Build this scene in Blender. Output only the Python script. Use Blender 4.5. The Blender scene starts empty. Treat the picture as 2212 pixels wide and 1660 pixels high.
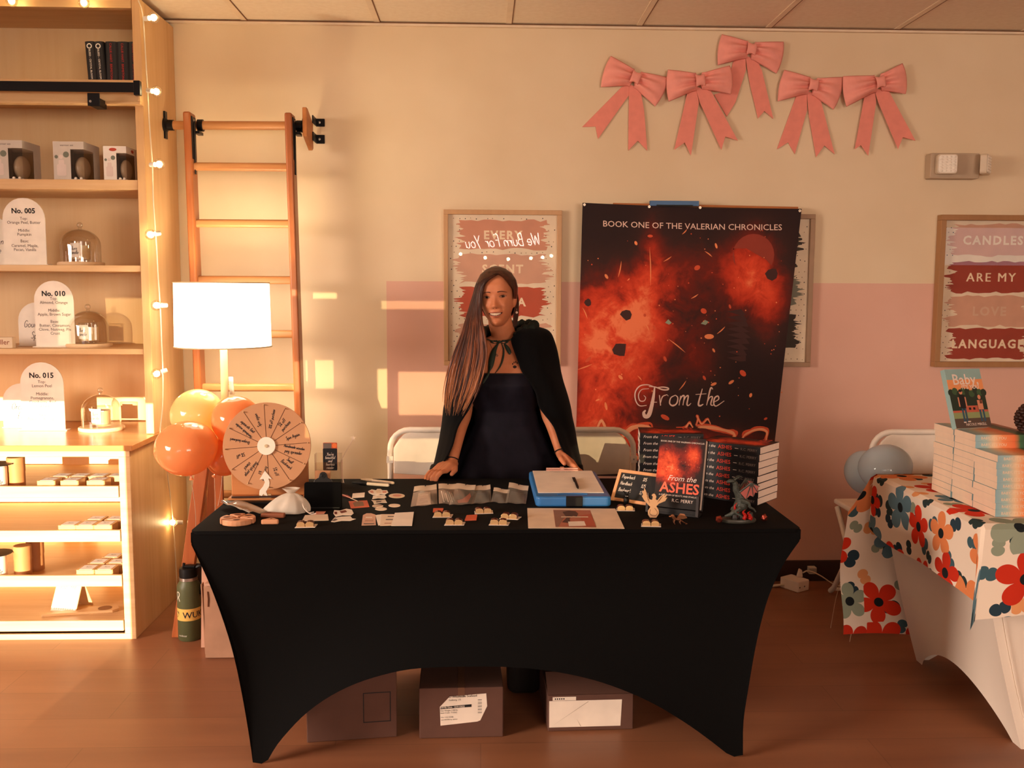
import bpy, bmesh, math, random
from mathutils import Vector, Matrix
random.seed(7)
PI = math.pi
SC = bpy.context.scene
COL = SC.collection
# ---------------------------------------------------------------- camera
F, H = 2030.0, 1.44
_ya, _p, _r = math.radians(1.9), math.atan((830 - 627) / F), math.radians(.25)
_f = Vector((math.sin(_ya) * math.cos(_p), math.cos(_ya) * math.cos(_p), -math.sin(_p)))
_h = Vector((math.cos(_ya), -math.sin(_ya), 0))
_u = _h.cross(_f)
_R = _h * math.cos(_r) + _u * math.sin(_r)
_U = _u * math.cos(_r) - _h * math.sin(_r)
cam_d = bpy.data.cameras.new('camera')
cam = bpy.data.objects.new('camera', cam_d)
COL.objects.link(cam)
cam_d.sensor_width = 36
cam_d.lens = F / 2212 * 36
cam_d.clip_start = .05
cam.matrix_world = Matrix(((_R.x, _U.x, -_f.x, 0), (_R.y, _U.y, -_f.y, 0), (_R.z, _U.z, -_f.z, H), (0, 0, 0, 1)))
SC.camera = cam
def ray(u, v):
    return _f + _R * ((u - 1106) / F) + _U * ((830 - v) / F)
def aty(u, v, y):
    "the point of the photograph's pixel at depth y"
    d = ray(u, v)
    return Vector((0, 0, H)) + d * (y / d.y)
def atz(u, v, z):
    d = ray(u, v)
    return Vector((0, 0, H)) + d * ((z - H) / d.z)
# ---------------------------------------------------------------- world, sun, added fill, exposure
SC.view_settings.view_transform = 'Standard'
SC.view_settings.look = 'None'
SC.view_settings.exposure = -0.08
SC.view_settings.gamma = 1.0
SC.view_settings.use_curve_mapping = False
W = bpy.data.worlds.new('sky')
SC.world = W
W.use_nodes = True
W.node_tree.nodes['Background'].inputs['Color'].default_value = (.86, .95, 1.0, 1)
W.node_tree.nodes['Background'].inputs['Strength'].default_value = 1.2
def light(name, kind, loc, energy, color, target=None, **kw):
    d = bpy.data.lights.new(name, kind)
    d.energy = energy
    d.color = color
    for k, v in kw.items():
        setattr(d, k, v)
    o = bpy.data.objects.new(name, d)
    COL.objects.link(o)
    o.location = loc
    if target is not None:
        o.rotation_euler = (Vector(target) - Vector(loc)).to_track_quat('-Z', 'Y').to_euler()
    return o
SUN_DX, SUN_DZ = .07, -.052
light('sun', 'SUN', (-4, -8, 3), 20.0, (1, .80, .52), (-4 + SUN_DX, -7, 3 + SUN_DZ), angle=.0015)
WARM = (1, .80, .66)
light('floor_fill_left', 'AREA', (-4.9, .7, 1.75), 88, WARM, (-1.25, 2.7, 0), shape='RECTANGLE', size=2.0, size_y=1.1, spread=math.radians(75))  # added fill that brightens the left floor; no window on that side
light('fill_front', 'AREA', (-1.85, -3.3, 1.5), 30, WARM, (.8, 4.5, 2.5), shape='RECTANGLE', size=2.2, size_y=1.0)  # added fill from behind the camera for walls and tabletop; no window modelled for it
light('fill_right', 'AREA', (2.47, -3.3, 1.55), 142, WARM, (1.5, 4.5, 2.5), shape='RECTANGLE', size=2.55, size_y=1.1)  # added fill to lift the right side, placed clear of the picture glass; no window there
# ---------------------------------------------------------------- materials
def lin(h):
    if not isinstance(h, str):
        return tuple(h) + (1,) if len(h) == 3 else tuple(h)
    h = h.lstrip('#')
    out = []
    for i in (0, 2, 4):
        c = int(h[i:i + 2], 16) / 255
        out.append(c / 12.92 if c <= .04045 else ((c + .055) / 1.055) ** 2.4)
    return tuple(out) + (1,)
class NT:
    "small wrapper for building node trees"
    def __init__(s, name):
        s.m = bpy.data.materials.new(name)
        s.m.use_nodes = True
        s.t = s.m.node_tree
        s.b = s.t.nodes['Principled BSDF']
        s.out = s.t.nodes['Material Output']
    def n(s, typ, **kw):
        x = s.t.nodes.new(typ)
        for k, v in kw.items():
            setattr(x, k, v)
        return x
    def put(s, sock, v):
        if hasattr(v, 'node'):
            s.t.links.new(v, sock)
        else:
            sock.default_value = v
    def math(s, op, a, b=0.0, c=None, clamp=False):
        x = s.n('ShaderNodeMath', operation=op, use_clamp=clamp)
        s.put(x.inputs[0], a)
        s.put(x.inputs[1], b)
        if c is not None:
            s.put(x.inputs[2], c)
        return x.outputs[0]
    def mix(s, f, a, b, blend='MIX'):
        x = s.n('ShaderNodeMix', data_type='RGBA', blend_type=blend)
        s.put(x.inputs[0], f)
        s.put(x.inputs[6], a)
        s.put(x.inputs[7], b)
        return x.outputs[2]
    def obj(s, scale=(1, 1, 1), loc=(0, 0, 0), rot=(0, 0, 0), uv=False):
        tc = s.n('ShaderNodeTexCoord')
        mp = s.n('ShaderNodeMapping')
        mp.inputs['Scale'].default_value = scale
        mp.inputs['Location'].default_value = loc
        mp.inputs['Rotation'].default_value = rot
        s.t.links.new(tc.outputs['UV' if uv else 'Object'], mp.inputs[0])
        return mp.outputs[0]
    def noise(s, vec, scale=5.0, detail=3.0, rough=.5, dist=0.0):
        x = s.n('ShaderNodeTexNoise')
        s.put(x.inputs['Vector'], vec)
        x.inputs['Scale'].default_value = scale
        x.inputs['Detail'].default_value = detail
        x.inputs['Roughness'].default_value = rough
        x.inputs['Distortion'].default_value = dist
        return x.outputs['Fac']
    def ramp(s, fac, stops, interp='LINEAR'):
        x = s.n('ShaderNodeValToRGB')
        e = x.color_ramp.elements
        x.color_ramp.interpolation = interp
        while len(e) < len(stops):
            e.new(.5)
        for k, (p, c) in enumerate(stops):
            e[k].position = p
            e[k].color = lin(c)
        s.put(x.inputs[0], fac)
        return x.outputs[0]
    def sep(s, vec):
        x = s.n('ShaderNodeSeparateXYZ')
        s.put(x.inputs[0], vec)
        return x.outputs
    def bump(s, h, strength=.2, dist=.01):
        x = s.n('ShaderNodeBump')
        x.inputs['Strength'].default_value = strength
        x.inputs['Distance'].default_value = dist
        s.put(x.inputs['Height'], h)
        s.t.links.new(x.outputs[0], s.b.inputs['Normal'])
    def fin(s, color=None, rough=.6, metal=0.0, spec=.4, **kw):
        if color is not None:
            s.put(s.b.inputs['Base Color'], color if hasattr(color, 'node') else lin(color))
        s.put(s.b.inputs['Roughness'], rough)
        s.b.inputs['Metallic'].default_value = metal
        s.b.inputs['Specular IOR Level'].default_value = spec
        for k, v in kw.items():
            s.put(s.b.inputs[k.replace('_', ' ')], v)
        return s.m
_M = {}
def mat(name, col, rough=.6, metal=0.0, spec=.4, var=.06, vs=14.0, bump=0.0, bs=60.0, **kw):
    "plain material with a little procedural variation"
    if name in _M:
        return _M[name]
    t = NT(name)
    c = lin(col)
    v = t.obj()
    n = t.noise(v, vs, 2)
    lo = tuple(x * (1 - var) for x in c[:3])
    hi = tuple(min(1, x * (1 + var)) for x in c[:3])
    cc = t.ramp(n, [(.3, lo), (.7, hi)])
    if bump:
        t.bump(t.noise(v, bs, 3), bump, .004)
    _M[name] = t.fin(cc, rough, metal, spec, **kw)
    return _M[name]
def wood(name, c1, c2, axis='x', sc=1.0, rough=.45, spec=.35):
    if name in _M:
        return _M[name]
    t = NT(name)
    s = {'x': (1.2, 22, 22), 'y': (22, 1.2, 22), 'z': (22, 22, 1.2)}[axis]
    v = t.obj(tuple(k * sc for k in s))
    n = t.noise(v, 1.0, 5, .6, .6)
    g = t.noise(v, 4.0, 2, .5, .2)
    f = t.math('ADD', t.math('MULTIPLY', n, .75), t.math('MULTIPLY', g, .25))
    _M[name] = t.fin(t.ramp(f, [(.3, c1), (.7, c2)]), rough, 0, spec)
    return _M[name]
def emit(name, col, strength):
    if name in _M:
        return _M[name]
    t = NT(name)
    _M[name] = t.fin(col, .5, Emission_Color=lin(col), Emission_Strength=strength)
    return _M[name]
def clear(name, tint=(1, 1, 1), gloss=.12, rough=.03, milk=0.0):
    "thin clear glass or film: see-through with a sheen"
    if name in _M:
        return _M[name]
    t = NT(name)
    tr = t.n('ShaderNodeBsdfTransparent')
    tr.inputs[0].default_value = tuple(tint) + (1,)
    gl = t.n('ShaderNodeBsdfGlossy')
    gl.inputs['Roughness'].default_value = rough
    lw = t.n('ShaderNodeLayerWeight')
    lw.inputs[0].default_value = .35
    fac = t.math('ADD', t.math('MULTIPLY', lw.outputs['Facing'], .55 if gloss > .05 else .2), gloss * .5, clamp=True)
    mx = t.n('ShaderNodeMixShader')
    t.put(mx.inputs[0], fac)
    t.t.links.new(tr.outputs[0], mx.inputs[1])
    t.t.links.new(gl.outputs[0], mx.inputs[2])
    o = mx.outputs[0]
    if milk:
        df = t.n('ShaderNodeBsdfDiffuse')
        df.inputs[0].default_value = lin('e8dccb')
        m2 = t.n('ShaderNodeMixShader')
        m2.inputs[0].default_value = milk
        t.t.links.new(o, m2.inputs[1])
        t.t.links.new(df.outputs[0], m2.inputs[2])
        o = m2.outputs[0]
    t.t.links.new(o, t.out.inputs[0])
    _M[name] = t.m
    return t.m
# ---------------------------------------------------------------- geometry helpers
UP = Matrix(((1, 0, 0, 0), (0, 0, -1, 0), (0, 1, 0, 0), (0, 0, 0, 1)))     # drawing plane -> upright, facing -y
def TR(x, y=0, z=0):
    return Matrix.Translation(Vector(x) if not isinstance(x, (int, float)) else Vector((x, y, z)))
def RX(a): return Matrix.Rotation(math.radians(a), 4, 'X')
def RY(a): return Matrix.Rotation(math.radians(a), 4, 'Y')
def RZ(a): return Matrix.Rotation(math.radians(a), 4, 'Z')
def SCL(x, y, z): return Matrix.Diagonal((x, y, z, 1))
_TX = {}
def text_mesh(s, shear=0.0, bold=0.0, align='LEFT', space=1.0):
    k = (s, shear, bold, align, space)
    if k not in _TX:
        c = bpy.data.curves.new('lettering', 'FONT')
        c.body = s
        c.size = 1
        c.shear = shear
        c.offset = bold
        c.align_x = align
        c.space_character = space
        c.resolution_u = 2
        o = bpy.data.objects.new('lettering', c)
        COL.objects.link(o)
        me = bpy.data.meshes.new_from_object(o.evaluated_get(bpy.context.evaluated_depsgraph_get()))
        vs = [tuple(v.co) for v in me.vertices]
        fs = [tuple(p.vertices) for p in me.polygons]
        bpy.data.objects.remove(o)
        bpy.data.curves.remove(c)
        bpy.data.meshes.remove(me)
        _TX[k] = (vs, fs)
    return _TX[k]
HAND = {}
for _l in '''a 42;38,42 25,52 8,40 5,18 15,2 30,10 38,42|38,50 36,12 42,0
b 40;6,100 6,0|6,30 20,50 36,40 36,12 20,0 6,12
c 36;34,42 20,52 5,36 5,14 18,0 34,8
d 42;36,100 36,0|36,34 22,50 6,38 6,12 20,0 36,14
e 38;6,26 34,28 32,44 18,52 6,38 6,14 18,0 36,10
f 30;32,92 22,100 13,86 13,0|2,52 28,52
g 42;36,42 22,52 6,38 6,16 20,4 36,16|36,50 36,-20 24,-38 6,-30
h 40;6,100 6,0|6,30 22,50 34,40 34,0
i 16;8,50 8,0|8,66 8,73
j 18;12,50 10,-24 0,-36|12,66 12,73
k 38;6,100 6,0|32,50 6,22 34,0
l 16;8,100 8,0
m 58;6,50 6,0|6,32 18,50 28,38 28,0|28,32 40,50 50,38 50,0
n 40;6,50 6,0|6,30 22,50 34,38 34,0
o 42;20,51 6,38 6,12 20,0 36,12 36,38 20,51
p 42;6,50 6,-38|6,34 22,50 36,38 36,12 22,0 6,12
r 30;6,50 6,0|6,28 16,46 28,48
s 34;30,44 18,52 6,42 14,30 28,20 26,6 14,-1 4,8
t 28;14,84 14,8 24,0|2,52 26,52
u 40;6,50 6,12 18,0 32,10|34,50 34,0
x 36;4,50 32,0|32,50 4,0
z 36;4,50 32,50 4,0 34,0
v 36;4,50 18,0 32,50
w 52;4,50 14,0 26,42 38,0 48,50
y 38;6,50 20,8|34,50 18,-20 4,-36
A 52;2,0 24,100 46,0|10,36 40,36
B 46;6,0 6,100 30,94 34,74 22,54 6,52|22,54 40,42 40,14 24,0 6,0
D 50;6,0 6,100 30,92 44,60 38,18 6,0
F 42;6,0 6,100 38,100|6,54 32,54
G 52;44,84 26,100 8,78 6,30 22,0 44,14 44,44 28,44
H 50;6,100 6,0|44,100 44,0|6,52 44,52
O 52;26,100 8,80 4,40 16,4 32,0 46,24 46,70 36,96 26,100
N 50;6,0 6,100 42,0 42,100
T 46;22,100 22,0|2,100 44,100
C 46;42,84 26,100 8,76 6,28 22,0 42,14
P 44;6,0 6,100 32,96 38,74 26,52 6,50
S 42;38,86 22,100 8,84 14,62 34,44 38,18 20,0 4,14
W 66;2,100 16,0 32,80 48,0 62,100
Y 46;4,100 24,52|44,100 18,-10
0 42;20,100 6,76 6,24 20,0 36,24 36,76 20,100
1 24;4,80 14,100 14,0
2 40;6,80 20,100 36,78 6,0 38,0
3 38;6,90 24,100 32,78 16,54 34,30 22,0 4,12
5 40;36,100 8,100 8,58 26,60 36,32 22,0 4,10
6 40;32,98 10,60 6,20 22,0 36,20 28,44 8,34
% 54;46,100 8,0|14,100 6,84 16,72 22,88 14,100|40,30 32,14 42,0 50,16 40,30
$ 42;38,80 22,92 8,76 34,32 22,8 4,18|22,108 22,-8
' 12;6,100 6,82
. 12;5,0 7,6'''.split('\n'):
    _k, _d = _l[0], _l[2:].split(';')
    HAND[_k] = (int(_d[0]), [[tuple(int(q) for q in pt.split(',')) for pt in st.split()] for st in _d[1].split('|')])
def smooth(pts, n=4):
    "Catmull-Rom through the points"
    if len(pts) < 3:
        return [Vector(p) for p in pts]
    P = [Vector(p) for p in pts]
    P = [P[0] * 2 - P[1]] + P + [P[-1] * 2 - P[-2]]
    out = []
    for i in range(1, len(P) - 2):
        for k in range(n):
            t = k / n
            out.append(.5 * (2 * P[i] + (P[i + 1] - P[i - 1]) * t + (2 * P[i - 1] - 5 * P[i] + 4 * P[i + 1] - P[i + 2]) * t * t
                             + (3 * P[i] - P[i - 1] - 3 * P[i + 1] + P[i + 2]) * t ** 3))
    out.append(P[-2])
    return out
def hand_strokes(s, size, shear=.15, align='C', gap=6):
    out, x = [], 0
    for ch in s:
        if ch == ' ':
            x += 30
            continue
        a, st = HAND[ch]
        for q in st:
            out.append([Vector(((x + px + py * shear) * size / 100, py * size / 100, 0)) for px, py in smooth([Vector((a_, b_)) for a_, b_ in q], 3)])
        x += a + gap
    w = x * size / 100
    off = {'C': -w / 2, 'L': 0, 'R': -w}[align]
    return [[p + Vector((off, 0, 0)) for p in q] for q in out]
class MB:
    "collects shapes and links them as ONE mesh object"
    def __init__(s):
        s.v, s.f, s.m, s.uv = [], [], [], None
    def add(s, vs, fs, m=0, M=None):
        b = len(s.v)
        for v in vs:
            v = Vector(v)
            s.v.append(M @ v if M is not None else v)
        for f in fs:
            s.f.append(tuple(b + i for i in f))
            s.m.append(m)
        return s
    def box(s, x0, x1, y0, y1, z0, z1, m=0, M=None):
        vs = [(x, y, z) for z in (z0, z1) for y in (y0, y1) for x in (x0, x1)]
        return s.add(vs, [(0, 2, 3, 1), (4, 5, 7, 6), (0, 1, 5, 4), (2, 6, 7, 3), (0, 4, 6, 2), (1, 3, 7, 5)], m, M)
    def prism(s, poly, d0, d1, m=0, M=None):
        n = len(poly)
        ar = sum(poly[i][0] * poly[(i + 1) % n][1] - poly[(i + 1) % n][0] * poly[i][1] for i in range(n))
        if ar < 0:
            poly = poly[::-1]
        vs = [(p[0], p[1], d0) for p in poly] + [(p[0], p[1], d1) for p in poly]
        fs = [tuple(range(n - 1, -1, -1)), tuple(range(n, 2 * n))]
        fs += [(i, (i + 1) % n, n + (i + 1) % n, n + i) for i in range(n)]
        return s.add(vs, fs, m, M)
    def flat(s, poly, d, m=0, M=None):
        n = len(poly)
        ar = sum(poly[i][0] * poly[(i + 1) % n][1] - poly[(i + 1) % n][0] * poly[i][1] for i in range(n))
        if ar < 0:
            poly = poly[::-1]
        return s.add([(p[0], p[1], d) for p in poly], [tuple(range(n))], m, M)
    def tube(s, pts, r, seg=8, m=0, M=None, sq=1.0, caps=True, closed=False):
        P = [Vector(p) for p in pts]
        n = len(P)
        rs = r if isinstance(r, (list, tuple)) else [r] * n
        vs, fs, prev = [], [], None
        for i in range(n):
            if closed:
                d = P[(i + 1) % n] - P[i - 1]
            else:
                d = (P[min(i + 1, n - 1)] - P[max(i - 1, 0)])
            d = d.normalized() if d.length > 1e-9 else Vector((0, 0, 1))
            if prev is None:
                a = d.orthogonal().normalized()
                if abs(d.y) < .9:
                    a = (Vector((0, 1, 0)) - d * d.y).normalized()
            else:
                a = prev - d * prev.dot(d)
                a = a.normalized() if a.length > 1e-6 else d.orthogonal().normalized()
            prev = a
            b = d.cross(a)
            for k in range(seg):
                t = 2 * PI * k / seg
                vs.append(P[i] + (a * math.cos(t) * sq + b * math.sin(t)) * rs[i])
        L = n if closed else n - 1
        for i in range(L):
            j = (i + 1) % n
            for k in range(seg):
                q = (k + 1) % seg
                fs.append((i * seg + k, i * seg + q, j * seg + q, j * seg + k))
        if caps and not closed:
            fs.append(tuple(range(seg - 1, -1, -1)))
            fs.append(tuple((n - 1) * seg + k for k in range(seg)))
        return s.add(vs, fs, m, M)
    def lathe(s, prof, seg=24, m=0, M=None):
        vs, fs = [], []
        n = len(prof)
        for r, z in prof:
            for k in range(seg):
                t = 2 * PI * k / seg
                vs.append((r * math.cos(t), r * math.sin(t), z))
        for i in range(n - 1):
            for k in range(seg):
                q = (k + 1) % seg
                fs.append((i * seg + k, i * seg + q, (i + 1) * seg + q, (i + 1) * seg + k))
        if prof[0][0] > 1e-6:
            fs.append(tuple(range(seg - 1, -1, -1)))
        if prof[-1][0] > 1e-6:
            fs.append(tuple((n - 1) * seg + k for k in range(seg)))
        return s.add(vs, fs, m, M)
    def ball(s, c, r, seg=16, rings=10, m=0, M=None):
        r = r if isinstance(r, (tuple, list)) else (r, r, r)
        T = TR(c) @ SCL(*r)
        prof = [(max(1e-7, math.sin(PI * i / rings)), -math.cos(PI * i / rings)) for i in range(rings + 1)]
        return s.lathe(prof, seg, m, (M @ T) if M is not None else T)
    def grid(s, fn, nu, nv, m=0, M=None, wrap=False, uvs=False):
        b = len(s.v)
        vs = [fn(i / nu, j / nv) for j in range(nv + 1) for i in range(nu + (0 if wrap else 1))]
        w = nu if wrap else nu + 1
        fs = [(j * w + i, j * w + (i + 1) % w, (j + 1) * w + (i + 1) % w, (j + 1) * w + i) for j in range(nv) for i in range(nu)]
        if uvs:
            if s.uv is None:
                s.uv = {}
            for j in range(nv + 1):
                for i in range(nu + 1):
                    s.uv[b + j * w + i] = (i / nu, j / nv)
        return s.add(vs, fs, m, M)
    def text(s, t, size, m=0, M=None, shear=0.0, bold=0.0, align='CENTER', space=1.0):
        if bold > 0 and ('M' in t or 'W' in t):
            for dx in (-bold * .55, bold * .55):
                vs, fs = text_mesh(t, shear, 0, align, space)
                s.add([((x + dx) * size, y * size, .00012 if dx < 0 else .00024) for x, y, z in vs], fs, m, M)
            bold = 0
        vs, fs = text_mesh(t, shear, bold, align, space)
        return s.add([(x * size, y * size, 0) for x, y, z in vs], fs, m, M)
    def stroke(s, P, w, d=0.0, m=0, M=None):
        "flat inked line in the drawing plane"
        n = len(P)
        vs = []
        for i in range(n):
            t = P[min(i + 1, n - 1)] - P[max(i - 1, 0)]
            t = Vector((t.x, t.y, 0))
            t = t.normalized() if t.length > 1e-9 else Vector((1, 0, 0))
            k = w[i] if isinstance(w, (list, tuple)) else w
            nn = Vector((-t.y, t.x, 0)) * k / 2
            vs += [Vector((P[i].x, P[i].y, d)) - nn, Vector((P[i].x, P[i].y, d)) + nn]
        return s.add(vs, [(2 * i, 2 * i + 2, 2 * i + 3, 2 * i + 1) for i in range(n - 1)], m, M)
    def hand(s, t, size, w, m=0, M=None, shear=.15, align='C'):
        for q in hand_strokes(t, size, shear, align):
            s.stroke(q, w, 0, m, M)
        return s
    def merge(s, o, idx):
        b = len(s.v)
        s.v += o.v
        s.f += [tuple(b + i for i in f) for f in o.f]
        s.m += [idx[k] for k in o.m]
        return s
    def build(s, name, mats, parent=None, smooth=False, bevel=0.0, solid=0.0, subsurf=0, loc=None, seg=2, ang=30, off=-1):
        me = bpy.data.meshes.new(name)
        me.from_pydata([tuple(v) for v in s.v], [], s.f)
        mats = mats if isinstance(mats, (list, tuple)) else [mats]
        for k in mats:
            me.materials.append(k)
        for p, k in zip(me.polygons, s.m):
            p.material_index = k
            p.use_smooth = smooth
        if s.uv:
            L = me.uv_layers.new(name='UVMap')
            for lp in me.loops:
                L.data[lp.index].uv = s.uv.get(lp.vertex_index, (0, 0))
        me.update()
        o = bpy.data.objects.new(name, me)
        COL.objects.link(o)
        if parent is not None:
            o.parent = parent
        if loc is not None:
            o.location = loc
        if solid:
            md = o.modifiers.new('solidify', 'SOLIDIFY')
            md.thickness = solid
            md.offset = off
        if bevel:
            md = o.modifiers.new('bevel', 'BEVEL')
            md.width = bevel
            md.segments = seg
            md.limit_method = 'ANGLE'
            md.angle_limit = math.radians(ang)
        if subsurf:
            md = o.modifiers.new('subsurf', 'SUBSURF')
            md.levels = md.render_levels = subsurf
        if smooth and not subsurf:
            try:
                me.set_sharp_from_angle(angle=math.radians(40))
            except Exception:
                pass
        return o
def thing(name, label, cat, loc=(0, 0, 0), rot=None, group=None):
    o = bpy.data.objects.new(name, None)
    COL.objects.link(o)
    o.empty_display_size = .05
    o.location = loc
    if rot is not None:
        o.rotation_euler = rot if not isinstance(rot, (int, float)) else (0, 0, math.radians(rot))
    o['label'] = label
    o['category'] = cat
    if group:
        o['group'] = group
    return o
def tag(o, label, cat, group=None):
    o['label'] = label
    o['category'] = cat
    if group:
        o['group'] = group
    return o
def struct(o):
    o['kind'] = 'structure'
    return o
def dup(root, loc=None, rot=None, label=None, group=None):
    r = root.copy()
    COL.objects.link(r)
    if loc is not None:
        r.location = loc
    if rot is not None:
        r.rotation_euler = rot
    if label:
        r['label'] = label
    if group:
        r['group'] = group
    for ch in list(root.children):
        c = ch.copy()
        COL.objects.link(c)
        c.parent = r
        for g in list(ch.children):
            d = g.copy()
            COL.objects.link(d)
            d.parent = c
    return r
def coons(top, bot, left, right):
    "surface spanned by four boundary curves given as functions of 0..1; v runs top -> bottom"
    def fn(u, v):
        a, b, c, d = top(u), bot(u), left(v), right(v)
        P00, P10, P01, P11 = top(0), top(1), bot(0), bot(1)
        return a * (1 - v) + b * v + c * (1 - u) + d * u - (P00 * (1 - u) * (1 - v) + P10 * u * (1 - v) + P01 * (1 - u) * v + P11 * u * v)
    return fn
def poly_fn(pts, n=8, uniform=True):
    P = smooth(pts, n)
    L = [0]
    for i in range(1, len(P)):
        L.append(L[-1] + (P[i] - P[i - 1]).length)
    def fn(t):
        d = t * L[-1]
        for i in range(1, len(P)):
            if L[i] >= d - 1e-9:
                k = (d - L[i - 1]) / max(1e-9, L[i] - L[i - 1])
                return P[i - 1].lerp(P[i], k)
        return P[-1].copy()
    return fn
def lines_fn(pts):
    P = [Vector(p) for p in pts]
    L = [0]
    for i in range(1, len(P)):
        L.append(L[-1] + (P[i] - P[i - 1]).length)
    def fn(t):
        d = t * L[-1]
        for i in range(1, len(P)):
            if L[i] >= d - 1e-9:
                return P[i - 1].lerp(P[i], (d - L[i - 1]) / max(1e-9, L[i] - L[i - 1]))
        return P[-1].copy()
    return fn
def rrect(w, h, r, n=4, x=0, y=0):
    out = []
    for cx, cy, a in ((w / 2 - r, h / 2 - r, 0), (-w / 2 + r, h / 2 - r, 90), (-w / 2 + r, -h / 2 + r, 180), (w / 2 - r, -h / 2 + r, 270)):
        for k in range(n + 1):
            t = math.radians(a + 90 * k / n)
            out.append((x + cx + r * math.cos(t), y + cy + r * math.sin(t)))
    return out
def circ(r, n=24, x=0, y=0, ry=None):
    return [(x + r * math.cos(2 * PI * k / n), y + (ry or r) * math.sin(2 * PI * k / n)) for k in range(n)]
def arch(w, h, n=14):
    "upright panel with a round head, base on y=0"
    r = w / 2
    return [(-r, 0), (r, 0)] + [(r * math.cos(PI * k / n), h - r + r * math.sin(PI * k / n)) for k in range(n + 1)]
# ---------------------------------------------------------------- the room
XL, XR, YF, YW, ZC = -5.2, 7.6, -3.5, 4.53, 2.675
t = NT('floor_planks')
v = t.obj()
br = t.n('ShaderNodeTexBrick')
br.offset = .37
br.inputs['Scale'].default_value = 1.0
br.inputs['Brick Width'].default_value = 1.25
br.inputs['Row Height'].default_value = .205
br.inputs['Mortar Size'].default_value = .0022
br.inputs['Mortar Smooth'].default_value = .3
br.inputs['Bias'].default_value = -.1
t.put(br.inputs['Vector'], v)
br.inputs['Color1'].default_value = lin('8a573d')
br.inputs['Color2'].default_value = lin('986243')
br.inputs['Mortar'].default_value = lin('6b442e')
g = t.noise(t.obj((.9, 9, 1)), 1.0, 4, .55, .4)
col = t.mix(.55, br.outputs['Color'], t.ramp(g, [(.3, '7c5038'), (.7, '986546')]))
M_FLOOR = t.fin(col, .38, 0, .35)
fl = MB().box(XL, XR, YF, YW, -.1, 0).build('floor', M_FLOOR)
struct(fl)
t = NT('wall_paint')
v = t.obj()
s = t.sep(v)
pink = t.math('MULTIPLY', t.math('GREATER_THAN', s[0], -.452), t.math('LESS_THAN', s[2], 1.48))
n = t.noise(v, 2.2, 3)
cream = t.ramp(n, [(.3, 'e0c9a6'), (.7, 'e8d3b2')])
pk = t.ramp(n, [(.3, 'dcad98'), (.7, 'e3b5a1')])
t.bump(t.noise(v, 90, 2), .08, .002)
M_WALL = t.fin(t.mix(pink, cream, pk), .7, 0, .25)
struct(MB().box(XL, XR, YW, YW + .1, 0, ZC).build('wall_back', M_WALL))
M_SIDE = mat('side_wall_paint', 'd8c2a2', .75)
struct(MB().box(XL - .1, XL, YF, YW, 0, ZC).build('wall_left', M_SIDE))
struct(MB().box(XR, XR + .1, YF, YW, 0, ZC).build('wall_right', M_SIDE))
# the shop front behind the camera, with openings added to shape the sun patches, plus a mirrored window
def opening(X0, X1, Z0, Z1, y):
    k = y - YF
    return (X0 - SUN_DX * k, X1 - SUN_DX * k, Z0 - SUN_DZ * k, Z1 - SUN_DZ * k)
op, tints = [(-4.3, -1.95, .34, 1.34)], [None]
for (u0, u1, v0, v1, yy, tn) in ((659, 727, 632, 645, YW, .26), (660, 720, 778, 840, YW, .22), (815, 836, 797, 882, YW, .26), (860, 965, 803, 897, YW, .22), (823, 962, 650, 668, YW, .16),
                             (150, 318, 640, 745, 4.3, .12), (826, 950, 948, 1022, 3.98, .13), (1228, 1378, 944, 1012, 3.98, .10)):
    a, b = aty(u0, v1, yy), aty(u1, v0, yy)
    op.append(opening(a.x, b.x, a.z, b.z, yy))
    tints.append(tn * .72)
op.append((5.75, 7.4, 1.80, 2.30))
tints.append(None)
xs = sorted({XL, XR} | {o_[0] for o_ in op} | {o_[1] for o_ in op})
zs = sorted({0, ZC} | {o_[2] for o_ in op} | {o_[3] for o_ in op})
w = MB()
for i in range(len(xs) - 1):
    cx = (xs[i] + xs[i + 1]) / 2
    run = None
    for j in range(len(zs) - 1):
        cz = (zs[j] + zs[j + 1]) / 2
        hole = any(o_[0] < cx < o_[1] and o_[2] < cz < o_[3] for o_ in op)
        if not hole:
            w.box(xs[i], xs[i + 1], YF - .04, YF, zs[j], zs[j + 1])
struct(w.build('wall_front', M_SIDE))
M_PANE = clear('window_glass', (.96, .98, 1), .03)
for k, o_ in enumerate(op):
    tn = tints[k]
    struct(MB().box(o_[0], o_[1], YF - .03, YF - .024, o_[2], o_[3]).build('window_%d' % (k + 1), clear('patch_dimming_glass_%d' % (tn * 100), (tn ** .5, tn ** .5 * .96, tn ** .5 * .86), .03) if tn else M_PANE))  # tinted panes are added to dim the sun patches
t = NT('ceiling_tile')
v = t.obj()
t.bump(t.noise(v, 160, 3), .15, .003)
M_CEIL = t.fin(t.ramp(t.noise(v, 40, 3), [(.3, 'ecd9c0'), (.7, 'f2e1ca')]), .85, 0, .2)
struct(MB().box(XL, XR, YF, YW, ZC, ZC + .1).build('ceiling', M_CEIL))
M_TBAR = mat('ceiling_bar', 'e8d3b8', .5)
M_GAP = mat('ceiling_gap', '7c5335', .8)
k = 0
w = MB()
for i in range(-8, 13):
    x = .128 + .61 * i
    w.box(x - .014, x + .012, YF, YW, ZC - .004, ZC, 0)
    w.box(x + .012, x + .016, YF, YW, ZC - .0042, ZC, 1)
for y in (YW - .56, YW - 1.78, YW - 3.0, YW - 4.22):
    w.box(XL, XR, y - .013, y + .011, ZC - .0035, ZC, 0)
    w.box(XL, XR, y + .011, y + .015, ZC - .0037, ZC, 1)
struct(w.build('trim_1', [M_TBAR, M_GAP]))
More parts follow.
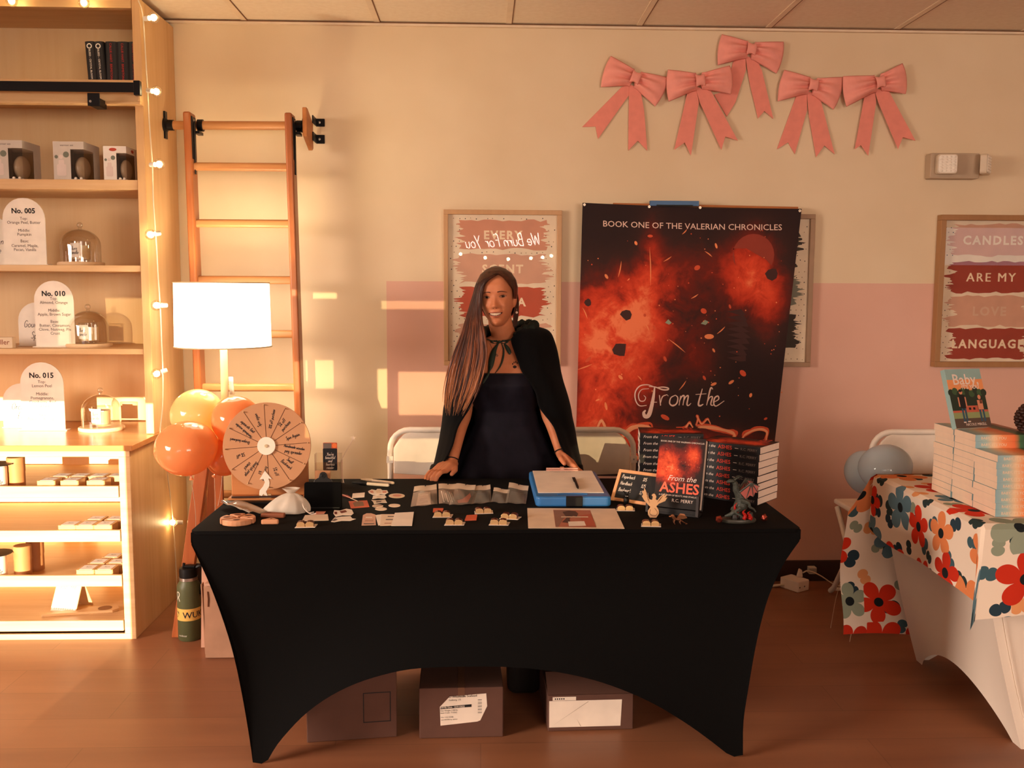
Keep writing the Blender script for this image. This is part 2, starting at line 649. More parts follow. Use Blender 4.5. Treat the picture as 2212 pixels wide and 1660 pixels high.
w = MB().box(XL, XR, YW - .022, YW, ZC - .018, ZC - .0045, 0).box(XL, XR, YW - .023, YW - .022, ZC - .0085, ZC - .0045, 1)
struct(w.build('trim_2', [M_TBAR, M_GAP]))
M_BASE = mat('rubber_base', '3a2721', .5)
struct(MB().box(-1.40, XR, YW - .012, YW, 0, .105).build('baseboard_back', M_BASE, bevel=.003))
# ---------------------------------------------------------------- shelving wall on the left
M_OAK = wood('oak_upright', 'c99b68', 'dcb483', 'z')
M_OAKX = wood('oak_level', 'd0a471', 'e2bd8c', 'x')
M_OAKY = wood('oak_side', 'cc9e6a', 'ddb583', 'z', .6)
M_PLY = wood('plywood_back', 'ecc690', 'f3d4a4', 'z', .5, .3)
M_TOP = wood('worktop_wood', 'b0713f', 'c58651', 'x', 1, .25)
M_BLACK = mat('black_metal', '17161a', .4, .6)
M_PLASTIC = mat('black_plastic', '0b0a0b', .5, 0, .25)
M_WHITE = mat('white_card', 'f1e9df', .55)
M_INK = mat('black_ink', '1a1718', .7)
M_GREY = mat('grey_ink', '6d5f57', .7)
def rc(u0, u1, v0, v1, y):
    a, b = aty(u0, v1, y), aty(u1, v0, y)
    return a.x, b.x, a.z, b.z
BX, BL = -1.42, -3.4
hut = thing('shelf_unit', 'tall open light oak shelf unit with back panel, standing on the wooden worktop', 'shelf unit', (BX, 4.1, .81))
def hb(name, m, *boxes, bevel=.002):
    w = MB()
    for b in boxes:
        w.box(*b)
    o = w.build(name, m, hut, bevel=bevel)
    o.location = (-BX, -4.1, -.81)
    return o
hb('side_panel', M_OAKY, (BX - .035, BX, 4.1, 4.525, .81, 2.64))
hb('back_panel', M_PLY, (BL, BX - .035, 4.5, 4.525, .81, 2.64))
hb('edge_trim', M_OAK, (BX - .033, BX + .002, 4.09, 4.0995, .812, 2.64))
hb('top_beam', M_OAKX, (BL, BX - .036, 4.095, 4.13, 2.601, 2.64), (BL, BX - .036, 4.13, 4.498, 2.62, 2.64))
for z0, z1 in ((1.856, 1.898), (1.511, 1.538), (1.156, 1.18)):
    hb('shelf', M_OAKX, (BL, BX - .036, 4.1, 4.499, z0, z1))
hb('shelf', M_OAKX, (BL, BX - .036, 4.1, 4.499, 2.262, 2.284))
hb('shelf_fascia', M_OAKX, (BL, BX + .006, 4.062, 4.089, 2.201, 2.299), (BL, BX + .006, 4.045, 4.062, 2.285, 2.299), (BL, BX + .006, 4.045, 4.062, 2.201, 2.212), (BX - .006, BX + .006, 4.045, 4.062, 2.212, 2.285))
w = MB().box(BL, BX + .018, 3.985, 3.995, 2.238, 2.277).box(BX + .004, BX + .03, 3.975, 4.0, 2.225, 2.283)
r = w.build('ladder_track', M_BLACK, hut, bevel=.002)
r.location = (-BX, -4.1, -.81)
a = aty(204, 218, 3.99)
w = MB().box(a.x - .025, a.x + .025, 3.98, 3.985, a.z - .022, a.z + .03).box(a.x - .018, a.x + .022, 3.985, 4.062, a.z - .022, a.z + .012)
q = w.build('track_bracket', M_BLACK, r, bevel=.003)
MB().lathe([(.0001, 0), (.005, 0), (.005, .003), (.0001, .003)], 10, 0, TR(a.x - .012, 3.98, a.z - .004) @ RX(90)).build('bolt', mat('steel', 'b8b2ac', .3, .9), r)
top = MB().box(BL, -1.405, 3.79, 4.525, .787, .81).build('worktop', M_TOP, bevel=.002)
tag(top, 'reddish brown wooden worktop lying on the drawer cabinet below the shelves', 'worktop')
cab = thing('tray_cabinet', 'pale wooden base cabinet with four open pull-out trays, standing on the floor', 'cabinet', (BX, 3.81, 0))
def cb(name, m, *boxes, bevel=.002, parent=None):
    w = MB()
    for b in boxes:
        w.box(*b)
    o = w.build(name, m, parent or cab, bevel=bevel)
    if parent is None:
        o.location = (-BX, -3.81, 0)
    return o
cb('side_panel', M_OAKY, (BX - .02, BX, 3.815, 4.515, 0, .785))
cb('back_panel', M_PLY, (BL, BX - .02, 4.47, 4.49, 0, .785))
cb('face_frame', M_OAKX, (BL, BX + .001, 3.80, 3.814, .762, .786), (BX - .045, BX + .001, 3.80, 3.814, .024, .762), (BL, BX + .001, 3.80, 3.814, 0, .024))
TRAYZ = []
for z0, z1 in ((.593, .641), (.41, .458), (.223, .27), (.035, .079)):
    t_ = cb('tray', M_OAKX, (BL, BX - .05, 3.802, 3.82, z0, z1), (BL, BX - .05, 3.82, 4.44, z0 + .008, z0 + .018), (BX - .058, BX - .05, 3.82, 4.44, z0 + .018, z1))
    cb('runner', mat('steel', 'b8b2ac', .3, .9), (BX - .048, BX - .022, 3.83, 4.4, z0 - .004, z0 + .006), parent=t_)
    TRAYZ.append(z0 + .018)
# --- books on the top shelf
M_BK = mat('black_book_cloth', '1c1a1f', .55)
M_PAGE = mat('page_edges', 'e8dac6', .8)
M_RED = mat('red_ink', 'b8261c', .6)
ub = [(190, 208), (209, 227), (228.5, 252), (253.5, 277), (278, 300)]
for k, (u0, u1) in enumerate(ub):
    a, b = aty(u0, 178, 4.19), aty(u1, 82, 4.19)
    wd, ht = b.x - a.x, .205
    lab = ['black hardback with white spine lettering, standing leftmost in the top row of books', 'black hardback with white spine lettering, leaning second from left on the top shelf',
           'black hardback with red spine lettering, first of three beside the white lettered ones', 'black hardback with red spine lettering, between two others like it on the top shelf', 'black hardback with red spine lettering, half hidden behind the shelf upright'][k]
    bk = thing('book', lab, 'book', (a.x + wd / 2, 4.19, 2.2845), (0, math.radians([3, 3, 0, 0, 0][k] * -1), 0), 'black hardbacks on the top shelf')
    sp = [(wd / 2 * math.sin(q), -.012 * math.cos(q)) for q in [(-1 + 2 * i / 8) * PI / 2 for i in range(9)]]
    w = MB().prism([(x, y + .012) for x, y in sp] + [(wd / 2, .14), (wd / 2 - .003, .14), (wd / 2 - .003, .014), (-wd / 2 + .003, .014), (-wd / 2 + .003, .14), (-wd / 2, .14)], .0, ht)
    w.build('cover', M_BK, bk)
    MB().box(-wd / 2 + .0035, wd / 2 - .0035, .015, .136, .003, ht - .003).build('pages', M_PAGE, bk)
    T = TR(0, -.0006, .1) @ UP @ RZ(-90)
    w = MB()
    if k < 2:
        w.text('BLEED - CRYSTAL BLOOM', .0108, 0, T @ TR(-.072, -.004, 0), align='LEFT', bold=.02)
        w.flat(circ(.011), 0, 0, TR(0, -.0006, ht - .02) @ UP)
        w.flat(circ(.007), .0003, 1, TR(0, -.0006, ht - .02) @ UP)
    else:
        w.text('CALLIE HART  BRIMSTONE', .0132, 0, T @ TR(-.098, -.005, 0), align='LEFT', bold=.015)
    w.build('spine_lettering', [M_WHITE if k < 2 else M_RED, M_BK], bk)
# --- gift boxes on the second shelf
M_CARTON = mat('carton', 'cfc4b8', .5)
M_DARK = mat('carton_inside', '2a2420', .8)
M_GLOBE = mat('ceramic_globe', 'b9a183', .25)
M_MUG = mat('printed_mug', 'e0cfc6', .6)
M_LEAF = mat('printed_foliage', '757a6b', .7)
M_FILM = clear('film', (1, 1, 1), .08)
for k, (u0, u1, v0, ut, band) in enumerate(((-20, 47, 303, 0, 0), (117, 180, 306, 0, 0), (225, 272, 316, 0, 1))):
    a, b = aty(u0, 387, 4.13), aty(u1, v0, 4.13)
    w_, h_ = b.x - a.x, b.z - 1.899
    g = thing('gift_box', ['pale boxed wax warmer cut off by the left edge of the picture', 'pale boxed wax warmer with a mug picture, middle of the three boxes', 'smaller boxed wax warmer with a red oval, nearest the shelf upright'][k], 'box',
              (a.x, 4.13, 1.899), None, 'boxed warmers on the second shelf')
    d, bd = .165, h_ * .2
    w = MB().box(0, w_, 0, d, 0, .004).box(0, w_, 0, d, h_ - bd, h_).box(0, .002, 0, d, .004, h_ - bd).box(.002, w_ * .56, 0, .002, .004, h_ - bd)
    w.box(.002, w_ * .57, .03, .032, .004, h_ - bd, 1).box(w_ - .002, w_, d * .62, d, .004, h_ - bd).box(.002, w_ - .002, d - .03, d - .028, .004, h_ - bd, 1)
    wc = w
    MB().ball((w_ * .76, .062, h_ * .34), (w_ * .21, .05, h_ * .31), 20, 14).build('warmer_globe', M_GLOBE, g, smooth=True)
    MB().box(w_ * .56, w_ - .001, .0005, .0015, .004, h_ - bd).box(w_ - .0015, w_ - .0005, .0015, d * .62, .004, h_ - bd).build('window_film', M_FILM, g)
    w = MB()
    T = TR(0, -.0006, 0) @ UP
    w.flat(rrect(w_ * .3, h_ * .3, .006, 3, w_ * .26, h_ * .26), 0, 0, T)
    w.flat(rrect(w_ * .18, h_ * .12, .004, 3, w_ * .26, h_ * .46), .0002, 0, T)
    w.flat(circ(w_ * .07, 12, w_ * .25, h_ * .6), .0004, 0, T).flat(circ(w_ * .1, 10, w_ * .42, h_ * .66), .0001, 1, T).flat(circ(w_ * .06, 8, w_ * .1, h_ * .6), .0001, 1, T)
    if band:
        w.flat(circ(.016, 20, w_ * .42, h_ * .9, .007), .0002, 2, T)
        w.flat(circ(.016, 20, .07, h_ * .9, .007), 0, 2, TR(w_ + .0006, 0, 0) @ RZ(90) @ UP)
    else:
        w.text('warmer set', .012, 3, T @ TR(w_ * .45, h_ * .88, .0002))
    wc.merge(w, (2, 3, 4, 5)).build('carton', [M_CARTON if k < 2 else mat('white_carton', 'ece3d8', .5), M_DARK, M_MUG, M_LEAF, mat('oval_red', 'b8442c', .6), M_GREY], g)
    w = MB()
    for x in (w_ * .72, w_ * .9):
        w.ball((x, -.004, .006), .006, 10, 8)
    w.build('stud', M_WHITE, g, smooth=True)
# --- arched scent signs
M_SIGN = mat('white_acrylic', 'efe3d3', .35)
SERIF = dict(shear=.0, bold=.0)
def scent_sign(u0, u1, v0, v1, y, zb, title, rows, label):
    a, b = aty(u0, v1, y), aty(u1, v0, y)
    w_, h_ = b.x - a.x, b.z - zb - .004
    g = thing('scent_sign', label, 'sign', ((a.x + b.x) / 2, y, zb), None, 'arched scent signs on the shelves')
    MB().box(-w_ * .56, w_ * .56, -.012, .03, 0, .004).build('foot', M_SIGN, g, bevel=.001)
    T = TR(0, -.0008, .004) @ UP
    w = MB().prism(arch(w_, h_), 0, .005, 2, TR(0, .005, .004) @ UP)
    w.text(title, h_ * .108, 0, T @ TR(0, h_ * .77, 0), bold=.03)
    for k, (s_, yy) in enumerate(rows):
        w.text(s_, h_ * .062, 1, T @ TR(0, h_ * yy, 0), bold=.004)
    w.build('panel', [M_INK, M_GREY, M_SIGN], g)
    return g
scent_sign(10, 95, 428, 571, 4.16, 1.5385, 'No. 005', [('Top:', .67), ('Orange Peel, Butter', .61), ('Middle:', .49), ('Pumpkin', .43), ('Base:', .33), ('Caramel, Maple,', .26), ('Pecan, Vanilla', .20)], 'tall white arched sign reading No. 005 on the third shelf')
scent_sign(78, 157, 607, 747, 4.2, 1.1805, 'No. 010', [('Top:', .71), ('Almond, Orange', .65), ('Middle:', .53), ('Apple, Brown Sugar', .47), ('Base:', .36), ('Butter, Cinnamon,', .30), ('Clove, Nutmeg, Pie', .24), ('Crust', .18)], 'tall white arched sign reading No. 010 on the fourth shelf')
scent_sign(48, 135, 783, 924, 4.2, .8105, 'No. 015', [('Top:', .69), ('Lemon Peel', .63), ('Middle:', .51), ('Pomegranate,', .45), ('Cranberry, Red', .39), ('Currant', .33), ('Base:', .20), ('Apple Cider, Spice', .14)], 'tall white arched sign reading No. 015 on the worktop')
def name_sign(uc, v0, zb, y, lines, label, w_=.165):
    a = aty(uc, v0, y)
    h_ = a.z - zb
    g = thing('name_sign', label, 'sign', (a.x, y, zb), None, 'small arched name signs behind the tall ones')
    MB().box(-w_ * .53, w_ * .53, -.004, .012, 0, .003).build('foot', M_SIGN, g)
    w = MB().prism(arch(w_, h_), 0, .005, 1, TR(0, .005, .003) @ UP)
    for s_, yy in lines:
        w.hand(s_, .03, .0022, 0, TR(0, -.0008, h_ * yy) @ UP, .25)
    w.build('panel', [M_INK, M_SIGN], g)
name_sign(-17, 470, 1.5385, 4.23, [('Autumn', .44), ('Spice', .25)], 'low white arched name sign behind the No. 005 sign', .15)
name_sign(78, 655, 1.1805, 4.28, [('Gourmand', .44), ('Spice', .18)], 'low white arched name sign reading Gourmand Spice behind No. 010')
name_sign(45, 830, .8105, 4.28, [('Orchard', .42), ('Fall', .2)], 'low white arched name sign behind the No. 015 sign', .17)
a, b = aty(-60, 753, 4.13), aty(26, 729, 4.13)
g = thing('wooden_block_sign', 'small wooden block sign at the left edge of the fourth shelf', 'sign', (a.x, 4.13, 1.1805))
MB().box(0, b.x - a.x, 0, .03, 0, b.z - 1.1805).build('block', mat('block_wood', 'dcc3a2', .6), g, bevel=.001)
MB().text('Best Seller', .03, 0, TR(b.x - a.x - .012, -.0006, .016) @ UP, align='RIGHT', bold=.01).build('lettering', mat('red_brown_ink', '8a4a30', .7), g)
# --- cloches with candles
M_GLASS = clear('cloche_glass', (.98, .97, .95), .18)
M_BASEW = wood('cloche_base_wood', 'd8b48a', 'e6c8a2', 'x')
M_WAX = mat('cream_wax', 'ead0a4', .5)
M_LABEL = mat('paper_label', 'f2e8dc', .7)
_clo = None
for k, (u, vk, y, zb, lab, cl) in enumerate(((181, 480, 4.24, 1.538, 'glass cloche with knob on the third shelf, right of No. 005', 'white labelled candle jar under the cloche on the third shelf'),
                                  (191, 657, 4.25, 1.18, 'glass cloche with knob on the fourth shelf, beside No. 010', 'white labelled candle jar under the cloche on the fourth shelf'),
                                  (211, 836, 4.22, .81, 'glass cloche with knob on the worktop, beside No. 015', 'golden lit candle jar under the cloche on the worktop'))):
    a = aty(u, 700, y)
    if _clo is None:
        g = thing('glass_cloche', lab, 'cloche', (a.x, y, zb), None, 'glass cloches on round wooden bases')
        MB().lathe([(.0001, 0), (.094, 0), (.097, .004), (.097, .012), (.094, .016), (.0001, .016)], 40).build('base', M_BASEW, g, smooth=True)
        pr = [(.083, .0165), (.083, .09)] + [(.083 * math.cos(q), .09 + .07 * math.sin(q)) for q in [PI / 2 * i / 8 for i in range(1, 8)]] + [(.008, .16), (.007, .167)]
        w = MB().lathe(pr, 40)
        w.f = [f for f in w.f if len(f) == 4]
        w.m = w.m[:len(w.f)]
        w.build('glass_dome', M_GLASS, g, smooth=True)
        MB().ball((0, 0, .178), .0125, 14, 10).build('knob', M_GLASS, g, smooth=True)
        c = thing('candle_jar', cl, 'candle', (a.x, y, zb + .0165), None, 'candles under the cloches')
        w = MB().lathe([(.0001, .002), (.041, .002), (.042, .09)], 32)
        w.build('jar', clear('jar_glass', (.95, .93, .9), .14), c, smooth=True)
        MB().lathe([(.0001, .012), (.0395, .012), (.0395, .072), (.0001, .072)], 32).build('wax', M_WAX, c, smooth=True)
        lb = MB()
        lb.grid(lambda p, q: (.0432 * math.sin(-.9 + p * 1.25), -.0432 * math.cos(-.9 + p * 1.25), .02 + q * .062), 12, 1)
        lo = lb.build('label', M_LABEL, c, smooth=True)
        w = MB()
        for s_, zz in (('Burn', .052), ('candle', .034)):
            for q in hand_strokes(s_, .016, .3):
                ww = MB().stroke(q, .0016)
                w.add([(.0438 * math.sin(p.x / .0438 - .3), -.0438 * math.cos(p.x / .0438 - .3), zz + p.y) for p in ww.v], ww.f)
        w.build('label_writing', M_INK, lo)
        MB().tube([(0, 0, .072), (.001, 0, .08)], .001, 5).build('wick', M_INK, c)
        _clo = (g, c)
    else:
        dup(_clo[0], (a.x, y, zb), None, lab)
        dup(_clo[1], (a.x, y, zb + .0165), None, cl)
# --- contents of the trays
M_TIN = mat('wax_melt_case', 'cfa06c', .25)
_mb = None
rows = [(0, 3.87, (92, 142, 198, 243)), (0, 3.96, (120, 160, 200, 240)), (1, 3.86, (133, 171, 210, 247)), (1, 3.95, (190, 232)), (2, 3.86, (168, 208, 246)), (2, 3.95, (192, 232)), (2, 4.04, (223, 262))]
pos = []
for tr, y, us in rows:
    for u in us:
        x = aty(u + 16, 1050, y).x
        if x < BX - .105:
            pos.append((tr, x, y))
where = ('top tray', 'second tray', 'third tray')
cnt = {}
for tr, x, y in pos:
    cnt.setdefault((tr, y), []).append(x)
for (tr, y), L in cnt.items():
    ys = sorted({q for p, q in cnt if p == tr})
    rw = 'front row' if y == ys[0] else ('back row' if y == ys[-1] else 'middle row')
    L.sort()
    for k, x in enumerate(L):
        nm = ('leftmost', 'second from left', 'third from left', 'fourth from left')[k] if k < len(L) - 1 else 'rightmost'
        lab = 'small labelled wax melt case, %s in the %s of the %s' % (nm, rw, where[tr])
        if _mb is None:
            g = thing('wax_melt_case', lab, 'wax melt', (x, y, TRAYZ[tr]), None, 'wax melt cases in the trays')
            MB().prism(rrect(.074, .074, .006, 3), 0, .046).build('case', M_TIN, g, bevel=.002)
            MB().prism(rrect(.054, .06, .002, 2), .0462, .0466).build('label', M_LABEL, g)
            MB().hand('burn', .012, .0012, 0, TR(0, 0, .0468)).build('writing', M_GREY, g)
            _mb = g
        else:
            dup(_mb, (x, y, TRAYZ[tr]), None, lab)
M_KRAFT = mat('kraft_tube', 'b57a4a', .6)
_tb = None
for k, (tr, u, y, lab) in enumerate(((0, 35, 3.92, 'brown cardboard tube standing in the top tray'), (2, 40, 3.9, 'brown cardboard tube at the front of the third tray'), (2, 68, 3.99, 'brown cardboard tube at the back of the third tray'))):
    a = aty(u, 1020, y)
    if _tb is None:
        g = thing('cardboard_tube', lab, 'tube', (a.x, y, TRAYZ[tr]), None, 'brown tubes in the trays')
        MB().lathe([(.0001, 0), (.034, 0), (.034, .07), (.0001, .07)], 28).build('tube', M_KRAFT, g, smooth=True)
        MB().lathe([(.0351, .07), (.0351, .128), (.033, .13), (.0001, .13)], 28).build('cap', M_KRAFT, g, smooth=True)
        _tb = g
    else:
        dup(_tb, (a.x, y, TRAYZ[tr]), None, lab)
_tb = None
for k, (tr, y, lab) in enumerate(((0, 3.87, 'white labelled tester jar with dark lid in the top tray'), (2, 3.855, 'white labelled tester jar with dark lid in the third tray'))):
    a = aty(-8, 1020 if tr == 0 else 1215, y)
    if _tb is None:
        g = thing('tester_jar', lab, 'jar', (a.x, y, TRAYZ[tr]), None, 'tester jars in the trays')
        MB().lathe([(.0001, 0), (.038, 0), (.04, .01), (.04, .095), (.036, .105), (.0001, .105)], 28).build('jar', mat('jar_white', 'efe4d6', .4), g, smooth=True)
        MB().lathe([(.0001, .1055), (.062, .1075), (.064, .1115), (.0001, .1135)], 28).build('lid', mat('dark_lid', '231a16', .4), g, smooth=True)
        w = MB()
        for q in hand_strokes('candle', .02, .3):
            ww = MB().stroke(q, .0018)
            w.add([(.0406 * math.sin(p.x / .0406 + .35), -.0406 * math.cos(p.x / .0406 + .35), .03 + p.y) for p in ww.v], ww.f)
        w.build('writing', M_INK, g)
        _tb = g
    else:
        dup(_tb, (a.x, y, TRAYZ[tr]), None, lab)
a = atz(140, 1322, TRAYZ[3])
g = thing('folding_card_sign', 'folded wooden card sign with tree print standing in the bottom tray', 'sign', (a.x, a.y, TRAYZ[3]), -14)
T = RX(-24)
MB().box(-.062, .062, -.003, 0, 0, .14, 0, TR(0, -.01, 0) @ T).box(-.062, .062, 0, .003, 0, .14, 0, TR(0, .104, 0) @ RX(24)).build('board', wood('sign_ply', 'd9ab74', 'e6c08e', 'x'), g)
wc = MB().box(-.058, .058, -.0042, -.0032, .006, .135, 0, TR(0, -.01, 0) @ T)
w = MB().hand('your tree', .022, .0018, 0, TR(0, -.01, 0) @ T @ TR(0, -.0046, .1) @ UP)
for i in range(9):
    q = -.045 + i * .011
    w.stroke([Vector((q, .01, 0)), Vector((q + .003, .03, 0)), Vector((q - .004 + .002 * (i % 3), .05 + .004 * (i % 4), 0))], .0014, 0, 0, TR(0, -.01, 0) @ T @ TR(0, -.0046, 0) @ UP)
wc.merge(w, (1,)).build('printed_paper', [M_WHITE, mat('gold_ink', 'b08a4e', .6)], g)
a = atz(165, 1328, TRAYZ[3])
g = thing('wooden_phone_rest', 'flat wooden rest with a round recess lying in the bottom tray', 'stand', (a.x + .03, a.y + .03, TRAYZ[3]), 12)
w = MB()
R_ = circ(.026, 24, .075, .0)
o_ = [(-.17, -.03), (.11, -.035), (.135, -.012), (.12, .03), (.0, .04), (-.17, -.02)]
w.prism(o_, 0, .012)
w.build('board', wood('sign_ply', 'd9ab74', 'e6c08e', 'x'), g, bevel=.002)
MB().lathe([(.0001, .0122), (.026, .0122), (.027, .0126), (.0285, .0126)], 24, 0, TR(.075, 0, 0)).build('recess', mat('recess_brown', '9a6a40', .7), g)
# --- string lights
M_BULB = clear('bulb_glass', (1, .98, .93), .22)
M_FIL = emit('filament', 'ffe2a6', 60)
M_SOCK = mat('white_socket', 'e9dfd0', .5)
M_WIRE = mat('white_wire', 'd9c8ae', .5)
st = thing('string_lights', 'string of round clear bulbs running down the edge of the shelf unit', 'string lights', (BX, 4.07, 0))
OFF = Vector((-BX, -4.07, 0))
wp = [(296, -6), (308, 30), (314, 110), (318, 180), (323, 270), (329, 352), (331, 430), (337, 512), (341, 590), (346, 662), (349, 740), (352, 806), (351, 880), (346, 935)]
P = [aty(u, v, 4.075) for u, v in wp] + [aty(372, 960, 4.0) + Vector((-.04, 0, 0)), Vector((-1.405, 4.2, .62)), Vector((-1.405, 4.26, .36)), Vector((-1.404, 4.28, .06))]
P = [p + OFF for p in P]
MB().tube(smooth(P, 4), .0028, 6).build('wire', M_WIRE, st, smooth=True)
P = [aty(u, v, 4.06) + OFF for u, v in ((-30, -2), (25, -8), (90, -2), (180, -8), (296, -6))]
MB().tube(smooth(P, 4), .0028, 6).build('wire', M_WIRE, st, smooth=True)
bp = [((316, 40), (332, 38)), ((322, 196), (338, 198)), ((330, 356), (344, 355)), ((332, 506), (325, 507)), ((347, 660), (338, 660)), ((352, 803), (338, 808)), ((25, -10), (25, 2)), ((180, -10), (181, 6))]
low = [((396, 1129), (372, 1129), 4.25), ((410, 1128), (424, 1122), 4.3)]
for k, q in enumerate([(a_, b_, 4.055) for a_, b_ in bp] + low):
    a, b = aty(*q[0], q[2]) + OFF, aty(*q[1], q[2] - .012) + OFF
    d = (b - a).normalized()
    if k >= 8:
        a, b = b - d * .045, b
    sk = MB().tube([b - d * .046, b - d * .022], [.0095, .011], 10).build('socket', M_SOCK, st, smooth=True)
    c = b
    gb = MB().ball(c, .023, 16, 12).build('bulb', M_BULB, st, smooth=True)
    MB().ball(c - d * .002, (.0125, .0125, .0125), 10, 8).build('filament', M_FIL, gb, smooth=True)
# ---------------------------------------------------------------- rolling ladder
M_LAD = wood('ladder_wood', '9a5630', 'b46c3c', 'z', 1, .35)
M_RUNG = wood('rung_wood', 'b07242', 'cc935e', 'x', 1, .35)
lad = thing('library_ladder', 'orange brown wooden library ladder hooked over a rod on the wall', 'ladder', (-1.07, 4.29, 0))
OFF = Vector((1.07, -4.29, 0))
def rail(xt, xb):
    w = MB()
    for k in range(1):
        vs, fs = [], []
        for x, z in ((xb, .0), (xt, 2.213)):
            vs += [(x, 4.25, z), (x + .033, 4.25, z), (x + .033, 4.335, z), (x, 4.335, z)]
        w.add([Vector(q) + OFF for q in vs], [(0, 3, 2, 1), (4, 5, 6, 7), (0, 1, 5, 4), (1, 2, 6, 5), (2, 3, 7, 6), (3, 0, 4, 7)])
    return w.build('rail', M_LAD, lad, bevel=.009, seg=3)
def railx(xt, xb, z): return xb + (xt - xb) * z / 2.213
LT, LB, RT, RB = -1.306, -1.283, -.865, -.832
rail(LT, LB)
rail(RT, RB)
for z in (1.98, 1.731, 1.48, 1.237, .994, .75, .5, .25):
    x0, x1 = railx(LT, LB, z) + .033, railx(RT, RB, z)
    w = MB().prism(rrect(.03, .036, .012, 4), x0 + 1.07, x1 + 1.07, 0, Matrix(((0, 0, 1, 0), (1, 0, 0, 0), (0, 1, 0, z), (0, 0, 0, 1))))
    w.build('rung', M_RUNG, lad, smooth=True)
for xt in (LT, RT):
    x = xt + .033
    w = MB().box(x, x + .005, 4.26, 4.315, 2.01, 2.195).box(x + .005, x + .009, 4.278, 4.296, 1.945, 2.17)
    w.v = [v + OFF for v in w.v]
    hk = w.build('hook_plate', M_BLACK, lad, bevel=.002)
    w = MB().lathe([(.027, -.012), (.027, .012)], 16, 0, TR(x + .013, 4.36, 2.17) @ RY(90)).box(x + .002, x + .024, 4.30, 4.36, 2.125, 2.137)
    w.v = [v + OFF for v in w.v]
    w.build('hook', M_BLACK, hk)
    w = MB()
    for z in (2.18, 2.03):
        w.ball((x + .006, 4.285, z), (.003, .005, .005), 8, 6)
    w.v = [v + OFF for v in w.v]
    w.build('screw', mat('steel', 'b8b2ac', .3, .9), hk)
rod = thing('ladder_rod', 'wooden rod with black end flange fixed between the shelf side and a wall block', 'rod', (-1.1, 4.36, 2.17))
OFF = Vector((1.1, -4.36, -2.17))
w = MB().tube([(-1.40, 4.36, 2.17), (-.80, 4.36, 2.173)], .0195, 16)
w.v = [v + OFF for v in w.v]
w.build('rod', M_RUNG, rod, smooth=True)
w = MB().lathe([(.034, 0), (.034, .008), (.024, .014), (.024, .04), (.0001, .04)], 16, 0, TR(-1.42, 4.36, 2.17) @ RY(90)).box(-1.42, -1.412, 4.345, 4.375, 2.11, 2.23)
w.v = [v + OFF for v in w.v]
w.build('flange', M_BLACK, rod, smooth=True)
w = MB().lathe([(.022, -.032), (.022, 0), (.036, 0), (.036, .006), (.0001, .006)], 16, 0, TR(-.802, 4.36, 2.173) @ RY(90))
w.v = [v + OFF for v in w.v]
w.build('cup', M_BLACK, rod, smooth=True)
w = MB().prism([(4.30, 2.245), (4.33, 2.245), (4.46, 2.2), (4.46, 2.085), (4.44, 2.075), (4.30, 2.12)], -.795, -.775, 0, Matrix(((0, 0, 1, 0), (1, 0, 0, 0), (0, 1, 0, 0), (0, 0, 0, 1))))
w.v = [v + OFF for v in w.v]
w.build('wall_block', wood('block_orange', 'b8713a', 'c98349', 'y'), rod, bevel=.004)
for v0, v1 in ((256, 273), (291, 310)):
    x0, x1, z0, z1 = rc(675, 701, v0, v1, 4.52)
    w = MB().box(-.775, x1, 4.524, 4.53, z0, z1).box(-.775, -.769, 4.43, 4.524, z0, z1)
    w.v = [v + OFF for v in w.v]
    br_ = w.build('bracket', M_BLACK, rod, bevel=.003)
    w = MB().ball(((x0 + x1) / 2 + .004, 4.523, (z0 + z1) / 2), (.006, .003, .006), 10, 6)
    w.v = [v + OFF for v in w.v]
    w.build('screw', mat('steel', 'b8b2ac', .3, .9), br_)
# ---------------------------------------------------------------- stool, lamp, balloons
M_STOOL = wood('stool_wood', 'a8562a', 'c2703e', 'z', 1, .4)
sx, sy = -1.02, 3.97
stl = thing('wooden_stool', 'orange brown wooden stool with splayed legs under the lamp', 'stool', (sx, sy, 0))
MB().box(-.15, .15, -.12, .12, .735, .765).build('seat', M_STOOL, stl, bevel=.004)
for dx, dy, sp in ((-.125, -.1, -.11), (.1, -.1, .1), (-.125, .1, -.08), (.1, .1, .1)):
    vs = []
    for z, k in ((0, 1), (.735, 0)):
        cx, cy = dx + sp * k, dy + (.04 if dy > 0 else -.04) * k
        vs += [(cx - .026, cy - .017, z), (cx + .026, cy - .017, z), (cx + .026, cy + .017, z), (cx - .026, cy + .017, z)]
    MB().add(vs, [(0, 3, 2, 1), (4, 5, 6, 7), (0, 1, 5, 4), (1, 2, 6, 5), (2, 3, 7, 6), (3, 0, 4, 7)]).build('leg', M_STOOL, stl, bevel=.003)
MB().box(-.17, .15, -.125, -.105, .36, .40).build('stretcher', M_STOOL, stl, bevel=.002)
MB().box(-.08, -.045, -.119, -.1, .401, .734).build('brace', M_STOOL, stl, bevel=.002)
lx, ly = aty(481, 680, 3.98).x, 3.98
lamp = thing('table_lamp', 'lit lamp with white drum shade and pale wooden stem standing on the stool', 'lamp', (lx, ly, .765))
MB().lathe([(.0001, 0), (.085, 0), (.085, .012), (.03, .02), (.0001, .02)], 28).build('base', M_BASEW, lamp, smooth=True)
MB().lathe([(.0155, .02), (.0155, .50)], 16).build('stem', wood('lamp_stem', 'd9b98c', 'e8cda4', 'z'), lamp, smooth=True)
t = NT('lamp_shade')
sm = t.fin('f7efe0', .8, Emission_Color=lin('fff3da'), Emission_Strength=5.5)
w = MB().lathe([(.196, .435), (.192, .70)], 48)
w.f = [f for f in w.f if len(f) == 4]
w.m = w.m[:len(w.f)]
shd = w.build('shade', sm, lamp, smooth=True, solid=.002)
w = MB()
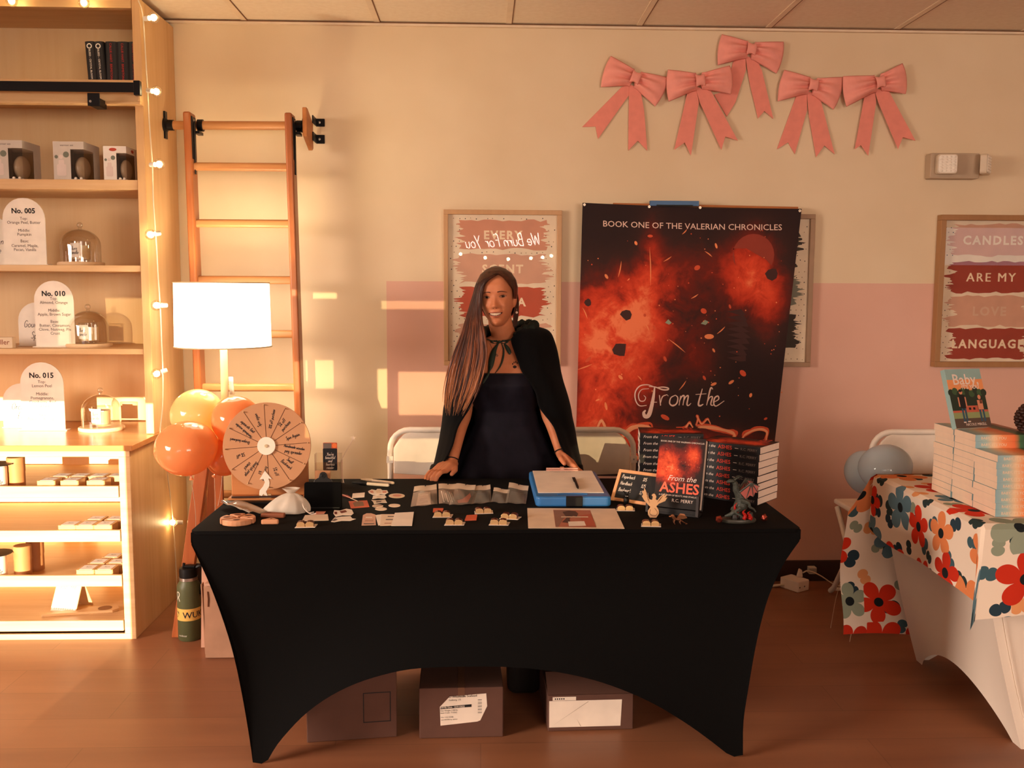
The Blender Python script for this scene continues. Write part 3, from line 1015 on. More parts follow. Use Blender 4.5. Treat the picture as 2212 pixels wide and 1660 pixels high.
for rr, z in ((.1965, .435), (.1925, .70)):
    w.tube([(rr * math.cos(2 * PI * k / 48), rr * math.sin(2 * PI * k / 48), z) for k in range(48)], .0028, 6, closed=True)
w.build('shade_trim', mat('shade_trim', 'dcc79a', .6), shd, smooth=True)
MB().ball((0, 0, .57), (.028, .028, .04), 12, 10).build('bulb', emit('lamp_bulb', 'ffe9c0', 25), lamp, smooth=True)
w = MB().tube([(0, 0, .50), (0, 0, .535)], .014, 10)
for k in range(3):
    q = 2 * PI * k / 3
    w.tube([(0, 0, .515), (.192 * math.cos(q), .192 * math.sin(q), .44)], .002, 5)
w.build('socket', M_SOCK, lamp, smooth=True)
a, b = aty(492, 815, 3.95), aty(499, 850, 3.95)
w = MB().grid(lambda p, q: (a.x + .02 * p + .004 * q - lx, 3.962 - ly + .004 * math.sin(4 * p), a.z - .765 - .075 * q), 4, 3)
w.build('care_tag', mat('tag_white', 'cfc3b5', .5), lamp, smooth=True, solid=.001)
ll = light('lamp_light', 'POINT', (lx, ly, .765 + .57), 24, (1, .80, .50), shadow_soft_size=.05)
M_BAL = {}
def balloon_mat(name, c):
    t = NT(name)
    t.fin(c, .1, 0, .6)
    t.b.inputs['Coat Weight'].default_value = .4
    tl = t.n('ShaderNodeBsdfTranslucent')
    tl.inputs[0].default_value = lin(c)
    mx = t.n('ShaderNodeMixShader')
    mx.inputs[0].default_value = .42
    t.t.links.new(t.b.outputs[0], mx.inputs[1])
    t.t.links.new(tl.outputs[0], mx.inputs[2])
    t.t.links.new(mx.outputs[0], t.out.inputs[0])
    return t.m
MYEL, MORG, MBLU = balloon_mat('yellow_latex', 'fbe6a6'), balloon_mat('orange_latex', 'ffb678'), balloon_mat('blue_latex', 'd6e8f2')
def balloon(u, v, y, rx, rz, m, label, group, knot=(0, 0, -1), tie=None):
    c = aty(u, v, y)
    g = thing('balloon', label, 'balloon', c, None, group)
    def f(p, q):
        th, ph = 2 * PI * p, PI * q
        z = math.cos(ph)
        rr = math.sin(ph) * (1 - .06 * max(0, -z))
        return (rx * rr * math.cos(th), rx * rr * math.sin(th), rz * z * (1.06 if z < 0 else 1))
    R = Vector(knot).normalized().to_track_quat('-Z', 'Y').to_matrix().to_4x4()
    MB().grid(f, 36, 24, 0, R).build('skin', m, g, smooth=True)
    k = R @ Vector((0, 0, -rz * 1.06))
    d = Vector(knot).normalized()
    MB().tube([k - d * .002, k + d * .012, k + d * .02], [.004, .005, .009], 8).build('knot', m, g, smooth=True)
    if tie:
        e = Vector(tie) - c
        MB().tube(smooth([k + d * .014, k.lerp(e, .3) + Vector((.012, 0, 0)), k.lerp(e, .7) + Vector((-.012, 0, 0)), e], 5), .0012, 5).build('ribbon', M_WIRE, g, smooth=True)
    return g
balloon(402, 968, 3.60, .119, .102, MORG, 'large orange balloon lowest and frontmost of the cluster beside the lamp', 'balloons beside the cabinet', (.1, .1, -1), (-1.26, 4.1, .003))
balloon(427, 897, 3.84, .108, .106, MYEL, 'yellow balloon in the cluster beside the lamp', 'balloons beside the cabinet', (.25, .0, -1), (-1.27, 4.1, .003))
balloon(511, 908, 3.70, .098, .094, MORG, 'orange balloon partly behind the prize wheel', 'balloons beside the cabinet', (-.6, .2, -1), (-1.25, 4.1, .003))
balloon(487, 985, 3.72, .078, .08, MORG, 'small orange balloon behind the stool leg', 'balloons beside the cabinet', (-.6, .2, -1), (-1.24, 4.1, .003))
# ---------------------------------------------------------------- bottle and cardboard beside the table
a = atz(411, 1379, 0)
bt = thing('water_bottle', 'olive green water bottle with black straw lid and yellow sticker standing on the floor', 'bottle', (a.x, a.y, 0))
R_ = .047
MB().lathe([(.0001, .001), (R_ - .004, 0), (R_, .005), (R_, .215), (R_ - .002, .23), (R_ - .01, .243), (.036, .25)], 36).build('body', mat('olive_paint', '55593a', .45, bump=.15, bs=300), bt, smooth=True)
MB().lathe([(.0362, .2495), (.0365, .262), (.0001, .262)], 36).build('steel_collar', mat('steel', 'b8b2ac', .3, .9), bt, smooth=True)
w = MB().lathe([(.0355, .2625), (.036, .285), (.034, .30), (.0001, .302)], 32)
w.box(-.012, .03, -.012, .012, .302, .31)
w.build('lid', M_PLASTIC, bt, smooth=True, bevel=.0015)
MB().tube([(-.018, 0, .302), (-.016, 0, .318)], .006, 8).build('straw_spout', M_PLASTIC, bt, smooth=True)
MB().tube(smooth([(.034, 0, .30), (.05, 0, .307), (.06, 0, .295), (.058, 0, .25), (.052, 0, .20), (.046, 0, .19)], 5), .008, 8, sq=1.2).build('strap', M_PLASTIC, bt, smooth=True)
sk = MB().grid(lambda p, q: ((R_ + .0006) * math.sin(-1.5 + p * 3.0), -(R_ + .0006) * math.cos(-1.5 + p * 3.0), .088 + q * .05 + .0 * p), 24, 1).build('sticker', mat('sticker_yellow', 'e8bd62', .5), bt, smooth=True)
def wrap(w_, r, z, a0):
    return [(r * math.sin(p.x / r + a0), -r * math.cos(p.x / r + a0), z + p.y) for p in w_.v]
w = MB()
t_ = MB().text('WUK', .037, bold=.02, align='LEFT')
w.add(wrap(t_, R_ + .0012, .100, -.28), t_.f, 0)
hp = [(.0, -.017), (.012, -.002), (.013, .008), (.007, .013), (0, .008), (-.007, .013), (-.013, .008), (-.012, -.002)]
t_ = MB().flat(hp, 0)
w.add(wrap(t_, R_ + .0012, .114, -.95), t_.f, 1)
w.build('sticker_print', [mat('navy_ink', '15172b', .6), mat('olive_ink', '6a6440', .6)], sk)
w = MB()
t_ = MB()
for st_ in ([(-.004, .03), (-.009, .04), (-.006, .05), (.002, .052), (.008, .046), (.006, .036), (-.004, .026), (-.01, .016)], [(.001, .03), (.006, .022), (.009, .014)], [(-.004, .03), (.001, .03)]):
    t_.stroke([Vector((x, y, 0)) for x, y in smooth([Vector(q) for q in st_], 3)], .004)
w.add(wrap(t_, R_ + .0006, .155, -.75), t_.f)
t_ = MB().text('outdoor', .012, align='LEFT')
w.add(wrap(t_, R_ + .0006, .022, -.8), t_.f)
w.build('logo', mat('pale_ink', 'd8d2c4', .5), bt)
M_CARD = mat('cardboard', 'b08468', .8, var=.08)
M_CARDP = mat('pinkish_cardboard', 'c99c84', .8)
a, b = atz(437, 1396, 0), atz(455, 1396, 0)
g = MB().box(-.018, .018, 0, .004, 0, .36, 0, RX(-7)).build('cardboard_flap', M_CARDP, loc=(-1.108, 3.70, .001))
tag(g, 'narrow pale strip of cardboard leaning beside the green bottle', 'cardboard')
g = thing('carton', 'pinkish brown carton standing on the floor just left of the black table', 'box', (-1.0, 3.62, 0))
MB().prism([(-.075, -.03), (.12, -.03), (.12, .15), (-.07, .15)], 0, .30).build('body', M_CARDP, g, bevel=.004)
MB().box(-.077, -.073, -.03, .0, .02, .30, 0, RY(-2)).box(-.075, .12, -.034, -.031, .004, .29).build('flap', M_CARD, g)
MB().tube([(-.06, -.035, .27), (-.058, -.036, .24), (-.06, -.035, .21)], .003, 5).build('string', mat('brown_string', '7a4a30', .8), g)
# ---------------------------------------------------------------- black covered table
TZ = .725
M_CLOTH = NT('black_spandex')
M_CLOTH.bump(M_CLOTH.noise(M_CLOTH.obj((1, 1, 1)), 300, 2), .15, .001)
M_CLOTH = M_CLOTH.fin('060505', .85, 0, .12)
tbl = thing('covered_table', 'long table in a black stretch cover pulled down to its feet', 'table', (.05, 3.14, 0))
OFF = Vector((-.05, -3.14, 0))
Lc = [(412, 1152), (412.5, 1175), (428, 1208), (455, 1268), (485, 1350), (508, 1430), (528, 1530), (541, 1610), (546, 1648)]
Rc = [(1730, 1145), (1730, 1164), (1712, 1190), (1690, 1224), (1660, 1290), (1636, 1380), (1618, 1480), (1606, 1560), (1605, 1632)]
Bc = [(546, 1648), (560, 1653), (574, 1650), (600, 1608), (650, 1552), (700, 1513), (760, 1481), (830, 1458), (900, 1445), (1000, 1441), (1100, 1442), (1200, 1452), (1300, 1475), (1400, 1515), (1480, 1562), (1540, 1605), (1572, 1630), (1590, 1636), (1605, 1632)]
fy = 2.757
lf, rf, bf = [poly_fn([aty(u, v, fy) for u, v in c], 4) for c in (Lc, Rc, Bc)]
def flo(fn):
    def g(t):
        p = fn(t)
        p.z = max(p.z, .0)
        return p
    return g
lf, rf, bf = flo(lf), flo(rf), flo(bf)
P0, P1 = lf(0), rf(0)
tf = lambda t: P0.lerp(P1, t)
front = coons(tf, bf, lf, rf)
def front_s(u, v):
    p = front(u, v)
    p.y += .05 * math.sin(PI * u) ** .6 * math.sin(PI * v) + .012 * math.sin(PI * v)
    return p + OFF
YB = 3.525
def back_s(u, v):
    p = front(1 - u, v)
    p.y = YB - .03 * math.sin(PI * v) * math.sin(PI * u)
    return p + OFF
def side(fn):
    def g(u, v):
        p = fn(v)
        p.z += (.40 * (1 - (2 * u - 1) ** 2) ** .8) * v * v
        p.y = fy + (YB - fy) * u
        c = .05 if fn is lf else .06
        p.x += (c if fn is lf else -c) * math.sin(PI * u) * math.sin(PI * v)
        return p + OFF
    return g
w = MB()
w.grid(front_s, 60, 26).grid(back_s, 40, 20)
w.grid(lambda u, v: side(lf)(1 - u, v), 20, 20).grid(side(rf), 20, 20)
zt = P0.z
w.prism(rrect(P1.x - P0.x + .004, YB - fy + .004, .022, 5, (P0.x + P1.x) / 2 - .05, (fy + YB) / 2 - 3.14), min(P0.z, P1.z) - .006, TZ)
w.build('stretch_cover', M_CLOTH, tbl, smooth=True, bevel=.006)
def TP(u, v, z=TZ):
    return atz(u, v, z)
def bil(q, s, t):
    (a, b, c, d) = q       # TL TR BR BL in pixels
    x = (a[0] * (1 - s) + b[0] * s) * (1 - t) + (d[0] * (1 - s) + c[0] * s) * t
    y = (a[1] * (1 - s) + b[1] * s) * (1 - t) + (d[1] * (1 - s) + c[1] * s) * t
    return x, y
def slab(name, label, cat, px, m, z=0.0, th=.0012, group=None, prints=(), bevel=0.0):
    "a flat thing lying on the table; outline given where it lies"
    P = [TP(u, v, TZ + z) for u, v in px]
    c = sum(P, Vector()) / len(P)
    c.z = TZ + z + .0002
    w = MB().prism([(p.x - c.x, p.y - c.y) for p in P], 0, th)
    mats = [m]
    for k, (q, mm) in enumerate(prints):
        Q = [TP(u, v, TZ + z) for u, v in q]
        if mm not in mats:
            mats.append(mm)
        w.flat([(p.x - c.x, p.y - c.y) for p in Q], th + .0002 * (k + 1), mats.index(mm))
    o = w.build(name, mats, loc=c, bevel=bevel)
    return tag(o, label, cat, group)
M_PAPER = mat('white_paper', 'ecdccb', .7)
M_CREAM = mat('cream_paper', 'e2c9ae', .7)
M_PINKP = mat('pink_print', 'd58f78', .7)
M_ORP = mat('orange_print', 'cf5a35', .6)
M_WIN = mat('dark_red_print', '6e2a20', .6)
# --- prize wheel
whl = thing('prize_wheel', 'round plywood prize wheel with handwritten prizes on a wooden stand, at the table\'s left end', 'wheel', (-.722, 3.17, TZ))
M_WPLY = mat('wheel_plywood', 'c08a60', .6, var=.05, vs=6)
M_LINE = mat('burnt_line', '5d3620', .8)
M_STW = wood('wheel_stand_wood', 'b5703d', 'c8844e', 'x')
MB().box(-.130, .133, -.03, .06, 0, .014).build('base', M_STW, whl, bevel=.003)
MB().box(-.128, .133, .012, .024, .014, .175).build('stand_board', M_STW, whl, bevel=.003)
MB().box(-.135, .145, -.062, -.031, 0, .006).build('black_mat', M_PLASTIC, whl)
MB().tube([(-.115, -.036, .0175), (.122, -.036, .0215)], .0035, 8).build('ledge_strip', mat('dark_wood', '3a1f14', .5), whl)
T = TR(0, -.012, .188) @ RX(-9) @ UP
w = MB().prism(circ(.147, 72), -.008, 0, 0, T)
for k in range(12):
    q = math.radians(4.5 + 30 * k)
    w.stroke([Vector((math.cos(q) * .03, math.sin(q) * .03, 0)), Vector((math.cos(q) * .142, math.sin(q) * .142, 0))], .0018, .0006, 1, T)
words = ['Spin Again', '5% off|purchase', '10% off purchase', 'Spin again', 'Handmade wooden|peg spreader', 'Dragon bookmark', '5% off', 'Bookish page|stencil', 'Annotation|kit', '5% off', 'Small|Bookmark', 'Handmade wooden|peg spreader']
for k, s_ in enumerate(words):
    a = 19.5 + 30 * k
    L = s_.split('|')
    for j, ln in enumerate(L):
        y = (.008 - .017 * j) if len(L) > 1 else -.004
        w.hand(ln, .0115 if len(ln) < 13 else .0098, .0016, 2, T @ RZ(a) @ TR(.092, y, .0007))
disc = w.build('wheel_disc', [M_WPLY, M_LINE, M_INK], whl)
MB().prism(circ(.0305, 36), 0, .006, 0, T @ TR(0, 0, .0005)).build('hub', mat('hub_white', 'efe0cc', .5), whl, bevel=.001)
MB().lathe([(.0055, .0065), (.0055, .010), (.0001, .011)], 14, 0, T).build('axle_pin', mat('pin_tan', 'c9b18a', .5), whl, smooth=True)
for k in range(12):
    q = math.radians(4.5 + 30 * k)
    MB().lathe([(.0022, .0005), (.0022, .008), (.0001, .009)], 8, 0, T @ TR(math.cos(q) * .139, math.sin(q) * .139, 0)).build('peg', mat('peg_wood', 'd0a878', .6), whl)
ar = [(-.004, .083), (-.022, .052), (-.009, .055), (-.004, .044), (-.010, .030), (-.022, .016), (-.023, .002), (-.014, -.004), (-.009, .004), (-.002, -.001), (.006, -.003), (.000, .012), (.011, .030), (.012, .044), (.008, .056), (.020, .054)]
MB().prism(ar, 0, .004, 0, TR(0, -.033, .024) @ RX(-5) @ UP).build('pointer_arrow', mat('hub_white', 'efe0cc', .5), whl, bevel=.0008)
MB().box(-.024, .016, -.035, -.028, .014, .028).build('pointer_foot', mat('peg_wood', 'd0a878', .6), whl)
# --- clear holder, wand, mini clipboard
a = TP(712, 1045)
hol = thing('acrylic_holder', 'clear acrylic card holder with a black card behind the small black clipboard', 'card holder', (a.x, a.y, TZ))
M_ACR = clear('acrylic', (.97, .96, .94), .14)
MB().box(-.047, .047, 0, .002, 0, .115).box(-.047, .047, -.03, -.028, 0, .085).box(-.047, .047, -.028, 0, 0, .002).box(-.049, -.047, -.03, .002, 0, .115).box(.047, .049, -.03, .002, 0, .09).build('holder', M_ACR, hol)
def card(name, label, cat, loc, w_, h_, m, tilt=0.0, rot=0.0, prints=(), mats=(), group=None, th=.0012):
    "upright card, base centre at loc, front towards the camera"
    T = RZ(rot) @ RX(-tilt) @ UP
    W_ = MB().prism(rrect(w_, h_, .003, 2, 0, h_ / 2), -th, 0, 0, T)
    for f in prints:
        f(W_, T)
    o = W_.build(name, [m] + list(mats), loc=loc)
    return tag(o, label, cat, group)
def pr(W_, T):
    for k, s_ in enumerate(("You're", 'beautiful', 'and', 'fearless', 'reader')):
        W_.hand(s_, .0105, .0011, 1, T @ TR(0, .056 - .0125 * k, .0004), .25)
card('black_card', "black card reading You're beautiful standing in the clear holder", 'card', (a.x + .004, a.y - .006, TZ + .050), .052, .082, mat('black_card', '15161c', .5), 0, 0, [pr], [M_PAPER])
def pr(W_, T):
    W_.flat([(-.025, .06), (.005, .06), (.005, .093), (-.025, .093)], .0003, 1, T).flat(circ(.009, 14, .016, .084), .0003, 2, T)
card('orange_card', 'orange and grey picture card at the back of the clear holder', 'card', (a.x + .004, a.y - .0012, TZ + .058), .052, .095, M_ORP, 0, 0, [pr], [M_GREY, mat('bright_orange', 'f07a3c', .6)], th=.0006)
b0, b1 = aty(733, 1002, a.y + .03), aty(762, 950, a.y + .04)
wd = thing('glass_wand', 'thin pale wand with a small star tip leaning in the clear holder', 'wand', (a.x + .052, a.y + .01, TZ))
OFF = -Vector((a.x + .052, a.y + .01, TZ))
MB().tube([Vector((a.x + .0515, a.y + .006, TZ + .001)) + OFF, b0 + OFF, b1 + OFF], .0016, 6).build('stick', M_CREAM, wd, smooth=True)
sp = []
for k in range(10):
    q = PI / 2 + k * PI / 5
    rr = .011 if k % 2 == 0 else .0048
    sp.append((rr * math.cos(q), rr * math.sin(q)))
MB().prism(sp, -.0015, .0015, 0, TR(b1 + OFF + Vector((.002, 0, .006))) @ UP).build('star', M_CREAM, wd)
a = TP(697, 1099)
mc = thing('small_clipboard', 'small black clipboard with black spring clip standing upright beside the wheel', 'clipboard', (a.x, a.y, TZ))
T = RX(-8) @ UP
MB().prism(rrect(.122, .086, .008, 4, 0, .043), -.018, 0, 0, T).build('board', mat('matt_black_board', '070606', .85, 0, .08), mc, bevel=.002)
MB().box(-.055, .055, .0, .05, 0, .004).build('foot', M_PLASTIC, mc)
cp = [(-.031, .085), (.031, .085), (.027, .094), (.015, .1), (.011, .114), (.004, .119), (-.004, .119), (-.011, .114), (-.015, .1), (-.027, .094)]
w = MB().prism(cp, -.008, -.003, 0, T).lathe([(.005, .003), (.0075, .003), (.0075, -.003), (.005, -.003), (.005, .003)], 16, 0, T @ TR(0, .106, -.003))
w.build('spring_clip', mat('clip_black', '1b1612', .3, .5), mc, bevel=.001)
MB().prism(rrect(.05, .03, .002, 2, -.004, .108), -.024, -.0185, 0, T).build('kraft_tag', mat('kraft', 'b07a50', .7), mc)
# --- pens
def pen(label, u0, v0, u1, v1, body, tip, frac, r=.0058, group='marker pens on the table', z=0.0, nib=True):
    A_, B_ = TP(u0, v0, TZ + r + z), TP(u1, v1, TZ + r + z)
    d = B_ - A_
    L = d.length
    g = thing('marker_pen', label, 'pen', A_, None, group)
    T = d.to_track_quat('Z', 'Y').to_matrix().to_4x4()
    MB().lathe([(.0001, L * frac), (r, L * frac), (r, L * .97), (r * .7, L), (.0001, L)], 14, 0, T).build('barrel', body, g, smooth=True)
    MB().lathe([(.0001, 0), (r * .45, .002), (r * .8, L * frac * .5), (r * 1.02, L * frac * .55), (r * 1.02, L * frac * .999), (.0001, L * frac * .999)], 14, 0, T).build('cap', tip, g, smooth=True)
    MB().box(-.0012, .0012, r, r + .002, L * .1, L * frac, 0, T).build('clip', tip, g)
    return g, L, T
g, L, T = pen('black capped marker pen lying in front of the thinner pale pen', 760, 1043, 840, 1049, M_PAPER, M_PLASTIC, .42)
MB().text('Marker', .009, 0, T @ TR(0, .0061, L * .62) @ RX(-90) @ RZ(-90), bold=.02).build('lettering', M_INK, g)
pen('pale marker pen with cream barrel lying behind the black capped one', 779, 1036, 851, 1044, M_CREAM, mat('cream_cap', 'c9ae8e', .5), .36, .0052)
# --- cards, stickers
grp = 'die cut stickers on the black cloth'
def blob(u, v, rx, ry, n=16, j=.16, seed=1):
    R_ = random.Random(seed)
    return [(u + rx * math.cos(2 * PI * k / n) * (1 + R_.uniform(-j, j)), v + ry * math.sin(2 * PI * k / n) * (1 + R_.uniform(-j, j))) for k in range(n)]
slab('sticker', 'winged white sticker, farthest of the sticker column near the pens', 'sticker', [(795, 1062), (803, 1058), (812, 1060), (815, 1057), (822, 1057), (826, 1060), (836, 1060), (839, 1065), (832, 1069), (822, 1068), (817, 1070), (806, 1070), (797, 1066)], M_PAPER, 0, .0006, grp, [([(798, 1062), (805, 1061), (808, 1066), (802, 1066)], M_PINKP), ([(826, 1062), (835, 1062), (834, 1066), (827, 1066)], M_PINKP), ([(812, 1061), (821, 1060), (823, 1066), (814, 1067)], M_CREAM)])
slab('sticker', 'ragged white sticker just in front of the winged one', 'sticker', [(806, 1072), (815, 1070), (831, 1070), (835, 1075), (830, 1078), (817, 1077), (804, 1079)], M_PAPER, 0, .0006, grp, [([(813, 1073), (824, 1072), (822, 1076), (815, 1076)], M_CREAM)])
slab('sticker', 'ribbon shaped white sticker between the ragged one and the small ovals', 'sticker', [(802, 1081), (815, 1082), (832, 1080), (836, 1087), (823, 1087), (808, 1090), (806, 1085)], M_PAPER, 0, .0006, grp, [([(812, 1084), (825, 1083), (822, 1086), (813, 1087)], M_GREY)])
slab('sticker', 'small oval sticker with a stripe, left one of the two ovals nearest the cream cards', 'sticker', blob(816, 1094, 12, 3.3, 18, 0), M_CREAM, 0, .0006, grp, [([(806, 1095), (826, 1092), (826, 1093), (806, 1096)], M_WIN)])
slab('sticker', 'plain small oval sticker closest to the cream cards', 'sticker', blob(823, 1100.5, 13, 3.6, 18, 0), M_CREAM, 0, .0006, grp)
slab('sticker', 'large pinkish oval sticker to the right of the winged one', 'sticker', blob(857, 1072, 17.5, 5, 20, 0), M_CREAM, 0, .0006, grp, [(blob(858, 1071.5, 10, 2.5, 12, 0), M_PINKP)])
slab('sticker', 'plain tan oval sticker right of the two small ovals', 'sticker', blob(852, 1093, 13, 3.7, 18, 0), M_CREAM, 0, .0006, grp)
slab('sticker', 'white die cut sticker with a red figure between clipboard and bookmark', 'sticker', [(722, 1103), (735, 1104), (748, 1100), (760, 1102), (764, 1110), (759, 1114), (740, 1114), (725, 1117), (720, 1110)], M_PAPER, .0008, .0006, grp, [([(733, 1106), (746, 1103), (750, 1107), (738, 1110)], M_WIN), ([(722, 1107), (728, 1107), (728, 1112), (723, 1112)], M_WIN)])
slab('sticker', 'white ragged sticker strip lying in front of the red figure sticker', 'sticker', [(723, 1119), (738, 1117), (757, 1116), (761, 1121), (769, 1122), (757, 1126), (738, 1126), (722, 1129), (715, 1128), (720, 1122)], M_PAPER, 0, .0006, grp, [([(716, 1126), (724, 1121), (730, 1124), (722, 1127)], M_GREY)])
slab('small_card', 'white card under a red quill beside the small clipboard', 'card', [(762, 1067), (788, 1065), (787, 1075), (760, 1077)], M_PAPER, 0, .0008, 'small cards')
slab('small_card', 'orange picture card in front of the white card with the quill', 'card', [(753, 1084), (793, 1082), (798, 1096), (758, 1099)], M_ORP, 0, .0008, 'small cards', [([(762, 1088), (772, 1083), (784, 1085), (787, 1094), (766, 1096)], mat('brown_print', '8a6348', .7))])
a, b = TP(737, 1068, TZ + .004), TP(772, 1083, TZ + .003)
q_ = thing('quill_pen', 'thin quill with a red feather lying across the small cards', 'pen', a)
MB().tube([(0, 0, 0), b - a], .0012, 6).build('shaft', M_CREAM, q_)
d = b - a
w = MB().add([(0, 0, .001), tuple(d * .25 + Vector((.006, .012, 0))), tuple(d * .5 + Vector((.004, .009, .001))), tuple(d * .62), tuple(d * .45 + Vector((-.004, -.006, .002))), tuple(d * .15 + Vector((-.006, -.008, .001)))], [(0, 5, 4, 3, 2, 1)])
w.build('feather', mat('red_feather', '8e2a1c', .8), q_, solid=.001)
slab('paper_strip', 'cream paper strip lying in front of the small clipboard', 'card', [(659, 1114), (708, 1112), (710, 1125), (652, 1127)], M_CREAM, 0, .0008, 'small cards')
slab('small_card', 'tiny pink card just behind the cream paper strip', 'card', [(683, 1106), (704, 1106), (700, 1111), (678, 1113)], M_PINKP, 0, .0008, 'small cards')
slab('bookmark', 'pinkish bookmark with rounded top leftmost of the card fan', 'bookmark', [(784, 1114), (792, 1110), (802, 1110), (811, 1113), (812, 1135), (781, 1136)], mat('bookmark_pink', 'd3a48a', .7), 0, .0008, None, [([(790, 1118), (804, 1118), (804, 1120), (790, 1120)], M_PAPER), ([(789, 1124), (806, 1124), (806, 1128), (788, 1128)], mat('tan_print', 'b98a70', .7)), ([(786, 1132), (808, 1132), (808, 1134), (785, 1134)], M_GREY)])
grp = 'fanned cream cards'
slab('cream_card', 'cream card lowest and leftmost in the fan beside the pink bookmark', 'card', [(811, 1114), (826, 1112), (829, 1135), (817, 1136)], M_PAPER, 0, .0008, grp)
slab('cream_card', 'cream card with a printed title in the middle of the fan', 'card', [(824, 1112), (862, 1112), (850, 1136), (821, 1137)], M_CREAM, .001, .0008, grp, [([(838, 1116), (853, 1116), (852, 1118), (837, 1118)], M_GREY), ([(834, 1123), (850, 1123), (849, 1125), (833, 1125)], M_GREY), ([(831, 1131), (846, 1131), (844, 1133), (830, 1133)], mat('tan_print', 'b98a70', .7))])
slab('cream_card', 'blank cream card topmost and rightmost in the fan', 'card', [(853, 1109), (894, 1107), (890, 1137), (845, 1137)], M_PAPER, .002, .0008, grp)
# --- zip bags
M_ZIP = clear('zip_bag_film', (.98, .96, .94), .09, .2, .2)
M_HEAD = mat('bag_header', 'e3cfb9', .45)
bags = [([(895, 1053), (943, 1048), (945, 1091), (887, 1097)], 'w', 0, 'leftmost clear zip bag, holding white combs'),
        ([(947, 1047), (988, 1047), (994, 1091), (948, 1090)], 'g', 0, 'second zip bag from left, holding small white and green pieces'),
        ([(986, 1046), (1028, 1050), (1018, 1091), (970, 1093)], 'o', .004, 'zip bag with an orange piece inside, overlapping its left neighbour'),
        ([(1027, 1052), (1059, 1049), (1062, 1087), (1018, 1091)], 't', 0, 'zip bag with a teal picture, right of the orange one'),
        ([(1067, 1055), (1101, 1060), (1096, 1090), (1061, 1086)], 'd', 0, 'grey zip bag with dark contents, lying lowest in the row'),
        ([(1100, 1044), (1142, 1052), (1136, 1091), (1092, 1088)], 'b', .004, 'rightmost zip bag with a white header beside the blue case')]
cols = {'w': M_PAPER, 'g': mat('green_grey', '9a9a84', .6), 'o': mat('orange_piece', 'e0663a', .5), 't': mat('teal_print', '1d4650', .4), 'd': mat('slate_print', '26282a', .4), 'b': mat('smoke_print', '2a231e', .4)}
for q, kind, z, lab in bags:
    P = [TP(u, v, TZ + z) for u, v in q]
    c = sum(P, Vector()) / 4
    g = thing('zip_bag', lab, 'bag', (c.x, c.y, TZ + z), None, 'zip bags in a row on the cloth')
    def S(s, t, h=0.0):
        p = P[0].lerp(P[1], s).lerp(P[3].lerp(P[2], s), t)
        return Vector((p.x - c.x, p.y - c.y, h))
    w = MB().grid(lambda a_, b_: S(a_, .28 + .72 * (1 - b_), .0022 + .006 * math.sin(PI * a_) * math.sin(PI * b_) + .0012 * math.sin(9 * a_ + 5 * b_)), 10, 8)
    w.build('pouch', M_ZIP, g, smooth=True)
    w = MB().grid(lambda a_, b_: S(a_, .28 * (1 - b_), .0025 + .0012 * math.sin(7 * a_)), 10, 3)
    ov = [S(.5 + .035 * math.cos(k * PI / 5), .06 + .03 * math.sin(k * PI / 5), .0046) for k in range(10)]
    w.add(ov[::-1], [tuple(range(10))], 1)
    w.build('header', [M_HEAD, M_INK], g, smooth=True)
    if kind == 'w':
        w = MB()
        for k in range(5):
            w.tube([S(.3, .42 + .11 * k, .003), S(.62, .40 + .11 * k, .0032)], .0018, 6)
        w.add([S(.22, .36, .001), S(.72, .36, .001), S(.75, .95, .001), S(.2, .95, .001)], [(3, 2, 1, 0)])
        w.add([S(.78, .45, .0012), S(.88, .5, .0012), S(.9, .85, .0012), S(.74, .9, .0012)], [(3, 2, 1, 0)], 1)
        w.build('combs', [cols['w'], M_INK], g)
    elif kind == 'g':
        w = MB()
        for k in range(6):
            w.tube([S(.15 + .1 * k, .4 + .05 * (k % 3), .002), S(.25 + .1 * k, .9 - .04 * (k % 2), .002)], .0022, 6, k % 2)
        w.build('pieces', [cols['w'], cols['g']], g, smooth=True)
    elif kind == 'o':
        MB().add([S(.3, .8, .0015), S(.55, .72, .0015), S(.75, .5, .0015), S(.8, .42, .0015), S(.9, .6, .0015), S(.82, .9, .0015), S(.4, .92, .0015)], [(6, 5, 4, 3, 2, 1, 0)]).build('piece', cols['o'], g)
    else:
        MB().add([S(.16, .42, .0014), S(.86, .42, .0014), S(.88, .92, .0014), S(.12, .92, .0014)], [(3, 2, 1, 0)]).build('picture', cols[kind], g)
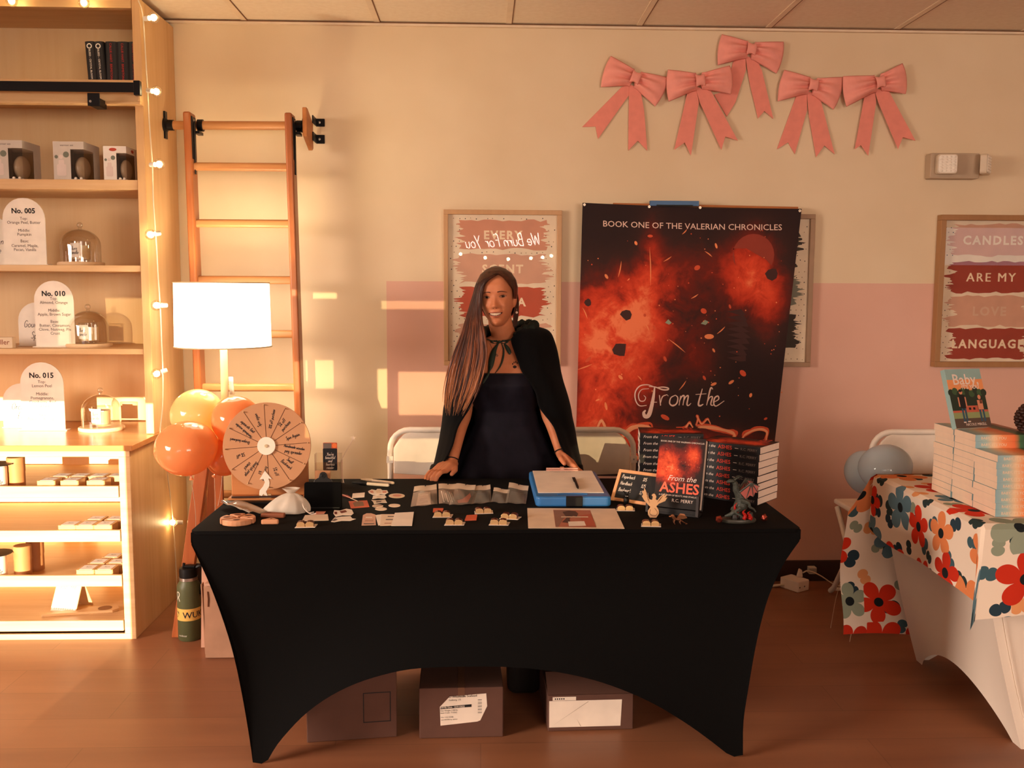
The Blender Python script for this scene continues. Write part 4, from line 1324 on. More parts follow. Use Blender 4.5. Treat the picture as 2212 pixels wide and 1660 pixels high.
# --- miniature open books
M_GILT = mat('gilt_pages', 'dcb27e', .25, .35)
M_CVR = mat('mini_cover', '5e2c1c', .3)
_mn = None
mini = [(659, 1140, 4, 'miniature open book on a card, left of the red figure sticker'), (955, 1118, 0, 'miniature open book farthest left of those in front of the zip bags'), (981, 1135, 0, 'miniature open book nearest the table edge, in front of the zip bags'),
        (1045, 1110, 8, 'miniature open book closest to the zip bags'), (1099, 1122, -14, 'miniature open book half behind another, left of the paper placemat'), (1077, 1135, -4, 'miniature open book nearest the left edge of the paper placemat'),
        (1351, 1104, -3, 'miniature open book in front of the chalkboard price sign'), (1406, 1138, -5, 'miniature open book in front of the wooden phoenix')]
for k, (u, v, rot, lab) in enumerate(mini):
    a = TP(u, v)
    if _mn is None:
        g = thing('miniature_book', lab, 'miniature book', (a.x, a.y, TZ + .0002), rot, 'miniature open books on the cloth')
        MB().prism([(-.03, -.006), (.03, -.006), (.034, .034), (-.026, .034)], 0, .0012).build('card', M_PAPER, g)
        w = MB()
        for s in (-1, 1):
            pr_ = [(.0008, .0012), (.025, .0012), (.0255, .010), (.022, .0145), (.014, .0165), (.006, .0155), (.0008, .010)]
            w.prism([(s * x, z) for x, z in pr_], -.003, .0, 0, UP)
            w.prism([(s * x, z) for x, z in pr_], -.026, -.0032, 1, UP)
        w.build('open_pages', [M_GILT, M_CVR], g, bevel=.0007)
        _mn = g
    else:
        dup(_mn, (a.x, a.y, TZ + .0002), (0, 0, math.radians(rot)), lab)
slab('red_strip', 'small red printed strip between two miniature books', 'card', [(1008, 1116), (1031, 1115), (1029, 1125), (1004, 1126)], M_ORP, 0, .004, 'red strips')
slab('red_strip', 'small red printed strip behind the leftmost miniature book', 'card', [(936, 1101), (958, 1101), (956, 1107), (935, 1108)], M_ORP, 0, .004, 'red strips')
a = TP(1353, 1091)
g = thing('rabbit_figure', 'tiny black rabbit eared figure standing behind a miniature book', 'figurine', (a.x, a.y, TZ))
MB().ball((0, 0, .014), (.009, .007, .0145), 12, 8).ball((0, -.002, .03), (.008, .007, .008), 12, 8).build('body', M_PLASTIC, g, smooth=True)
for s in (-1, 1):
    MB().tube([(s * .003, 0, .034), (s * .007, 0, .044), (s * .013, 0, .047)], [.003, .0025, .0008], 6).build('ear', M_PLASTIC, g, smooth=True)
    MB().ball((s * .0028, -.0088, .031), .0012, 6, 4).build('eye', M_PAPER, g)
# --- wooden spreaders, plastic pouch, organza bag
M_SPW = wood('pale_cut_wood', 'cc8a62', 'dda078', 'x')
a = TP(504, 1139)
g = thing('wooden_spreader_set', 'round set of wooden wedges with finger holes at the table\'s front left corner', 'wooden toy', (a.x, a.y + .055, TZ), 8)
for k, (a0, a1) in enumerate(((0, 62), (70, 125), (133, 205), (213, 327), (333, 357))):
    R_ = .053
    o_ = [(.006 * math.cos(math.radians((a0 + a1) / 2)), .006 * math.sin(math.radians((a0 + a1) / 2)))]
    for j in range(9):
        q = math.radians(a0 + (a1 - a0) * j / 8)
        o_.append((R_ * math.cos(q), R_ * math.sin(q)))
    w = MB().prism(o_, 0, .017)
    q = math.radians((a0 + a1) / 2)
    w.flat(circ(.011 if a1 - a0 > 40 else .004, 14, .034 * math.cos(q), .034 * math.sin(q), .008 if a1 - a0 > 40 else .004), .0172, 1)
    w.build('wedge', [M_SPW, mat('finger_hole', '5c2f1b', .8)], g, bevel=.003)
a = TP(582, 1134)
g = thing('wooden_wedge', 'single wooden wedge lying right of the round wedge set', 'wooden toy', (a.x, a.y, TZ), 2, 'loose wooden wedges')
w = MB().prism([(-.025, 0), (.026, 0), (.028, .008), (.006, .03), (-.002, .032), (-.026, .008)], 0, .015).flat(circ(.004, 10, .003, .016), .0153, 1)
w.build('wedge', [M_SPW, mat('finger_hole', '5c2f1b', .8)], g, bevel=.004, seg=3)
a = TP(575, 1125)
g = thing('wooden_wedge', 'darker wooden wedge partly under the organza bag', 'wooden toy', (a.x + .0, a.y + .028, TZ), -6, 'loose wooden wedges')
w = MB().prism([(-.026, 0), (.05, .004), (.05, .02), (.0, .03), (-.01, .03)], 0, .015).flat(circ(.01, 12, -.004, .014, .006), .0153, 1)
w.build('wedge', [mat('dark_cut_wood', '8a4d30', .6), mat('finger_hole', '5c2f1b', .8)], g, bevel=.004, seg=3)
q = [(508, 1089), (532, 1088), (575, 1112), (540, 1120)]
P = [TP(u, v, TZ) for u, v in [(476, 1098), (530, 1089), (576, 1113), (538, 1121)]]
c = sum(P, Vector()) / 4
g = thing('plastic_pouch', 'shiny clear plastic pouch with a silver zip edge lying behind the round wedge set', 'pouch', (c.x, c.y, TZ))
def S(s, t, h):
    p = P[0].lerp(P[1], s).lerp(P[3].lerp(P[2], s), t)
    return Vector((p.x - c.x, p.y - c.y, h))
MB().grid(lambda a_, b_: S(a_, 1 - b_, .019 * (1 - .5 * a_) + .004 * math.sin(7 * a_ + 3 * b_)), 14, 10).build('film', clear('pouch_film', (.85, .8, .74), .2, .12, .3), g, smooth=True, solid=.0008)
MB().grid(lambda a_, b_: S(.02 + .1 * a_, 1 - b_, .021 + .003 * math.sin(14 * b_) + .002 * math.sin(9 * a_)), 4, 16).build('zip_edge', mat('silver_film', 'cfc4b8', .15, .7), g, smooth=True)
a = TP(612, 1113)
g = thing('organza_bag', 'white sheer drawstring bag slumped on the cloth in front of the wheel', 'bag', (a.x, a.y + .03, TZ))
def f(p, q):
    th = 2 * PI * p
    z = .062 * q
    r0 = (.047 * (1 - q ** 2.4) ** .7 + .012) * (1 + .07 * math.sin(5 * th + 3 * q) + .035 * math.sin(11 * th))
    return (r0 * math.cos(th) * (1.0 + .25 * (1 - q)) + .02 * q, r0 * .62 * math.sin(th), z + .003)
MB().grid(f, 40, 14, wrap=True).build('pouch', clear('organza', (.95, .9, .85), .05, .4, .62), g, smooth=True)
w = MB().grid(lambda p, q: ((.012 + .014 * q * (1 + .25 * math.sin(6 * 2 * PI * p))) * math.cos(2 * PI * p) + .02, (.010 + .010 * q) * math.sin(2 * PI * p), .066 + .014 * q), 36, 4, wrap=True)
w.build('ruffle', clear('organza', (.95, .9, .85), .05, .4, .62), g, smooth=True)
MB().ball((0, 0, .018), (.026, .018, .017), 14, 8).ball((.014, 0, .03), (.016, .014, .014), 12, 8).build('contents', mat('bag_contents', 'd8bda2', .3), g, smooth=True)
for e in ((.075, -.01), (.085, -.028)):
    MB().tube(smooth([(.028, 0, .064), (.05, -.004, .045), (.066, e[1], .02), (e[0], e[1], .003), (e[0] + .018, e[1] + .004, .003)], 5), .0016, 6).build('drawstring', M_PAPER, g, smooth=True)
# --- blue storage clipboard, paper placemat
A_, B_ = TP(1157, 1096), TP(1318, 1092)
bk_ = atz(1143, 1018, TZ + .034)
cw, cd = (B_ - A_).length, bk_.y - A_.y
cs = thing('storage_clipboard', 'blue plastic storage clipboard case with black latch lying on the table', 'clipboard', (A_.x, A_.y, TZ), 0)
M_BLUE = mat('blue_plastic', '2f6fae', .4)
MB().prism(rrect(cw, cd, .018, 5, cw / 2, cd / 2), 0, .034).build('case', M_BLUE, cs, bevel=.007, seg=3)
MB().box(cw * .4, cw * .62, -.004, .012, .002, .0345).build('latch', M_PLASTIC, cs, bevel=.002)
w = MB().tube([(cw * (.3 + .4 * k / 8), .035 + .012 * math.sin(PI * k / 8), .0338) for k in range(9)], .0035, 8)
w.build('grip_ridge', mat('blue_shade_plastic', '285f98', .4), cs, smooth=True)
w = MB().box(cw * .26, cw * .74, cd - .012, cd + .006, .0345, .040).tube([(cw * .26, cd - .001, .043), (cw * .74, cd - .001, .043)], .0042, 8).box(cw * .47, cw * .53, cd - .014, cd + .008, .0400, .049)
w.build('metal_clip', mat('pink_steel', 'd8a896', .3, .5), cs, bevel=.001)
w = MB().prism([(.012, .060), (cw - .018, .058), (cw - .014, cd - .008), (.014, cd - .006)], .0346, .0362)
T = TR(cw / 2, cd - .026, .0364)
for s_, y in (('NEWSLETTER SIGN UP', 0), ('- name and email -', -.012)):
    w.text(s_, .0095, 1, T @ TR(0, y, 0))
pp = w.build('form_sheet', [M_PAPER, M_GREY], loc=(A_.x, A_.y, TZ))
tag(pp, 'blank white sheet clipped on the blue case', 'paper')
a, b = TP(1240, 1033, TZ + .041), TP(1249, 1056, TZ + .041)
g = thing('ballpoint_pen', 'black ballpoint pen lying on the white sheet of the blue case', 'pen', a)
T = (b - a).to_track_quat('Z', 'Y').to_matrix().to_4x4()
L = (b - a).length
MB().lathe([(.0001, -.004), (.0035, 0), (.0046, .01), (.0046, L * .85), (.002, L)], 12, 0, T).build('barrel', M_PLASTIC, g, smooth=True)
MB().tube([a - a + Vector((-.006, .0, .002)), (b - a) * .4 + Vector((-.006, 0, .002))], .0016, 6).build('clip', M_PLASTIC, g)
slab('paper_placemat', 'wide paper sheet with a picture in the middle lying at the table edge', 'paper', [(1139, 1099), (1329, 1100), (1349, 1143), (1141, 1142)], M_CREAM, 0, .0012, None,
     [([(1195, 1103), (1275, 1104), (1288, 1141), (1200, 1140)], mat('warm_print', 'b06a50', .7)), ([(1196, 1104), (1232, 1104), (1215, 1125), (1206, 1140), (1201, 1140)], mat('dim_print', '8d6552', .7)),
      ([(1215, 1108), (1228, 1105), (1243, 1106), (1249, 1112), (1246, 1118), (1238, 1116), (1230, 1122), (1232, 1132), (1214, 1130), (1224, 1120)], mat('dark_print', '53362c', .7)),
      ([(1252, 1116), (1276, 1112), (1287, 1139), (1262, 1140)], mat('rust_print', 'b3563a', .7)), ([(1227, 1129), (1262, 1128), (1266, 1138), (1229, 1139)], M_PAPER), ([(1212, 1118), (1270, 1118), (1271, 1120), (1212, 1120)], M_CREAM)])
# --- chalkboard price sign
def frame(P0, ex, ey):
    ex = ex.normalized()
    ez = ex.cross(ey).normalized()
    ey = ez.cross(ex)
    return Matrix(((ex.x, ey.x, ez.x, P0.x), (ex.y, ey.y, ez.y, P0.y), (ex.z, ey.z, ez.z, P0.z), (0, 0, 0, 1)))
P0, P1 = TP(1319, 1081, TZ + .001), TP(1385, 1091, TZ + .001)
P2 = aty(1337, 1014, P0.y + .05)
ch = thing('chalkboard_sign', 'small wood framed chalkboard price sign leaning beside the upright book', 'sign', (0, 0, 0))
ch.matrix_world = frame(P0, P1 - P0, P2 - P0)
hh = (P2 - P0).length
ww = .165
fr = .011
w = MB().box(0, ww, 0, fr, -.006, .004).box(0, ww, hh - fr, hh, -.006, .004).box(0, fr, fr, hh - fr, -.006, .004).box(ww - fr, ww, fr, hh - fr, -.006, .004)
w.build('frame', mat('pine_frame', 'd79a6c', .6), ch, bevel=.001)
w = MB().box(fr, ww - fr, fr, hh - fr, -.005, 0)
for k, (s_, p_) in enumerate((('Paperback', '$15'), ('Hardback', '$25'), ('Bookmark', '$2'))):
    y = hh - .03 - .024 * k
    w.hand(s_, .0125, .0015, 1, TR(.018, y, .0004), .15, 'L').hand(p_, .012, .0015, 1, TR(.098, y - .002, .0004), .15, 'L')
w.build('slate', [mat('slate', '1b1a1c', .7), mat('chalk', 'e2d6ca', .9)], ch)
# --- the fantasy novels
def flame_mat(name, blobs, sc=5.0, base='17110f', dist=.4, seed=0.0, hot=1.0):
    "dark printed cover with clouds of fire; blobs (x, y, rx, ry, strength) in object units"
    t = NT(name)
    v = t.obj()
    s = t.sep(v)
    tot = None
    for (x, y, rx, ry, k) in blobs:
        dx = t.math('MULTIPLY', t.math('SUBTRACT', s[0], x), 1 / rx)
        dy = t.math('MULTIPLY', t.math('SUBTRACT', s[1], y), 1 / ry)
        d2 = t.math('ADD', t.math('MULTIPLY', dx, dx), t.math('MULTIPLY', dy, dy))
        g = t.math('MULTIPLY', t.math('POWER', 2.718, t.math('MULTIPLY', d2, -1.0)), k)
        tot = g if tot is None else t.math('ADD', tot, g)
    mp = t.obj((1, 1, 1), (seed, seed * .7, 0))
    n = t.noise(mp, sc, 6, .62, dist)
    n2 = t.noise(mp, sc * 3.1, 4, .6, 1.2)
    nn = t.math('ADD', t.math('MULTIPLY', n, .75), t.math('MULTIPLY', n2, .25))
    nn = t.math('MULTIPLY', t.math('SUBTRACT', nn, .22), 2.1)
    f = t.math('MULTIPLY', tot, nn, clamp=True)
    c = t.ramp(f, [(0, base), (.12, '2e1410'), (.3, '8a2315'), (.52, 'd2431f'), (.8, 'ea5f33'), (1.0, 'f49a68')])
    return t.fin(c, .55, 0, .25)
BW, BH, BT = .152, .229, .0245
M_COVER = flame_mat('novel_cover', [(.03, .145, .045, .05, 1.2), (.115, .165, .025, .05, 1.0), (.05, .10, .05, .03, .5)], 26)
M_SPINE = mat('novel_spine', '161316', .5)
M_GLOW = mat('glow_red', 'd5402a', .6)
M_TITLE = mat('title_cream', 'ecd9cc', .6)
M_AUTH = mat('author_grey', '7d6f68', .6)
def novel_flat(name, label, loc, rot, group):
    "a novel lying flat, spine towards -y, local origin at the spine's left corner"
    g = thing(name, label, 'book', loc, rot, group)
    w = MB().box(0, BH, 0, BW, 0, .0012, 0).box(0, BH, 0, BW, BT - .0012, BT, 0).box(0, BH, 0, .0012, .0012, BT - .0012, 0)
    T = TR(0, -.0003, .0) @ UP
    w.text('From the', .014, 1, T @ TR(.012, .0075, 0), shear=.3, align='LEFT')
    w.text('ASHES', .0185, 2, T @ TR(.075, .006, 0), align='LEFT', bold=.01)
    w.box(.137, .150, -.0004, 0, .0115, .0128, 1)
    w.text('R.C. PERRY', .0125, 3, T @ TR(.158, .0072, 0), align='LEFT')
    w.build('cover', [M_SPINE, M_TITLE, M_GLOW, M_AUTH], g, bevel=.0003)
    MB().box(.001, BH - .0004, .0014, BW - .001, .0014, BT - .0014).build('pages', mat('novel_pages', 'e5d3c5', .8), g)
    return g
_nv = None
c0 = atz(1640, 968, TZ + 8 * BT)
ang = -42
ex = Vector((math.cos(math.radians(ang)), math.sin(math.radians(ang)), 0))
base = c0 - ex * BH
ords = ['lowest', 'second from the bottom', 'third from the bottom', 'fourth from the bottom', 'fifth from the bottom', 'third from the top', 'second from the top', 'topmost']
for k in range(8):
    j = random.uniform(-.002, .002)
    loc = (base.x + j, base.y + random.uniform(-.002, .002), TZ + .0003 + BT * k + .0001 * k)
    lab = 'dark paperback novel, %s of the right stack behind the dragon figure' % ords[k]
    if _nv is None:
        _nv = novel_flat('novel', lab, loc, ang, 'right stack of dark novels')
    else:
        dup(_nv, loc, (0, 0, math.radians(ang + random.uniform(-1, 1))), lab)
def top_print(loc, rot, lab_parent):
    w = MB().box(.001, BH - .001, .001, BW - .001, BT, BT + .0003)
    o = w.build('front_print', flame_mat('top_cover_print', [(.06, .05, .05, .06, 1.1), (.17, .07, .06, .05, .9)], 24, seed=3.0), lab_parent)
    T = TR(0, 0, BT + .0005) @ RZ(0)
    MB().text('ASHES', .05, 0, TR(.20, .03, BT + .0005) @ RZ(90), bold=.01, align='LEFT').build('cover_title', M_GLOW, o)
tops = [o for o in SC.objects if o.type == 'EMPTY' and o.name.startswith('novel')]
top_print(None, None, tops[-1])
c1 = atz(1383, 937, TZ + 8 * BT)
for k in range(8):
    loc = (c1.x + random.uniform(-.002, .002), c1.y + random.uniform(-.002, .002), TZ + .0003 + BT * k + .0001 * k)
    lab = 'dark paperback novel, %s of the left stack behind the chalkboard' % ords[k]
    o = dup(_nv, loc, (0, 0, math.radians(-7 + random.uniform(-1, 1))), lab, 'left stack of dark novels')
top_print(None, None, o)
# upright copy on its black stand
th, ln = math.radians(-28), 16
P0 = aty(1411, 1093, 2.975)
ex = Vector((math.cos(th), math.sin(th), 0))
bn = Vector((-ex.y, ex.x, 0))
ey = Vector((0, 0, 1)) * math.cos(math.radians(ln)) + bn * math.sin(math.radians(ln))
ub_ = thing('novel', 'hardback novel with flaming cover titled From the Ashes, upright on a black stand', 'book', (0, 0, 0))
MX = frame(P0, ex, ey)
ub_.matrix_world = MX
UT = .042
wc = MB().box(0, BW, 0, BH, -.0022, 0)
MB().box(0, BW, 0, BH, -UT, -UT + .0022).box(0, .002, 0, BH, -UT + .0022, -.0022).build('back_board', M_SPINE, ub_, bevel=.0008)
MB().box(.003, BW - .004, .003, BH - .003, -UT + .003, -.003).build('pages', mat('novel_pages', 'e5d3c5', .8), ub_)
w = MB()
w.text('BOOK ONE OF THE VALERIAN CHRONICLES', .0072, 0, TR(BW / 2, BH - .018, .0004))
w.text('From the', .025, 0, TR(BW * .56, .087, .0004), shear=.35)
w.text('ASHES', .046, 1, TR(BW * .53, .049, .0005), bold=.02)
w.text('A KINGDOM OF BEASTS AND STARLIGHT', .0072, 0, TR(BW * .54, .037, .0004))
w.text('R.C. PERRY', .0145, 0, TR(BW * .62, .019, .0004))
for k in range(26):
    x, y = random.uniform(.02, .14), random.uniform(.08, .2)
    q = random.uniform(0, PI)
    d_ = Vector((math.cos(q), math.sin(q), 0)) * random.uniform(.0006, .0018)
    w.stroke([Vector((x, y, 0)) - d_, Vector((x, y, 0)) + d_], .0011, .0004, 2)
wc.merge(w, (1, 2, 3)).build('front_board', [M_COVER, M_TITLE, mat('ember_title', 'f0664a', .6), mat('ember', 'f0a070', .6)], ub_)
es = thing('book_stand', 'black tabletop book stand holding the upright novel', 'book stand', (0, 0, 0))
es.matrix_world = frame(Vector((P0.x, P0.y, TZ + .0005)), ex, Vector((0, 0, 1)))
dz = P0.z - TZ
ledge = dz - .003
MB().box(.0, BW, .0, .006, -.03, .01, 0).box(0, BW, .006, ledge, .001, .007, 0).build('ledge', mat('stand_black', '1d1a1b', .5), es)
for x in (-.02, BW - .008):
    MB().box(x, x + .009, 0, .062 if x < 0 else .066, .0075, .02, 0, TR(0, 0, 0) @ RX(-8)).build('side_post', mat('stand_brownblack', '2a201f', .5), es, bevel=.001)
MB().box(.03, .12, .0, .15, -.062, -.056, 0, TR(0, 0, -.04) @ RX(-16)).build('back_rest', mat('stand_black', '1d1a1b', .5), es)
# --- figures in front of the books
def ring(n, r): return [(r * math.cos(2 * PI * k / n), r * math.sin(2 * PI * k / n)) for k in range(n)]
a = TP(1412, 1119)
ph = thing('phoenix_ornament', 'flat wooden phoenix ornament with raised wings standing before the novel', 'ornament', (a.x, a.y, TZ))
out = [(-.012, .0), (.008, .0), (.016, .012), (.016, .024), (.009, .036), (.014, .044), (.030, .052), (.036, .064), (.030, .062), (.036, .072), (.028, .068), (.030, .077), (.018, .066), (.010, .054), (.006, .058), (.008, .066), (.005, .074), (.0, .076), (-.004, .071), (-.001, .066), (-.003, .056), (-.010, .058), (-.014, .072), (-.018, .084), (-.022, .094), (-.024, .084), (-.028, .086), (-.026, .072), (-.029, .068), (-.024, .056), (-.016, .044), (-.010, .034), (-.018, .022), (-.018, .010)]
out = [(x * (1.25 if y > .04 else 1.0), y) for x, y in out]
w = MB().prism(out, 0, .004, 0, TR(0, 0, .0) @ RX(-14) @ UP)
T = TR(0, 0, 0) @ RX(-14) @ UP
w.stroke([Vector(p) for p in smooth([Vector((x, y, 0)) for x, y in ((-.01, .026), (-.013, .014), (-.004, .006), (.008, .008), (.011, .018), (.003, .030))], 4)], .0014, .0045, 1, T)
for k in range(4):
    w.stroke([Vector((-.012 - .002 * k, .046 + .008 * k, 0)), Vector((-.019 - .0015 * k, .060 + .008 * k, 0))], .001, .0045, 1, T)
    w.stroke([Vector((.012 + .003 * k, .048 + .004 * k, 0)), Vector((.022 + .003 * k, .057 + .004 * k, 0))], .001, .0045, 1, T)
w.build('cutout', [mat('phoenix_wood', 'c2966f', .6), mat('burnt_line', '5d3620', .8)], ph, bevel=.0006)
M_BRONZE = mat('bronze', '8a5a40', .3, .7)
a = TP(1464, 1133)
sd = thing('small_dragon', 'tiny bronze dragon figurine with folded wings in front of the book stand', 'figurine', (a.x, a.y, TZ + .001))
MB().tube(smooth([(-.022, 0, .024), (-.017, 0, .026), (-.012, 0, .019), (-.004, 0, .014), (.006, 0, .013), (.015, .0, .007), (.024, .002, .002), (.028, -.006, .002), (.022, -.011, .002)], 4), [.0022, .0026, .0032, .0042, .0052, .0055, .0055, .0052, .0048, .0044, .004, .0036, .0034, .003, .003, .0028, .0026, .0024, .0022, .002, .0018, .0016, .0014, .0012, .001, .001, .001, .001, .001, .001, .001, .001, .001][:33], 8).ball((-.024, 0, .0235), (.0045, .003, .003), 8, 6).build('body', M_BRONZE, sd, smooth=True)
for s in (-1, 1):
    MB().add([(-.004, s * .003, .018), (.008, s * .01, .030), (.022, s * .012, .028), (.027, s * .010, .021), (.014, s * .007, .017)], [(0, 1, 2, 3, 4)]).build('wing', mat('bronze_wing', 'a8714e', .3, .6), sd, solid=.001)
for x in (-.01, .008):
    for s in (-1, 1):
        MB().tube([(x, s * .004, .014), (x - .003, s * .007, .007), (x, s * .007, .0005)], [.0022, .0016, .0012], 6).build('leg', M_BRONZE, sd, smooth=True)
a = TP(1594, 1127)
dg = thing('dragon_statue', 'grey winged dragon statue with red flames on an oval base', 'figurine', (a.x, a.y, TZ))
M_DG = mat('dragon_grey', '3c4039', .45, var=.25, vs=160, bump=.4, bs=260)
M_DD = mat('dragon_dark', '211f1c', .5, var=.3, vs=160, bump=.5, bs=200)
M_FL = mat('flame_red', 'a3160e', .25)
MB().lathe([(.0001, 0), (.054, 0), (.056, .003), (.056, .008), (.053, .011), (.0001, .011)], 36, 0, SCL(1, .55, 1)).build('base', mat('statue_base', '3c3a33', .35), dg, smooth=True)
w = MB()
for k in range(14):
    q = random.uniform(0, 2 * PI)
    rr = random.uniform(.01, .042)
    s_ = random.uniform(.006, .013)
    w.ball((rr * math.cos(q), .5 * rr * math.sin(q), .012 + s_ * .4), (s_, s_ * .8, s_ * random.uniform(.7, 1.6)), 6, 4)
w.build('rocks', M_DD, dg)
w = MB().tube(smooth([(-.04, .004, .016), (-.02, -.006, .026), (.0, .002, .04), (.012, .006, .058), (.004, .004, .082), (-.008, .0, .1), (-.012, -.004, .118), (-.018, -.006, .128)], 5), [.003, .004, .005, .006, .007, .008, .010, .012, .014, .016, .018, .02, .021, .0215, .0215, .021, .020, .019, .018, .016, .015, .014, .013, .012, .011, .0105, .010, .0095, .009, .0085, .008, .008, .008, .0075, .007, .007][:36], 12)
w.build('body', M_DG, dg, smooth=True)
w = MB().ball((-.026, -.008, .13), (.013, .007, .006), 12, 8)
w.ball((-.035, -.009, .1275), (.008, .005, .004), 10, 6)
for s in (-1, 1):
    w.tube([(-.018, -.008 + s * .005, .134), (-.006, -.008 + s * .008, .143), (.004, -.008 + s * .009, .146)], [.0028, .002, .0006], 6)
w.build('head', M_DG, dg, smooth=True)
def wing(s):
    sh, el, tips = Vector((0, s * .01, .095)), Vector((.03, s * .03, .128)), [Vector((.055, s * .034, .118)), Vector((.05, s * .034, .098)), Vector((.038, s * .028, .084)), Vector((.018, s * .018, .074))]
    w = MB()
    w.tube([sh, el], .003, 6, 0)
    for t_ in tips:
        w.tube([el, t_], [.0024, .001], 6, 0)
    pts = [el] + tips + [sh]
    for i in range(1, 4):
        m_ = (tips[i - 1] + tips[i]) / 2 + (el - (tips[i - 1] + tips[i]) / 2) * .18
        w.add([el, tips[i - 1], m_], [(0, 1, 2)], 1).add([el, m_, tips[i]], [(0, 1, 2)], 1)
    w.add([el, tips[3], sh], [(0, 1, 2)], 1)
    w.build('wing', [M_DG, mat('wing_membrane', '9c5048', .4)], dg, smooth=True)
wing(-1)
wing(1)
for s in (-1, 1):
    MB().tube(smooth([(.004, s * .014, .07), (.026, s * .02, .062), (.03, s * .02, .05), (.042, s * .018, .044), (.05, s * .016, .034)], 4), [.007, .0075, .007, .006, .005, .0045, .0042, .004, .004, .0036, .0034, .003, .0028, .0026, .0024, .002, .002][:17], 8).build('leg', M_DG, dg, smooth=True)
    MB().tube(smooth([(.0, s * .016, .045), (-.014, s * .02, .034), (.004, s * .022, .022), (.012, s * .02, .013)], 4), [.008, .007, .006, .0055, .005, .0045, .004, .004, .0035, .003, .003, .003, .003][:13], 8).build('leg', M_DG, dg, smooth=True)
for (x, y, h) in ((.012, -.022, .03), (.028, -.018, .024), (-.012, -.012, .05), (.03, -.022, .014)):
    MB().tube(smooth([(x, y, .012), (x + .004, y, .012 + h * .4), (x - .003, y, .012 + h * .75), (x + .004, y, .012 + h)], 4), [.006, .0065, .007, .0065, .006, .005, .0045, .004, .003, .0024, .0018, .001, .0006][:13], 8).build('flame', M_FL, dg, smooth=True)
for k, (u, v, lab) in enumerate(((1553, 1131, 'shiny many sided die left of the dragon statue'), (1650, 1127, 'shiny many sided die between dragon statue and table end'))):
    a = TP(u, v)
    bm = bmesh.new()
    bmesh.ops.create_icosphere(bm, subdivisions=1, radius=.0125)
    me = bpy.data.meshes.new('die')
    bm.to_mesh(me)
    bm.free()
    me.materials.append(mat('die_metal', '9a4436', .12, .8))
    o = bpy.data.objects.new('gaming_die', me)
    COL.objects.link(o)
    o.location = (a.x, a.y, TZ + .0125)
    o.rotation_euler = (.3, .2, .5 + k)
    tag(o, lab, 'die', 'gaming dice')
# ---------------------------------------------------------------- boxes under the table
def carton(name, label, x0, x1, y0, y1, h, rot, m, open_flap=False):
    g = thing(name, label, 'box', (x0, y0, 0), rot, 'cardboard boxes under the black table')
    MB().box(0, x1 - x0, 0, y1 - y0, .0005, h).build('body', m, g, bevel=.003)
    return g, x1 - x0, y1 - y0
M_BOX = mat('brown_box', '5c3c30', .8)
M_TAPE = mat('packing_tape', '6e4c3a', .3)
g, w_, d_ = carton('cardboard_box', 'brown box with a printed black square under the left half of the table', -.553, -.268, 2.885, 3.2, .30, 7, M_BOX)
w = MB()
x0, z0, s_ = .178, .055, .088
for a, b, c, d in ((x0, x0 + s_, z0, z0 + .003), (x0, x0 + s_, z0 + s_ * 1.1, z0 + s_ * 1.1 + .003), (x0, x0 + .003, z0, z0 + s_ * 1.1), (x0 + s_ - .003, x0 + s_, z0, z0 + s_ * 1.1)):
    w.flat([(a, c), (b, c), (b, d), (a, d)], .0006, 0, UP)
w.build('printed_square', M_INK, g)
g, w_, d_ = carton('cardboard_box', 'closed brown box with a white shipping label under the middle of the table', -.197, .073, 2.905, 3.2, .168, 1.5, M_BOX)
lb = [(.068, .043), (.066, .106), (.098, .140), (.215, .148), (.218, .105), (.196, .058), (.186, .054)]
w = MB().flat(lb, .0006, 0, UP)
w.flat([(.068, .098), (.168, .104), (.168, .113), (.068, .106)], .0009, 1, UP)
T = UP @ TR(0, 0, .0012) @ RZ(2)
w.text('D Wholesale Seafood', .0102, 1, T @ TR(.100, .132, 0), align='LEFT', bold=.02)
w.text('Seaburg, US', .008, 1, T @ TR(.099, .122, 0), align='LEFT')
w.text('Sell-By Date  12/31/2025', .0078, 0, T @ TR(.071, .0985, 0), align='LEFT', bold=.01)
w.text('Net Weight 7.98 lbs', .0068, 1, T @ TR(.071, .088, 0), align='LEFT')
w.text('Item Code: 710362', .0068, 1, T @ TR(.071, .0805, 0), align='LEFT')
w.text('PO: 1152 06208', .006, 1, T @ TR(.072, .066, 0), align='LEFT')
w.text('Lot 641203 by carton', .006, 1, T @ TR(.072, .058, 0), align='LEFT')
for k in range(13):
    z = .083 + .0036 * k
    w.flat([(.188, z), (.201, z + .0004), (.201, z + .001 + .0011 * (k % 3 == 0)), (.188, z + .0006 + .0011 * (k % 3 == 0))], .0009, 1, UP)
w.build('shipping_label', [M_PAPER, M_INK], g)
MB().box(w_ * .46, w_ * .54, -.0004, d_ * .9, .168, .1685).box(w_ * .46, w_ * .54, -.0006, -.0001, .14, .168).build('tape', M_TAPE, g)
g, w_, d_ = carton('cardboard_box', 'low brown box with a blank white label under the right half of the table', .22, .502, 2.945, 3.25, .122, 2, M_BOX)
w = MB().flat([(.004, .014), (.240, .014), (.244, .104), (.004, .104)], .0006, 0, UP).flat([(.015, .105), (.092, .105), (.092, .117), (.015, .117)], .0005, 0, UP)
w.flat([(.012, .018), (.135, .1), (.131, .1)], .0009, 1, UP).flat([(.094, .043), (.11, .016), (.107, .016)], .0009, 1, UP)
for k in range(5):
    w.flat([(.022 + .007 * k, .108), (.026 + .007 * k, .108), (.026 + .007 * k, .113), (.022 + .007 * k, .113)], .0008, 2, UP)
w.build('blank_label', [M_PAPER, mat('crease_grey', 'b9a692', .7), M_INK], g)
MB().box(0, w_, .002, .10, 0, .002, 0, TR(0, 0, .1228) @ RX(24)).build('flap', M_BOX, g)
